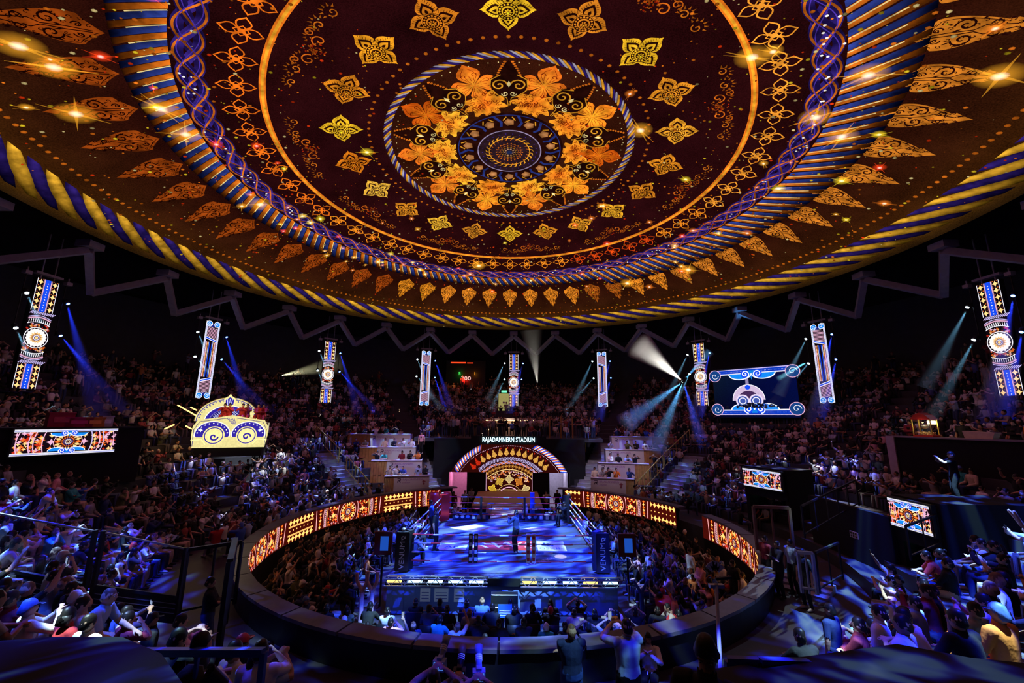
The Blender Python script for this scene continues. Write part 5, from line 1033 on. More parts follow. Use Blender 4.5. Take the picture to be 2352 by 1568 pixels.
# ================================================================ people
def ik(a, b, l1, l2, pole):
    """middle joint of a two-bone limb from a towards b, bent towards pole; returns joint, reached end"""
    a, b, pole = Vector(a), Vector(b), Vector(pole); d = b-a; L_ = min(d.length, (l1+l2)*.985); d.normalize(); b = a+d*L_
    x = (l1*l1-l2*l2+L_*L_)/(2*L_); h = sqrt(max(l1*l1-x*x, 0)); p = pole-d*pole.dot(d); p.normalize(); return a+d*x+p*h, b
def loft(mb, secs, n=12):
    """closed skin through elliptical sections: (centre, half width vector, half depth vector)"""
    vs = [c+w_*cos(2*pi*k/n)+d_*sin(2*pi*k/n) for c, w_, d_ in secs for k in range(n)]
    fs = [(i*n+k, i*n+(k+1) % n, (i+1)*n+(k+1) % n, (i+1)*n+k) for i in range(len(secs)-1) for k in range(n)]
    mb.add(vs, fs+[tuple(range(n))[::-1], tuple((len(secs)-1)*n+k for k in range(n))])
def ball(mb, c, rx, ry, rz, M=None, n=12, m=8):
    vs = []; fs = []; M = M or Matrix.Identity(3)
    for i in range(m+1):
        t = -pi/2+pi*i/m; t = max(-pi/2+.02, min(pi/2-.02, t))
        vs += [Vector(c)+M @ Vector((rx*cos(t)*cos(2*pi*k/n), ry*cos(t)*sin(2*pi*k/n), rz*sin(t))) for k in range(n)]
    fs = [(i*n+k, i*n+(k+1) % n, (i+1)*n+(k+1) % n, (i+1)*n+k) for i in range(m) for k in range(n)]+[tuple(range(n))[::-1], tuple(m*n+k for k in range(n))]
    mb.add(vs, fs)
class Fig:
    """a posed figure 1.72 m tall, facing +y, feet at z=0; bones feed both the skin and the clothes"""
    def __init__(s, sit=False, lean=.05, side=0, hands=None, feet=None, nod=.1, turn=0, poles=None, hipz=None, curl=.5, wide=1.0, sep=.1):
        s.sit = sit; s.wide = wide; hz_ = hipz or (.50 if sit else .93); hip = Vector((0, -.02 if sit else 0, hz_)); s.hip = hip
        up = Vector((sin(side), sin(lean), cos(lean))).normalized(); s.up = up; s.X = Vector((cos(turn*.3), sin(turn*.3), 0)); s.Y = up.cross(s.X)*-1; s.Y.normalize()
        s.chest = hip+up*.34; s.neck = hip+up*.50; s.headc = s.neck+up*.12+s.Y*(.02+.06*sin(nod))+Vector((0, 0, .03)); s.nod = nod; s.turn = turn
        s.sh = [s.neck-up*.045+s.X*q*.175*wide for q in (-1, 1)]; s.hipj = [hip+Vector((q*.095, 0, -.0)) for q in (-1, 1)]
        hands = hands or [(-.28, .05, hz_-.1), (.28, .05, hz_-.1)]; poles = poles or [(-.6, -.5, -.6), (.6, -.5, -.6)]
        s.el, s.wr = [], []
        for q in (0, 1): e, w_ = ik(s.sh[q], hands[q], .29, .27, poles[q]); s.el.append(e); s.wr.append(w_)
        feet = feet or ([(-sep-.02, .42, .08), (sep+.02, .42, .08)] if sit else [(-sep, .0, .08), (sep, .0, .08)])
        s.kn, s.an = [], []
        for q in (0, 1): k, a = ik(s.hipj[q], feet[q], .43, .43, (0, 1, .25 if sit else 0)); s.kn.append(k); s.an.append(a)
        s.curl = curl
    def bones(s):
        B = [('head', s.headc, s.headc+s.up*.02, .12), ('neck', s.neck, s.headc-s.up*.05, .06), ('torso', s.hip+s.up*.14, s.chest+s.up*.06, .16), ('torso', s.sh[0], s.sh[1], .09), ('pelvis', s.hipj[0], s.hipj[1], .13)]
        for q in (0, 1):
            m = s.sh[q].lerp(s.el[q], .62)
            B += [('sleeve', s.sh[q], m, .06), ('arm', m, s.el[q], .048), ('fore', s.el[q], s.wr[q], .042), ('hand', s.wr[q], s.wr[q]+(s.wr[q]-s.el[q]).normalized()*.12, .04),
                  ('thigh', s.hipj[q], s.kn[q], .08), ('shin', s.kn[q], s.an[q].lerp(s.kn[q], .12), .055), ('foot', s.an[q], s.an[q]+Vector((0, .15, -.05)), .06)]
        return B
    def hand(s, mb, q):
        d = (s.wr[q]-s.el[q]).normalized(); w = s.wr[q]; side = d.cross(Vector((0, 0, 1))); side = side.normalized() if side.length > .2 else Vector((1, 0, 0)); n_ = side.cross(d); sg = 1 if q else -1
        loft(mb, [(w, side*.026, n_*.02), (w+d*.04, side*.04, n_*.016), (w+d*.09, side*.042, n_*.013)], 8)
        for i in range(4):
            o = side*(-.03+.02*i); L_ = (.068, .08, .076, .06)[i]; c = s.curl; p0 = w+d*.075+o; p1 = p0+d*L_*.55; p2 = p1+(d*cos(c)-n_*sin(c))*L_*.45; p3 = p2+(d*cos(2*c)-n_*sin(2*c))*L_*.35
            mb.tube([p0, p1, p2, p3], [.0095, .009, .008, .0065], 6)
        p0 = w+d*.02-side*sg*.03; mb.tube([p0, p0+d*.035-side*sg*.03-n_*.01, p0+d*.065-side*sg*.035-n_*.025], [.012, .011, .008], 6)
    def raw(s):
        mb = MB(); X, Y, up, wd = s.X, s.Y, s.up, s.wide; h = s.hip
        loft(mb, [(h-up*.12, X*.11, Y*.09), (h-up*.06, X*.165*wd, Y*.12), (h+up*.04, X*.165*wd, Y*.12*wd), (h+up*.16, X*.145*wd, Y*.105*wd), (h+up*.30, X*.165*wd, Y*.115*wd), (h+up*.40, X*.185*wd, Y*.11), (h+up*.46, X*.16*wd, Y*.085), (h+up*.50, X*.075, Y*.06)], 14)
        mb.tube([s.neck-up*.06, s.neck+up*.02, s.headc-up*.02], [.065, .054, .056], 10)
        M = s.headM(); ball(mb, s.headc, .076, .092, .108, M, 14, 10); c = s.headc
        ball(mb, c+M @ Vector((0, .025, -.07)), .052, .06, .05, M, 10, 6)                    # jaw
        ball(mb, c+M @ Vector((0, .095, -.015)), .012, .02, .026, M, 8, 5)                   # nose
        ball(mb, c+M @ Vector((0, .082, .022)), .05, .014, .012, M, 8, 5); ball(mb, c+M @ Vector((0, .083, -.055)), .024, .012, .01, M, 8, 4)  # brow, lips
        for q in (-1, 1): ball(mb, c+M @ Vector((q*.078, 0, -.01)), .012, .02, .03, M, 8, 5)  # ears
        for q in (0, 1):
            sh, e, w = s.sh[q], s.el[q], s.wr[q]
            mb.tube([s.chest.lerp(sh, .6)+up*.05, sh, sh.lerp(e, .3), e, e.lerp(w, .25), e.lerp(w, .7), w], [.06, .062, .053, .043, .045, .035, .026], 10)
            s.hand(mb, q); a, k, f = s.hipj[q], s.kn[q], s.an[q]
            mb.tube([a-(k-a)*.1, a.lerp(k, .3), a.lerp(k, .7), k, k.lerp(f, .3), k.lerp(f, .75), f], [.09, .09, .07, .058, .058, .042, .038], 10)
            fd = Vector((.15*(1 if q else -1), 1, 0)).normalized(); z0 = f.z-.045
            loft(mb, [(Vector((f.x, f.y, z0+.02))-fd*.07, Vector((.03, 0, 0)), Vector((0, 0, .03))), (Vector((f.x, f.y, z0+.02))-fd*.03, Vector((.038, 0, 0)), Vector((0, 0, .045))), (Vector((f.x, f.y, z0+.012))+fd*.08, Vector((.045, 0, 0)), Vector((0, 0, .034))), (Vector((f.x, f.y, z0))+fd*.17, Vector((.03, 0, 0)), Vector((0, 0, .02)))], 8)
        return mb
    def headM(s): return Matrix.Rotation(s.turn, 3, 'Z') @ Matrix.Rotation(-s.nod, 3, 'X')
    def skin(s, name, voxel, ratio):
        me0 = s.raw().mesh('raw', M_SKIN); o = bpy.data.objects.new('raw', me0); COL.objects.link(o)
        m = o.modifiers.new('r', 'REMESH'); m.mode = 'VOXEL'; m.voxel_size = voxel; m.use_smooth_shade = True
        m = o.modifiers.new('s', 'SMOOTH'); m.factor = .5; m.iterations = 2
        if ratio < 1: m = o.modifiers.new('d', 'DECIMATE'); m.ratio = ratio
        bpy.context.view_layer.update(); me = bpy.data.meshes.new_from_object(o.evaluated_get(bpy.context.evaluated_depsgraph_get())); me.name = name
        bpy.data.objects.remove(o); me.polygons.foreach_set('use_smooth', np.ones(len(me.polygons), bool)); s.me = me
        V = np.zeros(len(me.vertices)*3, np.float32); me.vertices.foreach_get('co', V); s.V = V.reshape(-1, 3); N_ = np.zeros_like(V); me.vertices.foreach_get('normal', N_); s.N = N_.reshape(-1, 3)
        best = np.full(len(s.V), 1e9); lab = np.zeros(len(s.V), int); s.names = []
        for i, (nm, a, b, r) in enumerate(s.bones()):
            a, b = np.array(a), np.array(b); ab = b-a; t = np.clip(((s.V-a) @ ab)/max(ab @ ab, 1e-9), 0, 1); d = np.linalg.norm(s.V-a-t[:, None]*ab, axis=1)-r
            s.names.append(nm); k = d < best; best[k] = d[k]; lab[k] = i
        s.lab = lab; s.F = [tuple(p.vertices) for p in me.polygons]; return me
    def cloth(s, name, labels, off, m):
        idx = np.isin(s.lab, [i for i, n in enumerate(s.names) if n in labels]); mp = -np.ones(len(s.V), int); F = [f for f in s.F if any(idx[v] for v in f)]
        if not F: return None
        used = sorted({v for f in F for v in f}); mp[used] = range(len(used)); me = bpy.data.meshes.new(name)
        me.from_pydata((s.V[used]+s.N[used]*off).tolist(), [], [tuple(int(mp[v]) for v in f) for f in F]); me.materials.append(m); me.polygons.foreach_set('use_smooth', [True]*len(F)); me.update(); return me
    def hair(s, kind):
        mb = MB(); M = s.headM(); c = s.headc; n = 12
        prof_ = [(pi/2-.02, 1), (1.15, 1), (.8, 1), (.45, 1), (.12, 1)]; vs = []; m = len(prof_)
        grow = {'short': 1.07, 'long': 1.12, 'bun': 1.07, 'cap': 1.10, 'bald': 1.012}[kind]
        for t, _ in prof_:
            for k in range(n):
                a = 2*pi*k/n; tt = t if t > .5 else t-(.75 if sin(a) < -.2 else .35 if abs(cos(a)) > .75 and kind != 'cap' else -.22 if sin(a) > .4 else .1)
                vs.append(c+M @ Vector((.078*grow*cos(tt)*cos(a), .095*grow*cos(tt)*sin(a)-.004, .112*grow*sin(tt)+.004)))
        mb.add(vs, [(i*n+k, (i+1)*n+k, (i+1)*n+(k+1) % n, i*n+(k+1) % n) for i in range(m-1) for k in range(n)]+[tuple(range(n))])
        if kind == 'long': loft(mb, [(c+M @ Vector((0, -.04, .02)), M @ Vector((.085, 0, 0)), M @ Vector((0, .055, 0))), (c+M @ Vector((0, -.06, -.10)), M @ Vector((.088, 0, 0)), M @ Vector((0, .04, 0))), (s.neck-s.Y*.1-s.up*.08, s.X*.085, s.Y*.03), (s.neck-s.Y*.115-s.up*.2, s.X*.05, s.Y*.015)], 10)
        if kind == 'bun': ball(mb, c+M @ Vector((0, -.09, .07)), .04, .04, .04, M, 8, 6)
        if kind == 'cap':
            P = [c+M @ Vector((.07*cos(a), .08*sin(a)+.02+.07*max(0, sin(a))**.5, .035)) for a in np.linspace(.1, pi-.1, 8)]; Q = [c+M @ Vector((.078*cos(a), .088*sin(a), .045)) for a in np.linspace(.1, pi-.1, 8)]
            mb.add(P+Q, [(i, i+1, 9+i, 8+i) for i in range(7)]+[(8+i, 9+i, i+1, i) for i in range(7)])
        return mb.mesh('cap' if kind == 'cap' else 'hair', M_HAIR, True)
# clothes: (label, faces it covers)
TEE = ('torso', 'sleeve'); LONG = ('torso', 'sleeve', 'arm', 'fore'); TR = ('pelvis', 'thigh', 'shin'); SHORTS = ('pelvis', 'thigh')
S = lambda **k: dict(sit=True, **k)
POSES = {  # name: (figure settings, top, what the person does, raised phone position or None)
 'lap': (S(lean=.02, hands=[(-.13, .28, .60), (.13, .28, .60)]), TEE, 'hands on lap'),
 'film': (S(lean=.08, hands=[(-.08, .34, 1.10), (.08, .34, 1.10)], poles=[(-1, -.3, -.6), (1, -.3, -.6)], curl=.9), TEE, 'filming with both hands'),
 'raise': (S(lean=.05, side=.05, hands=[(-.12, .25, .62), (.20, .30, 1.36)], poles=[(-1, -.3, -.6), (1, .2, -.3)], curl=.9), TEE, 'one arm raised with a phone'),
 'clap': (S(lean=.06, hands=[(-.045, .32, .98), (.045, .32, .99)], poles=[(-1, -.3, -.8), (1, -.3, -.8)], curl=.1), LONG, 'clapping'),
 'elbows': (S(lean=.42, nod=-.1, hands=[(-.05, .45, .72), (.05, .45, .72)], poles=[(-1, 0, -.6), (1, 0, -.6)]), TEE, 'leaning forward'),
 'arms': (S(lean=0, nod=0, hands=[(.12, .18, .80), (-.12, .2, .76)], poles=[(-1, .2, -.8), (1, .2, -.8)]), LONG, 'arms folded'),
 'chin': (S(lean=.15, side=-.08, nod=.0, hands=[(-.1, .3, .6), (.06, .22, 1.04)], poles=[(-1, 0, -.6), (.6, .6, -1)], curl=1.1), TEE, 'hand at chin'),
 'turned': (S(lean=.05, turn=.7, hands=[(-.15, .25, .60), (.2, .3, .62)]), LONG, 'head turned aside'),
 'stand': (dict(hands=[(-.26, .04, .80), (.26, .04, .80)], sep=.11), TEE, 'standing'),
 'stand_film': (dict(lean=.02, hands=[(-.07, .36, 1.48), (.07, .36, 1.48)], poles=[(-1, -.2, -.7), (1, -.2, -.7)], curl=.9), TEE, 'standing and filming'),
 'stand_arms': (dict(lean=-.02, hands=[(.12, .17, 1.20), (-.12, .19, 1.16)], poles=[(-1, .2, -.8), (1, .2, -.8)]), LONG, 'standing with folded arms'),
 'stand_clap': (dict(lean=.04, hands=[(-.045, .32, 1.32), (.045, .32, 1.33)], poles=[(-1, -.3, -.8), (1, -.3, -.8)], curl=.1), LONG, 'standing and clapping'),
 'walk': (dict(lean=.06, hands=[(-.24, .22, .95), (.24, -.16, .86)], feet=[(-.08, -.22, .12), (.08, .26, .09)]), TEE, 'walking')}
HAIRS = ['short', 'long', 'cap', 'bun', 'bald']
PM = {}
def get_pose(p, voxel=.017, ratio=.35, top=None, bottom=TR, **kw):
    key = (p, voxel, top, bottom, tuple(sorted(kw.items(), key=str)).__str__())
    if key in PM: return PM[key]
    st_, tp_, txt = POSES[p]; f = Fig(**{**st_, **kw}); me = f.skin('body', voxel, ratio); top = top or tp_
    r = dict(f=f, body=me, shirt=f.cloth('shirt', top, .011, M_CLOTH), trousers=f.cloth('trousers', bottom, .010, M_CLOTH), shoes=f.cloth('shoes', ('foot',), .008, M_CLOTH), hair={h: f.hair(h) for h in HAIRS}, txt=txt)
    PM[key] = r; return r
PHONE = MB().box(-.038, .038, -.005, .005, -.075, .075).mesh('phone', BLACK); PSCR = MB().box(-.034, .034, -.007, -.005, -.068, .068).mesh('phone_screen', emis('phone_screen_glow', (.5, .65, 1), .55))
SKINS = [(.50, .30, .20), (.42, .24, .15), (.58, .38, .27), (.33, .18, .11)]
CLO = {'black': (.012, .012, .014), 'white': (.78, .78, .80), 'grey': (.28, .28, .30), 'navy': (.02, .035, .12), 'red': (.45, .03, .03), 'pale blue': (.35, .5, .75), 'beige': (.55, .45, .33), 'olive': (.12, .14, .06), 'maroon': (.2, .02, .04), 'pink': (.75, .35, .42), 'blue': (.05, .12, .5), 'cream': (.72, .66, .52), 'orange': (.75, .22, .03), 'teal': (.03, .3, .32)}
CN = list(CLO); CW = np.array([36, 15, 9, 8, 5, 5, 5, 2, 3, 3, 3, 3, 1, 1.]); CW /= CW.sum()
HC = {'short': 'short black hair', 'long': 'long dark hair', 'cap': 'a cap', 'bun': 'hair in a bun', 'bald': 'shaved head'}
NPER = 0
def person(p, loc, rz, shirt, hair, group=None, skin=0, scale=1., pants='black', haircol=None, name='person', label=None, phone=None, place='', **kw):
    r = get_pose(p, **kw); e = empty(name, loc, rz); e.scale = (scale,)*3
    def part(nm, me, col):
        if me is None: return
        o = bpy.data.objects.new(nm, me); COL.objects.link(o); o.parent = e; o.color = (*col, 1); return o
    part('body', r['body'], SKINS[skin]); part('shirt', r['shirt'], CLO[shirt]); part('trousers', r['trousers'], CLO[pants]); part('shoes', r['shoes'], (.02, .02, .02) if skin % 2 else (.4, .4, .4))
    part('cap' if hair == 'cap' else 'hair', r['hair'][hair], haircol or ((.012, .009, .008) if hair != 'bald' else (.16, .09, .06)))
    tag(e, label, 'person', group)
    if phone:
        f = r['f']; q = 1; d = (f.wr[q]-f.el[q]).normalized(); w_ = f.wr[q]+d*.11
        if p in ('film', 'stand_film'): w_ = (f.wr[0]+f.wr[1])/2+d*.10
        M = Matrix.Translation(loc) @ Matrix.Rotation(rz, 4, 'Z') @ Matrix.Scale(scale, 4); o = bpy.data.objects.new('phone', PHONE); COL.objects.link(o); o.location = M @ (w_+Vector((0, .02, .03))); o.rotation_euler = (0, rad(90) if p in ('film',) else 0, rz); tag(o, phone, 'phone', 'raised phones')
        c = bpy.data.objects.new('phone_screen', PSCR); COL.objects.link(c); c.parent = o
    return e

# ---- low-detail figures for the thousands further back, all in one object
def low_proto(p):
    f = Fig(**{k: v for k, v in POSES[p][0].items()}); V, F, L_ = [], [], []
    def put(mb, lab):
        n = len(V); V.extend(mb.v)
        for q in mb.f:
            for i in range(1, len(q)-1): F.append((q[0]+n, q[i]+n, q[i+1]+n))
        L_.extend([lab]*len(mb.v))
    mb = MB(); h, up, X, Y = f.hip, f.up, f.X, f.Y; loft(mb, [(h-up*.08, X*.15, Y*.11), (h+up*.15, X*.14, Y*.11), (h+up*.38, X*.19, Y*.11), (h+up*.49, X*.08, Y*.06)], 6); put(mb, 1)
    mb = MB(); ball(mb, f.headc-up*.01, .077, .092, .115, f.headM(), 7, 5); put(mb, 0)
    mb = MB(); ball(mb, f.headc+f.headM() @ Vector((0, -.018, .028)), .083, .092, .1, f.headM(), 7, 4); put(mb, 3)
    for q in (0, 1):
        m = f.sh[q].lerp(f.el[q], .7); mb = MB().tube([f.sh[q], m], [.065, .052], 5, False); put(mb, 1)
        hd = f.wr[q]+(f.wr[q]-f.el[q]).normalized()*.15; mb = MB().tube([m, f.el[q], f.wr[q], hd], [.045, .043, .03, .03], 4); put(mb, 4 if p in ('clap', 'arms', 'turned') else 0)
        mb = MB().tube([f.hipj[q], f.kn[q], f.an[q]], [.09, .062, .045], 5, False); put(mb, 2)
    return np.array([tuple(v) for v in V]), np.array(F), np.array(L_)

# ================================================================ seating the crowd
RN = np.random.default_rng(5)
CX, CY = CAM[0], CAM[1]
def excluded(x, y, r, az, z):
    d = hypot(x-CX, y-CY)
    if d < 2.4 or (y < -15 and abs(x-CX) < (y-CY)*.55+1.2 and d < 5) or y < -18.5: return True
    if abs(az) < 21 and r < 21.3: return True
    if 21 < abs(az) < 31 and r < 17: return True           # entrance stairs
    if 20 < abs(az) < 31: 
        if min(abs(az-26.5), abs(az+26.5))*r*.01745 < .85: return True
    if y > 6 and r < 18.5 and 21 < abs(az) < 47 and 2 < abs(x) < 11: return True   # boxes
    if min(abs(az-51), abs(az+50))*r*.01745 < .9 and r < 19: return True
    for a in (-82, -122, 76, 104, 140): 
        if abs(az-a)*r*.01745 < .55: return True
    px, py, f = proj(x, y, z+.9)
    if 1640 < px < 1850 and 12.3 < r < 23.7 and py < 975: return True     # keep the relay screen clear
    if py > 1440 and 600 < px < 1690: return True
    if px < 380 and py > 1470: return True
    if px > 1690 and py > 1505: return True
    if 84 < az < 100 and r < 16.2: return True
    if 103 < az < 124 and r < 17: return True
    dn_ = (x+18.85)*-.864+(y+4.16)*.504; al = (x+18.85)*.504+(y+4.16)*.864
    if -.6 < dn_ < 1.7 and -1.2 < al < 4.4: return True         # the left bar
    if px < 285 and 960 < py < 1030 and 12 < r < 18.5: return True
    if px > 2030 and 975 < py < 1085 and r > 14 and r < 20.5: return True
    if hypot(x+18.4, y-6.0) < 2.0: return True                 # musicians stage
    if 420 < px < 605 and 900 < py < 985 and r < 20.5 and r > 15: return True
    if px < 570 and 1165 < py < 1290 and r < 14: return False
    return False
seatpos = []
for k in range(1, 22):
    r = ROWS[k]+.30; nseat = int(2*pi*r/.58)
    for j in range(nseat):
        az = -180+360*(j+.5*(k % 2))/nseat; x, y = pol(r+RN.normal()*.06, az+RN.normal()*.15); zz = prof(ROWS[k], az)-.43
        if RN.random() < .07 or excluded(x, y, r, az, zz): continue
        px, py, f = proj(x, y, zz+.8)
        if y < CY+.3 or not (-260 < px < 2600 and 500 < py < 1800): continue
        seatpos.append((x, y, zz, atan2(-x, -y)*-1, k, az, float(f), float(px), float(py), 'stand'))
for r in (10.95, 11.75):   # people standing and sitting along the walkway behind the pit wall
    for az in np.arange(-104, 84, deg(.62/r)):
        if abs(az) < 47 or 66 < az < 81 or RN.random() < .1: continue
        x, y = pol(r+RN.normal()*.05, az); px, py, f = proj(x, y, 2.1); seatpos.append((x, y, 1.3, atan2(x, -y)*-1+0, 0, az, float(f), float(px), float(py), 'stand'))
# ringside floor: chairs facing the ring on four sides
for side, (x0, x1, y0, y1) in {'left': (-9.4, -5.3, -7.5, 7.6), 'right': (5.3, 9.4, -7.5, 7.6), 'near': (-5.6, 5.6, -9.2, -6.6), 'far_l': (-4.9, -2.7, 5.2, 8.6), 'far_r': (2.7, 4.7, 5.2, 8.6)}.items():
    yy = y0; row = 0
    while yy < y1:
        xx = x0+.3*(row % 2); step = .62 if side in ('near', 'far_l', 'far_r') else .85
        while xx < x1:
            if hypot(xx, yy) < 9.55 and RN.random() > .07 and not (abs(xx) < 5.0 and yy < -6 and hypot(xx, yy) > 9.3):
                d = (0, 1) if side == 'near' else (0, -1) if side.startswith('far') else (1 if side == 'left' else -1, 0); a = atan2(-(d[0]-xx*.03), d[1]-yy*.03)
                x_, y_ = xx+RN.normal()*.04, yy+RN.normal()*.04; px, py, f = proj(x_, y_, .8); seatpos.append((x_, y_, .0, a, row, 0, float(f), float(px), float(py), 'floor_'+side))
            xx += step
        yy += .62 if side in ('left', 'right') else .85; row += 1
seatpos.sort(key=lambda s: s[6]); infr = [s for s in seatpos if -40 < s[7] < 2392 and s[8] < 1600]
# sight: seats at the near side below the frame are never seen
NEAR_N = 262
near = [s for s in infr if not s[9].startswith('floor') or s[9] in ('floor_near', 'floor_left', 'floor_right')][:NEAR_N]; nset = {id(s) for s in near}
ORD = ['first', 'second', 'third', 'fourth', 'fifth', 'sixth', 'seventh', 'eighth', 'ninth', 'tenth', 'eleventh', 'twelfth', 'thirteenth', 'fourteenth', 'fifteenth', 'sixteenth', 'seventeenth', 'eighteenth', 'nineteenth', 'twentieth']+[f'twenty {w}' for w in ('first', 'second', 'third', 'fourth', 'fifth', 'sixth', 'seventh', 'eighth', 'ninth')]+['thirtieth']+[f'thirty {w}' for w in ('first', 'second', 'third', 'fourth', 'fifth', 'sixth', 'seventh', 'eighth', 'ninth')]
secs = {}
for s in near: 
    sec = ('left stand' if s[0] < 0 else 'right stand') if s[9] == 'stand' else {'floor_near': 'near ringside', 'floor_left': 'left ringside', 'floor_right': 'right ringside'}[s[9]]
    secs.setdefault((sec, s[4]), []).append(s)
rows_of = {}
for sec, k in secs: rows_of.setdefault(sec, []).append(k)
POOL = ['lap', 'film', 'clap', 'elbows', 'arms', 'chin', 'turned', 'lap', 'elbows', 'clap', 'film', 'raise', 'lap', 'turned', 'arms', 'clap', 'chin']
for (sec, k), L in sorted(secs.items(), key=lambda t: str(t[0])):
    ri = sorted(rows_of[sec]).index(k); L.sort(key=lambda s: s[7])
    for j, s in enumerate(L):
        p = POOL[RN.integers(len(POOL))]; c = RN.choice(CN, p=CW); h = RN.choice(HAIRS, p=[.55, .2, .12, .06, .07]); hc = None
        if h == 'cap': hc = [(.7, .7, .72), (.02, .02, .02), (.1, .2, .6), (.5, .03, .03)][RN.integers(4)]
        lab = f'{c} top, {HC[h]}, {POSES[p][2]}, {sec}, {"front" if ri == 0 else ORD[min(ri, 38)]} row, {ORD[min(j, 38)]} from left'
        lab = ' '.join(lab.split()); wds = lab.replace(',', ' ').split()
        if len(wds) > 16: lab = f'{c} top, {HC[h]}, {sec}, {"front" if ri == 0 else ORD[min(ri, 38)]} row, {ORD[min(j, 38)]} from left'
        ph = None
        if p in ('film', 'raise') and RN.random() < .4: ph = f'glowing phone held by the {c} top spectator, {sec}, {"front" if ri == 0 else ORD[min(ri, 38)]} row, {ORD[min(j, 38)]} from left'
        sc = RN.uniform(.94, 1.06)
        person(p, (s[0], s[1], s[2]), s[3]+RN.normal()*.15, c, h, 'seated spectators nearest the camera', int(RN.integers(4)), sc, ['black', 'navy', 'grey', 'beige'][RN.integers(4)], hc, label=lab, phone=ph)
# chairs on the floor: simple dark seats under every floor spectator
chm = MB(); chm.box(-.22, .22, -.22, .22, .40, .45).box(-.22, .22, -.26, -.22, .45, .85)
for x in (-.2, .2):
    for y in (-.2, .2): chm.box(x-.015, x+.015, y-.015, y+.015, 0, .4)
# everyone else, one object
protos = [low_proto(p) for p in ('lap', 'film', 'clap', 'elbows', 'arms', 'raise', 'turned')]; stp = [low_proto(p) for p in ('stand', 'stand_film', 'stand_clap', 'stand_arms')]
rest = [s for s in seatpos if id(s) not in nset]
wr = np.array([.25, .14, .2, .12, .13, .06, .10]); VV, TT, CC = [], [], []; off = 0
def put_low(P, x, y, z, a, sc=1.):
    global off
    V, F, L_ = P; c, s_ = cos(a), sin(a); Vn = np.c_[x+(V[:, 0]*c-V[:, 1]*s_)*sc, y+(V[:, 0]*s_+V[:, 1]*c)*sc, z+V[:, 2]*sc]; sk = np.array(SKINS[RN.integers(4)]); sh = np.array(CLO[RN.choice(CN, p=CW)]); sh = sh*.6+sh.mean()*.3; hr = np.array((.015, .012, .01))
    if RN.random() < .1: hr = np.array(CLO[RN.choice(CN, p=CW)])
    pal = np.array([sk, sh, np.array([(.02, .02, .03), (.03, .05, .12), (.12, .12, .13)][RN.integers(3)]), hr, sh]); VV.append(Vn); CC.append(pal[L_]); TT.append(F+off); off += len(Vn)
for s in rest:
    st_ = s[9] == 'stand' and s[4] > 12 and RN.random() < .12
    put_low(stp[RN.integers(4)] if st_ else protos[RN.choice(7, p=wr)], s[0], s[1], s[2]+(.43 if st_ else 0), s[3]+RN.normal()*.2, RN.uniform(.93, 1.07))
# standing crowd on the terrace and on the rows behind it
for i in range(110):
    x = RN.uniform(-7.2, 7.2); y = RN.choice([13.8, 14.5, 15.3, 16.2, 19.2, 20.2])+RN.normal()*.1
    if abs(x) < 2.6 and 16 < y < 20: continue
    if abs(x) < 1.8 and y < 14.2 and RN.random() < .6: continue
    put_low(stp[RN.integers(4)] if y > 14 or RN.random() < .3 else protos[0], x, y, 5.2, pi+RN.normal()*.4, RN.uniform(.93, 1.05))
for k, z in enumerate((6.3, 6.9, 7.3, 7.6)):
    for x in np.arange(-8, 8.1, .58):
        if RN.random() < .15 or abs(x+.6) < .8: continue
        put_low(protos[RN.integers(7)], x, sqrt(max(0, (21.8+.85*k)**2-x*x)), z-.43, pi+RN.normal()*.2)
for k in range(14, 21):
    for az in np.arange(-20.5, 20.5, deg(.6/ROWS[k])):
        if RN.random() < .08: continue
        x, y = pol(ROWS[k]+.3, az)
        if abs(x+.6) < .9 and k < 18: continue
        put_low(protos[RN.integers(7)], x, y, prof(ROWS[k])-.43, pi-rad(az))
me = np_mesh('crowd', np.concatenate(VV), np.concatenate(TT), M_CROWD, np.concatenate(CC)); o = bpy.data.objects.new('distant_crowd', me); COL.objects.link(o)
tag(o, 'thousands of seated and standing spectators filling the far and upper stands', 'crowd', None, 'stuff')
fc = [s for s in seatpos if s[9].startswith('floor')]
V0 = np.array(chm.v); F0 = np.array([t for q in chm.f for t in ((q[0], q[1], q[2]), (q[0], q[2], q[3]))]); VV, TT = [], []
for i, s in enumerate(fc): c, s_ = cos(s[3]), sin(s[3]); VV.append(np.c_[s[0]+V0[:, 0]*c-V0[:, 1]*s_, s[1]+V0[:, 0]*s_+V0[:, 1]*c, s[2]+V0[:, 2]]); TT.append(F0+i*len(V0))
o = bpy.data.objects.new('ringside_chairs', np_mesh('ringside_chairs', np.concatenate(VV), np.concatenate(TT), BLACK)); COL.objects.link(o); tag(o, 'dark stacking chairs under the ringside spectators', 'chairs', None, 'stuff')
print('PEOPLE', len(near), 'rest', len(rest), 'tris', sum(len(t) for t in TT), len(me.polygons))

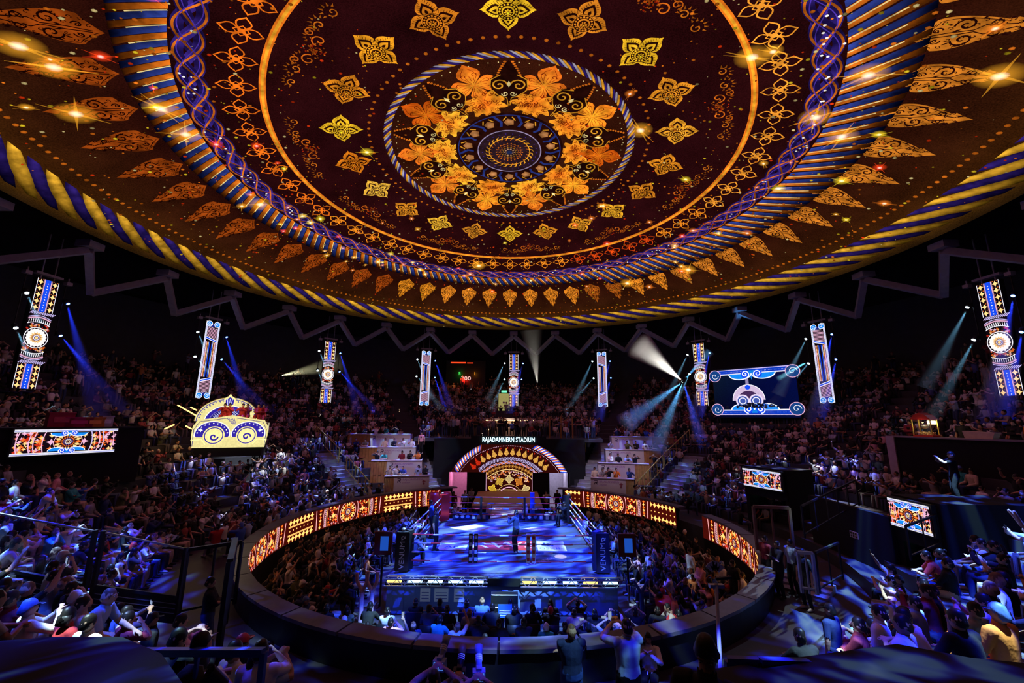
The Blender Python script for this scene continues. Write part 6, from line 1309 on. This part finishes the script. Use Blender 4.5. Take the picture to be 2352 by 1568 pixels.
# ================================================================ named figures
def face(f, par, scale=1):
    M = f.headM(); c = f.headc; mb = MB()
    for q in (-1, 1): ball(mb, c+M @ Vector((q*.031, .086, .006)), .012, .008, .008, M, 8, 5)
    o = mb.build('eyes', mat('eye_white', (.6, .6, .6), .2), par, True); mb = MB()
    for q in (-1, 1): ball(mb, c+M @ Vector((q*.031, .092, .006)), .006, .004, .006, M, 6, 4)
    mb.build('pupils', BLACK, o, True); mb = MB()
    for q in (-1, 1): mb.tube([c+M @ Vector((q*.014, .094, .026)), c+M @ Vector((q*.032, .094, .033)), c+M @ Vector((q*.05, .084, .028))], .0045, 5)
    mb.build('eyebrows', mat('dark_hair', (.015, .012, .01), .6), par, True); mb = MB(); mb.tube([c+M @ Vector((-.022, .09, -.055)), c+M @ Vector((0, .097, -.053)), c+M @ Vector((.022, .09, -.055))], .006, 6); mb.build('lips', mat('lips', (.4, .14, .12), .5), par, True)
def hero(p, loc, rz, shirt, hair, label, pants='black', skin=0, scale=1., phone=None, feat=True, vox=.010, **kw):
    e = person(p, loc, rz, shirt, hair, None, skin, scale, pants, label=label, phone=phone, voxel=vox, ratio=.45, **kw)
    if feat: face(get_pose(p, voxel=vox, ratio=.45, **kw)['f'], e)
    return e
R0 = -.05, -.1
# in and round the ring
hero('stand_clap', (.47, -1.75, 1.23), rad(62), 'navy', 'short', 'ring announcer in dark suit standing in the ring, facing away with raised hands', scale=1.02)
hero('stand', (-3.0, -1.6, 1.23), rad(-95), 'black', 'short', 'man in black standing inside the ring by the left ropes, nearer one', scale=1.03, skin=1)
hero('stand_arms', (-3.55, .4, 1.23), rad(-80), 'blue', 'bun', 'person in blue leaning at the left ropes, further one', skin=1)
hero('elbows', (-3.55, -3.2, 1.2), rad(-60), 'grey', 'short', 'cameraman in patterned top crouching at the near left ring corner', skin=0, hipz=.42)
hero('film', (-3.9, -1.3, 1.2), rad(-75), 'white', 'short', 'photographer in white top kneeling on the left ring apron')
hero('clap', (3.1, 2.9, 1.23), rad(120), 'black', 'cap', 'official crouching inside the far right ring corner', skin=1, hipz=.42)
# officials at the near side
OFF = [(-2.6, 'black', 'short', 'arms', 'official in black, leftmost of the row against the ring skirt'), (-1.85, 'navy', 'cap', 'lap', 'official in navy cap, second from left against the ring skirt'), (-1.0, 'navy', 'short', 'lap', 'official in navy, third from left against the ring skirt'), (-.55, 'blue', 'bald', 'elbows', 'bald official in blue, left of the ring steps'), (.35, 'maroon', 'long', 'lap', 'woman with long hair sitting before the ring steps'), (1.6, 'black', 'long', 'lap', 'woman with long hair, right of the ring steps'), (2.45, 'black', 'bun', 'film', 'person in headset, far right against the ring skirt')]
for x, c, h, p, lab in OFF:
    hero(p, (x-.1, -6.15, 0), 0, c, h, lab, feat=False, vox=.014)
    q = empty('folding_chair', (x-.1, -6.15, 0), 0, f'dark chair under the {lab.split(",")[0]}, {"%s" % lab.split(",")[1].strip() if "," in lab else "by the ring"}'[:110], 'chair')
    MB().box(-.23, .23, -.2, .22, .39, .43).build('seat', BLACK, q); MB().box(-.24, .24, -.26, -.21, .5, .95).build('backrest', mat('navy_plastic', (.01, .02, .10), .5), q)
    for a in (-.2, .2):
        for b in (-.22, .2): MB().bar((a, b, 0), (a, b, .4), .03).build('leg', BLACK, q)
for i, (x, w_) in enumerate(((-2.35, .42), (2.05, .42))):
    t = MB().box(x, x+w_, -6.46, -6.45, .55, .92).build('chair_notice', WP, None); tag(t, f'white printed sheet hung on an official\'s chair back, {["left", "right"][i]} one', 'notice')
    for k in range(4): MB().box(x+.03, x+w_-.03, -6.466, -6.461, .6+k*.08, .62+k*.08).build('printed_line', BPR, t)
p = at_z(1160, 1405, 1.05); t = empty('round_card', (p.x, p.y, 0), 0, 'blue placard with white lines held up on a white stick at the near ringside', 'placard')
MB().box(-.21, .21, -.02, .0, .9, 1.26).build('board', mat('blue_card', (.05, .18, .8), .4), t); MB().bar((0, -.01, .1), (0, -.01, .9), .02).build('stick', WP, t)
for k in range(3): MB().box(-.17, .16, -.028, -.02, .96+k*.06, .975+k*.06).build('printed_line', WP, t)
# standing guests behind the near pit wall
BL = at(1311, 1420, 8.3); hero('stand_arms', (BL.x, BL.y, 1.3), rad(4), 'navy', 'bald', 'tall man in blue blazer and jeans standing behind the near pit wall', pants='blue', skin=2, scale=(BL.z-1.3)/1.76, feat=False, wide=1.12, top=('torso', 'sleeve', 'arm', 'fore'))
PL = at(1438, 1408, 8.0); hero('stand_film', (PL.x, PL.y, 1.3), rad(12), 'pale blue', 'short', 'man in pale blue shirt holding up a phone behind the near pit wall', skin=2, scale=(PL.z-1.3)/1.76, phone='phone held up by the man in pale blue shirt behind the pit wall', feat=False, wide=1.1)
PP = at(1520, 1395, 9.0); hero('clap', (PP.x, PP.y+1.0, .9), rad(160), 'white', 'short', 'man in white shirt just inside the near pit wall, face lit orange', skin=2)
DM = at(1618, 1448, 3.2); e = hero('stand', (DM.x, DM.y, DM.z-1.72), rad(148), 'black', 'short', 'dark-clad man looking down, close to the camera, right of centre', skin=3, nod=.55, vox=.009, scale=1.0); MB().box(-.35, .35, -.25, .35, -.25, -.0).build('x', BLACKMATT, None).name = 'standing_ledge'
bpy.data.objects['standing_ledge'].location = (DM.x, DM.y, DM.z-1.72); tag(bpy.data.objects['standing_ledge'], 'small black ledge under the dark-clad man near the camera', 'ledge')
LM = at(205, 1352, 6.6); hero('stand', (LM.x, LM.y, LM.z-1.66), rad(-70), 'pale blue', 'bald', 'man in pale shirt leaning forward at the lower left, lit white and blue', lean=.45, hands=[(-.2, .55, .95), (.2, .55, .95)], skin=2, vox=.011)
MB().box(-.4, .4, -.35, .45, -.22, 0).build('x', BLACKMATT, None).name = 'low_platform'; bpy.data.objects['low_platform'].location = (LM.x, LM.y, LM.z-1.66); tag(bpy.data.objects['low_platform'], 'black step under the leaning man at the lower left', 'platform')
# photographers with long lenses at the bottom edge
for i, (px, py, Y, hh, lab) in enumerate(((1010, 1500, 5.6, 1, 'blue-lit camera with long banded lens pointing up, leftmost of three'), (1055, 1522, 5.6, 0, 'dark camera lens with brown hood, middle one of three'), (1100, 1525, 5.4, 1, 'pale blue-lit camera lens, rightmost of three'))):
    p = at(px, py+22, Y); t = empty('camera', p, rad(-10+8*i), lab, 'camera'); Mx = Matrix.Rotation(rad(-62), 4, 'X')
    body = mat('camera_blue_lit_grey', (.25, .35, .6), .35) if hh else BLACK  # blue light painted into the colour of the outer two cameras
    MB().box(-.075, .075, -.05, .05, -.07, .04).build('camera_body', body, t); MB().box(-.03, .03, -.03, .05, .04, .07).build('viewfinder', body, t); MB().box(-.06, .06, -.056, -.05, -.05, .03).build('rear_screen', mat('glossy_screen', (.05, .1, .3), .1, emit=(.1, .3, 1, .6)), t)
    MB().lathe([(.035, .03), (.04, .05), (.036, .12), (.042, .13), (.042, .2), (.034, .21)], n=16, M=Matrix.Rotation(rad(-55), 4, 'X')).build('lens', body, t, True); MB().lathe([(.044, .2), (.052, .3), (.048, .3), (.03, .21)], n=16, M=Matrix.Rotation(rad(-55), 4, 'X')).build('lens_hood', mat('brown_hood', (.2, .1, .06), .5) if i == 1 else body, t, True)
    for k in range(3): MB().lathe([(.0435, .135+k*.022), (.0435, .145+k*.022)], n=16, M=Matrix.Rotation(rad(-55), 4, 'X')).build('lens_ring', WP, t)
    hero('film', (p.x, p.y-.42, p.z-1.12), 0, ['blue', 'black', 'navy'][i], ['short', 'short', 'cap'][i], f'photographer crouched behind the {["leftmost", "middle", "rightmost"][i]} long lens at the bottom edge', vox=.014, feat=False)
# box and counter guests
for i, (x, y, z, side, k) in enumerate(SEATS):
    p = ['arms', 'lap', 'elbows', 'film', 'chin', 'clap'][i % 6]; c = CN[(i*5+k) % len(CN)]; c = 'white' if i % 7 == 3 else 'black' if i % 3 == 0 else c; h = HAIRS[(0, 1, 0, 3, 0)[i % 5]]
    person(p, (x, y, z), pi-atan2(-x*.0, 1)+rad(10 if side == 'left' else -10)*-1, c, h, 'guests in the VIP boxes', i % 4, 1.0, label=f'guest in {c}, {WB[k]} VIP box {side} of the entrance, guest {ORD[i % 6]}')
for i, p_ in enumerate(MUS):
    person('clap' if i < 4 else 'arms', (p_.x, p_.y, p_.z-.12), rad(180+22), 'red' if i != 3 else 'maroon', 'short', 'musicians on the gold stage', i % 4, 1.0, pants='red', label=f'musician in {"red" if i != 3 else "maroon"} silk on the cream stage, {ORD[i]} from left')
for i, px in enumerate((1137, 1150, 1163, 1176, 1190, 1203)):
    q = at(px, 980, 36.6); person('elbows' if i % 2 else 'arms', (q.x, q.y, 5.35), 0, ['black', 'navy', 'black', 'blue', 'grey', 'black'][i], 'short', 'guests at the terrace bar', i % 4, 1.0, label=f'guest on a stool facing the terrace bar, {ORD[i]} from left')
for i, (px, c) in enumerate(((1145, 'white'), (1160, 'black'), (1178, 'white'), (1196, 'blue'), (1208, 'pale blue'))):
    q = at(px, 950, 38.9); person('stand', (q.x, q.y, 5.3), pi, c, 'short', None, i % 4, 1.0, label=f'bar staff in {c} behind the terrace bar, {ORD[i]} from left')
for i, (px, py, Y, c, p, lab) in enumerate(((968, 1020, 33, 'pink', 'stand', 'woman in pink shirt standing on the stair beside the left VIP boxes'), (994, 985, 36, 'pale blue', 'stand', 'man in pale blue on the stair left of the terrace'), (1050, 980, 35, 'white', 'stand', 'man in white standing on the left of the terrace'), (1323, 1105, 31.5, 'white', 'stand', 'man in white standing right of the stage by the right stair'), (1280, 1118, 31, 'black', 'stand', 'dark figure standing in the lit right passage'), (1254, 1128, 30.4, 'beige', 'stand_film', 'man in beige filming beside the right passage'), (1068, 1128, 30.4, 'pale blue', 'stand', 'man in pale blue by the left passage'), (1083, 1112, 31.5, 'grey', 'stand_arms', 'man in grey against the panel left of the door screen'), (1042, 1130, 30, 'maroon', 'stand', 'person in maroon left of the left passage'))):
    q = at(px, py, Y); zf = 5.2 if i in (1, 2) else prof(hypot(q.x, q.y))+.1 if i == 0 else .02
    if i == 0: zf = at(968, 1042, 33).z
    person(p, (q.x, q.y, zf), pi+.2*(i % 3-1), c, HAIRS[(1, 0, 0, 0, 0, 0, 0, 3, 1)[i]], None, i % 4, 1.0, label=lab)
for i, (px, py, z, c, p) in enumerate(((1838, 1225, 1.3, 'black', 'stand'), (1780, 1225, 1.3, 'black', 'stand_arms'), (1755, 1218, 1.3, 'maroon', 'stand'), (1812, 1218, 1.3, 'pale blue', 'stand'), (1580, 1195, .02, 'white', 'stand'), (1604, 1235, .02, 'pink', 'stand_arms'), (1676, 1215, .4, 'black', 'stand'))):
    q = at(px, py, {1838: 13.2, 1780: 14, 1755: 14.6, 1812: 14.2, 1580: 17.5, 1604: 16, 1676: 15}[px]); person(p, (q.x, q.y, z if z > .03 else .02), rad(100), c, 'short', None, i % 4, 1.0, label=f'{c}-topped person standing {["by the steps in front of the right portal, rightmost", "in front of the right portal, left of the pair", "in the shade behind the right coping", "between the two dark figures by the right portal", "in the gap of the right pit wall", "ringside right, before the wall gap", "ringside right, dark against the LED belt"][i]}')
# ================================================================ railings, glass, near things
GL = bpy.data.materials.new('clear_glass'); GL.use_nodes = True; nt = GL.node_tree; nt.nodes.clear(); tr_ = NT(nt, 'ShaderNodeBsdfTransparent'); gl = NT(nt, 'ShaderNodeBsdfGlossy'); gl.inputs['Roughness'].default_value = .05; mx = NT(nt, 'ShaderNodeMixShader'); fr = NT(nt, 'ShaderNodeFresnel'); oo = NT(nt, 'ShaderNodeOutputMaterial')
tr_.inputs[0].default_value = (.86, .9, .95, 1); mm = NT(nt, 'ShaderNodeMath', operation='MULTIPLY'); mm.inputs[1].default_value = .8; nt.links.new(fr.outputs[0], mm.inputs[0]); nt.links.new(mm.outputs[0], mx.inputs[0]); nt.links.new(tr_.outputs[0], mx.inputs[1]); nt.links.new(gl.outputs[0], mx.inputs[2]); nt.links.new(mx.outputs[0], oo.inputs[0])
def glass_fence(tops, bots, lab):
    P = []
    for (x0, y0), (x1, y1) in zip(tops, bots): Y = 1.05/(ray(x0, y0)[1]-ray(x1, y1)[1]); P.append((at(x1, y1, Y), 1.05))
    e = empty('glass_fence', P[0][0], 0, lab, 'glass railing'); O = P[0][0]
    for (a, h), (b, _) in zip(P[:-1], P[1:]):
        a, b = a-O, b-O; up = Vector((0, 0, h)); MB().add([a, b, b+up, a+up], [(0, 1, 2, 3)]).build('glass_pane', GL, e); MB().bar(a+up, b+up, .035).build('top_rail', STEEL, e); MB().bar(a, b, .06).build('bottom_rail', BLACK, e)
        dn = Vector((0, 0, -.55)); MB().add([a, b, b+dn, a+dn], [(0, 1, 2, 3)]).build('base_panel', BLACK, e)
        for q in range(4): MB().bar(a+dn*(.25+.18*q)+Vector((0, -.01, 0)), b+dn*(.25+.18*q)+Vector((0, -.01, 0)), .012).build('base_line', STEEL, e) if q < 3 else None
    for p_, h in P: MB().bar(p_-O-Vector((0, 0, .5)), p_-O+Vector((0, 0, h+.03)), .07).build('post', BLACK, e)
glass_fence([(-60, 1172), (203, 1220)], [(-70, 1292), (196, 1343)], 'glass railing panel in black frame at far lower left, nearer one')
glass_fence([(222, 1222), (418, 1260)], [(215, 1345), (410, 1372)], 'glass railing panel in black frame left of the pit, further one')
px_rail('black_handrail', [(432, 1262, 11.6), (556, 1244, 12.4)], BLACK, 'black railing between the glass panels and the pit wall', h=1.6, n=2, w_=.07)
px_rail('black_handrail', [(540, 1240, 10.9), (528, 1290, 9.4)], BLACK, 'tall black post frame beside the left end of the pit wall', h=1.9, n=1, w_=.1)
px_rail('near_handrail', [(318, 1497, 4.6), (606, 1497, 4.2)], BLUEP, 'blue-lit tubular railing across the bottom left', h=.75, n=2, w_=.05)  # blue light put into the rail's own colour
px_rail('near_handrail', [(1672, 1517, 4.0), (1745, 1520, 3.9), (2010, 1528, 4.1)], BLUEP, 'blue-lit tubular railing across the bottom right', h=.8, n=1, w_=.05)  # rail coloured blue for the light on it
px_rail('low_barrier', [(1832, 1268, 11.2), (1866, 1270, 10.9)], STEEL, 'short steel barrier in front of the right steps, nearer piece', h=.95, n=2, w_=.06)
px_rail('low_barrier', [(1872, 1268, 11.0), (1925, 1246, 12.2)], BLACK, 'dark railing running back from the short steel barrier', h=.95, n=2, w_=.04)
px_rail('ramp_handrail', [(1840, 1162, 14.3), (1965, 1102, 17.2)], BLACK, 'long black sloping handrail rising beside the lit crowd on the right', h=1.0, n=5, w_=.045)
px_rail('ramp_handrail', [(2080, 1208, 12.3), (2150, 1182, 12.9)], BLACK, 'black handrail crossing the nearer mandala screen', h=.9, n=2, w_=.045)
px_rail('steel_gate', [(1730, 1163, 16.0), (1812, 1166, 15.6)], mat('brown_steel', (.2, .1, .05), .5), 'brown steel frame before the farther right portal', h=1.5, n=2, mid=False, w_=.09)
# stepped treads catching the light right of the pit
o = empty('short_steps', at_z(1822, 1352, 1.4), rad(-50), 'three shallow steps catching striped white and blue light right of the pit', 'steps'); zz = o.location.z; o.location.z = 1.3
for k in range(3): MB().box(-.9, .9, .35*k, .35*k+.4, 0, .07+.07*k).build('tread', mat('pale_step_concrete', 0), o)
# pole with white flags, bottom right
P0 = at(1652, 1568, 5.0); P1 = at(1641, 1290, 5.6); t = empty('lamp_pole', (P0.x, P0.y, P0.z-.6), 0, 'white pole topped by clamps and a fan of white cards, right of centre', 'pole'); O = t.location.copy()
MB().tube([Vector((0, 0, 0)), P1-O-Vector((0, 0, .25))], .022, 8).build('pole_shaft', WP, t); q = MB().box(-.09, .09, -.03, .03, -.02, .02).build('clamp', STEEL, t); q.location = P1-O-Vector((0, 0, .28)); q = MB().bar((0, 0, 0), (.2, 0, .02), .03).build('clamp_arm', BLACK, t); q.location = P1-O-Vector((0, 0, .2))
for k, a in enumerate((-50, -20, 0, 25, 55)): q = MB().box(-.028, .028, -.004, .004, .03, .13).build('white_card', WP, t); q.location = P1-O-Vector((0, 0, .12)); q.rotation_euler = (0, rad(a), 0)
MB().lathe([(.2, 0), (.2, .02)], n=12).build('pole_base', BLACK, t)
# tall black stand-light frame with white truss stage on the right
p = at(2205, 1160, 14.2); t = empty('camera_platform', p-Vector((0, 0, 1.3)), rad(-50), 'white lattice camera platform behind the nearer mandala screen', 'platform')
for x in (-.9, .9):
    for y in (-.5, .5): MB().bar((x, y, 0), (x, y, 1.3), .05).build('leg', WP, t)
for y in (-.5, .5): MB().bar((-.9, y, 1.28), (.9, y, 1.28), .05).build('edge_beam', WP, t); MB().bar((-.9, y, .1), (0, y, 1.28), .025).bar((0, y, 1.28), (.9, y, .1), .025).build('brace', WP, t)
MB().box(-.95, .95, -.55, .55, 1.3, 1.34).build('deck', BLACK, t)
q = p; hero('stand_film', (q.x, q.y, q.z+.04), rad(60), 'black', 'cap', 'camera operator in dark clothes and red-lit cap on the white lattice platform', skin=2, feat=False, vox=.014)
# right snack bar
RB0, RB1 = at(2035, 1000, 19.5), at(2420, 1012, 14.6); RB1.z = RB0.z; u = (RB1-RB0); L_ = u.length; t = empty('snack_bar', RB0, atan2(u.y, u.x), 'raised dark snack bar on the right with a lit popcorn machine', 'counter')
MB().box(0, L_, 0, .7, -.06, 0).build('counter_top', mat('violet_stone', (.25, .2, .3), .3), t); MB().box(0, L_, .05, 4, -3.2, -.06).build('counter_wall', BLACKMATT, t); MB().box(-.02, .3, -.03, .05, -2.2, -.02).build('pale_corner_strip', mat('pale_violet_strip', (.5, .42, .55), .5), t)
MX = Matrix.Translation(RB0) @ Matrix.Rotation(atan2(u.y, u.x), 4, 'Z')
def onr(x, nm, cat, lab): return empty(nm, MX @ Vector((x, .35, 0)), atan2(u.y, u.x), lab, cat)
q = onr(1.35, 'popcorn_machine', 'popcorn machine', 'red-roofed popcorn machine glowing warm on the right snack bar'); RM = mat('red_enamel', (.5, .02, .02), .3)
MB().box(-.35, .35, -.25, .25, 0, .08).build('base', RM, q); MB().prism([(-.38, .75), (.38, .75), (.2, .95), (0, 1.05), (-.2, .95)], Matrix.Translation((0, -.28, 0)), .56).build('roof', RM, q)
for x in (-.33, .33):
    for y in (-.23, .23): MB().bar((x, y, .08), (x, y, .75), .035).build('frame_post', YELLOWP, q)
MB().add([(-.33, -.24, .08), (.33, -.24, .08), (.33, -.24, .75), (-.33, -.24, .75)], [(0, 1, 2, 3)]).build('glass_pane', GL, q); MB().lathe([(.02, .35), (.12, .38), (.14, .5), (.13, .52)], n=12).build('kettle', STEEL, q, True)
g_ = np.random.default_rng(3); mb = MB()
for i in range(80): ball(mb, (g_.uniform(-.28, .28), g_.uniform(-.2, .2), .1+g_.uniform(0, .12)), .03, .03, .025, None, 5, 3)
tag(mb.build('popcorn', mat('popcorn_yellow', (.8, .65, .3), .8), q), kind='stuff'); MB().box(.05, .3, .1, .2, .55, .7).build('lamp_box', emis('warm_white_lamp', (1, .82, .45), 9), q); point('popcorn_lamp', MX @ Vector((1.4, .1, .62)), 14, (1, .75, .35), .08)
q = onr(3.1, 'lit_tray', 'tray', 'cream lit snack tray right of the popcorn machine'); MB().prism([(-.4, 0), (.4, 0), (.5, .25), (-.45, .3)], Matrix.Translation((0, -.2, 0)), .4).build('tray_body', mat('cream_card', (.7, .6, .45), .7), q)
q = onr(4.6, 'drinks_dispenser', 'dispenser', 'small blue-white glowing drinks dispenser on the right snack bar'); MB().box(-.2, .2, -.15, .15, 0, .3).build('base', WHITEP, q); MB().lathe([(.12, .3), (.13, .55), (.05, .62)], n=12).build('glowing_tank', emis('cold_tank', (.4, .65, 1), 2), q)
for i, x in enumerate((5.3, 5.6)): q = onr(x, 'paper_stack', 'boxes', ['pale stacked box beside the drinks dispenser, left', 'pale stacked box beside the drinks dispenser, right'][i]); MB().box(-.12, .12, -.1, .1, 0, .45).build('box', mat('pale_card', (.55, .45, .5), .7), q); MB().box(-.12, .12, -.1, .1, .455, .5).build('lid', mat('pale_card', 0), q)
q = onr(7.6, 'yellow_table_lamp', 'lamp', 'small yellow lamp at the far right end of the snack bar'); MB().lathe([(.1, 0), (.03, .04), (.03, .25), (.02, .3)], n=10).build('lamp_stand', GOLDP, q); MB().lathe([(.22, .3), (.12, .45), (.02, .5)], n=12).build('shade', emis('yellow_shade', 0), q)
for i, (x, c, p_) in enumerate(((.3, 'maroon', 'film'), (2.2, 'black', 'lap'), (3.7, 'black', 'lap'), (4.2, 'orange', 'raise'), (5.0, 'black', 'arms'), (6.6, 'maroon', 'clap'))):
    v = MX @ Vector((x, 1.2, -.95)); person('stand' if i % 2 else 'stand_arms', tuple(v), atan2(u.y, u.x)+pi, c, HAIRS[(1, 0, 1, 0, 2, 0)[i]], None, i % 4, 1.0, label=f'person in {c} behind the right snack bar, {ORD[i]} from left')
# hanging spot floods high in the hall, seen as bright points
HL = [((640, 864), 40, (1, .95, .55), (1.0, 0, .22)), ((1235, 889), 44, (1, .95, .8), (-.12, -.3, .9)), ((1568, 876), 34, (1, .96, .85), (-.75, -.3, .5)), ((1080, 893), 46, (1, .9, .85), None), ((733, 953), 31, (1, .85, .65), None), ((917, 942), 42, (1, .7, .4), None), ((1107, 998), 36, (1, .85, .7), None)]
EXB = []
for i, (pp, Y, c, d) in enumerate(HL):
    p = at(*pp, Y); t = empty('bright_lamp', p, 0, f'small intense lamp among the far crowd, {["throwing a beam up right, left of hall", "above the terrace, throwing a beam up", "throwing fanned beams beside the third column from right", "under the red score display", "above the left handrail", "above the left stair", "just left of the stadium lettering"][i]}', 'lamp')
    MB().lathe([(.05, -.02), (.1, 0), (.1, .14), (.05, .16)], n=10, M=Matrix.Rotation(pi/2, 4, 'X')).build('lamp_housing', BLACK, t); ball_ = MB(); ball(ball_, (0, -.03, 0), .10, .05, .10, None, 8, 6); ball_.build('lamp_lens', emis(f'intense_lens_{i}', c, 9), t)
    if d: EXB.append((i, p+Vector((0, -.1, 0)), Vector(d), c))
# green and exit lights at the back
for i, (px, py, Y) in enumerate(((2009, 888, 33), (1932, 884, 38), (4, 811, 27))):
    p = at(px, py, Y); t = empty('exit_sign', p, rad(-40), f'tiny green exit light high at the back, {["right, above the upper crowd", "right, beside the second column from right", "far left"][i]}', 'exit sign'); s_ = 1 if i == 0 else .35
    MB().box(-.28*s_, .28*s_, 0, .06, -.1*s_, .1*s_).build('sign_case', BLACK, t); MB().box(-.25*s_, .25*s_, -.01, 0, -.08*s_, .08*s_).build('sign_face', emis('green_exit', 0), t)
# ================================================================ beams in the haze
for i, s, zz, p, R_, N_ in LBEAM:
    low = zz < 4; az = 22.5*(i-4)
    if s < 0: d = (N_*.25-R_*(.3 if i > 3 else -.25)+Vector((0, 0, -.75))); c, pw, L_ = (.25, .65, 1), 1500, 4.5
    else: d = (N_*.1+R_*(.28 if i < 4 else -.2)+Vector((0, 0, -.8))); c, pw, L_ = (.015, .04, 1), 4500, 7.5
    if low and s < 0 and i % 2: d += R_*.3*(-1 if i > 3 else 1)
    if low and s > 0 and i < 3: d += R_*.5
    if s < 0 and i not in (3, 4, 5, 6, 7, 8): L_ = 1.4
    beam(p, d, L_, 5.5, c, pw, f'faint {"cyan" if s < 0 else "blue"} light beam below the {["upper", "lower"][low]} {["left", "right"][s > 0]} head of the {names[i]} LED column')
for i, p, d, c in EXB:
    beam(p, d, 6 if i != 2 else 5, 11 if i != 2 else 13, c, 2200 if i != 2 else 9000, ['pale green beam rising right of the far left lamp', 'pale upright beam above the terrace lamp', 'white fanned beam rising left from the intense lamp on the right'][i])
    if i == 2:
        for k, dd in enumerate(((-.5, -.3, -.8), (-.95, -.3, -.6), (.1, -.3, -1), (.45, -.2, .55))):
            beam(p, Vector(dd), 6.5 if k < 3 else 3, 7, (.1, .45, 1) if k != 2 else (.02, .08, 1), 5000, f'cyan blue beam fanning {["down left, steep", "down left, flat", "straight down", "up right"][k]} from the intense lamp on the right')
p = at(1855, 830, 27.5); beam(p, Vector((-.85, -.2, -.42)), 2.6, 4.5, (.2, .75, 1), 3500, 'short bright cyan beam across the corner of the relay screen')

# black ledges close to the camera, streaked with blue light
def slab(pts, z, lab, m=None):
    P = [at_z(x, y, z) for x, y in pts]; c = P[0]; n = len(P); mb = MB(); mb.add([p-c for p in P]+[p-c-Vector((0, 0, .5)) for p in P], [tuple(range(n))[::-1], tuple(range(n, 2*n))]+[(i, (i+1) % n, (i+1) % n+n, i+n) for i in range(n)])
    o = mb.build('black_ledge', m or mat('satin_black_top', (.010, .010, .013), .55, 0, .2, 6, None, .12), None, False, c); tag(o, lab, 'ledge'); bm = bmesh.new(); bm.from_mesh(o.data); bmesh.ops.recalc_face_normals(bm, faces=bm.faces); bm.to_mesh(o.data); bm.free()
slab([(-250, 1490), (120, 1462), (280, 1462), (370, 1500), (470, 1640), (-250, 1700)], 4.75, 'broad black ledge streaked with blue light at the bottom left corner')
slab([(1640, 1535), (1900, 1500), (2060, 1478), (2230, 1510), (2600, 1545), (2600, 1700), (1640, 1700)], 4.75, 'broad black ledge streaked with blue light at the bottom right corner')
spot('ledge_gobo_lamp', (-6, -12, 14.5), at_z(250, 1500, 4.75), 13000, DEEP, 20, .3, .02, (13, 3, .48, .62, (.35, .75, .9)))
spot('ledge_gobo_lamp', (6, -12, 14.5), at_z(2050, 1530, 4.75), 13000, DEEP, 22, .3, .02, (13, 3, .47, .62, (.25, .5, 1)))

for px, py, Y, p, c, h, a, lab in ((490, 1318, 9.8, 'stand_arms', 'black', 'short', -60, 'dark figure standing in the walkway beside the black post frame'), (418, 1402, 7.4, 'stand_clap', 'pink', 'short', -50, 'person in pink clapping with raised hands at the lower left walkway'), (352, 1400, 8.2, 'stand', 'black', 'cap', -40, 'person in dark top and cap standing below the glass railing'), (540, 1462, 5.6, 'stand', 'white', 'cap', -25, 'person in white top and cap standing behind the near left blue rail'), (592, 1482, 5.3, 'stand_film', 'pale blue', 'short', -20, 'person in pale blue filming behind the near left blue rail'), (462, 1470, 6.0, 'stand', 'navy', 'long', -30, 'person with long hair standing left of the white-topped one by the blue rail'), (1905, 1380, 8.6, 'stand', 'navy', 'cap', 30, 'person in navy and cap standing at the edge of the lit right floor')):
    q = at(px, py, Y); z = q.z-1.74; person(p, (q.x, q.y, z), rad(a), c, h, None, 1, 1.0, 'navy', label=lab)
    o = MB().box(-.3, .3, -.3, .3, -.4, 0).build('stand_riser', BLACKMATT, None, False, (q.x, q.y, z)); tag(o, 'small black riser under the '+' '.join(lab.split()[:9]), 'riser')
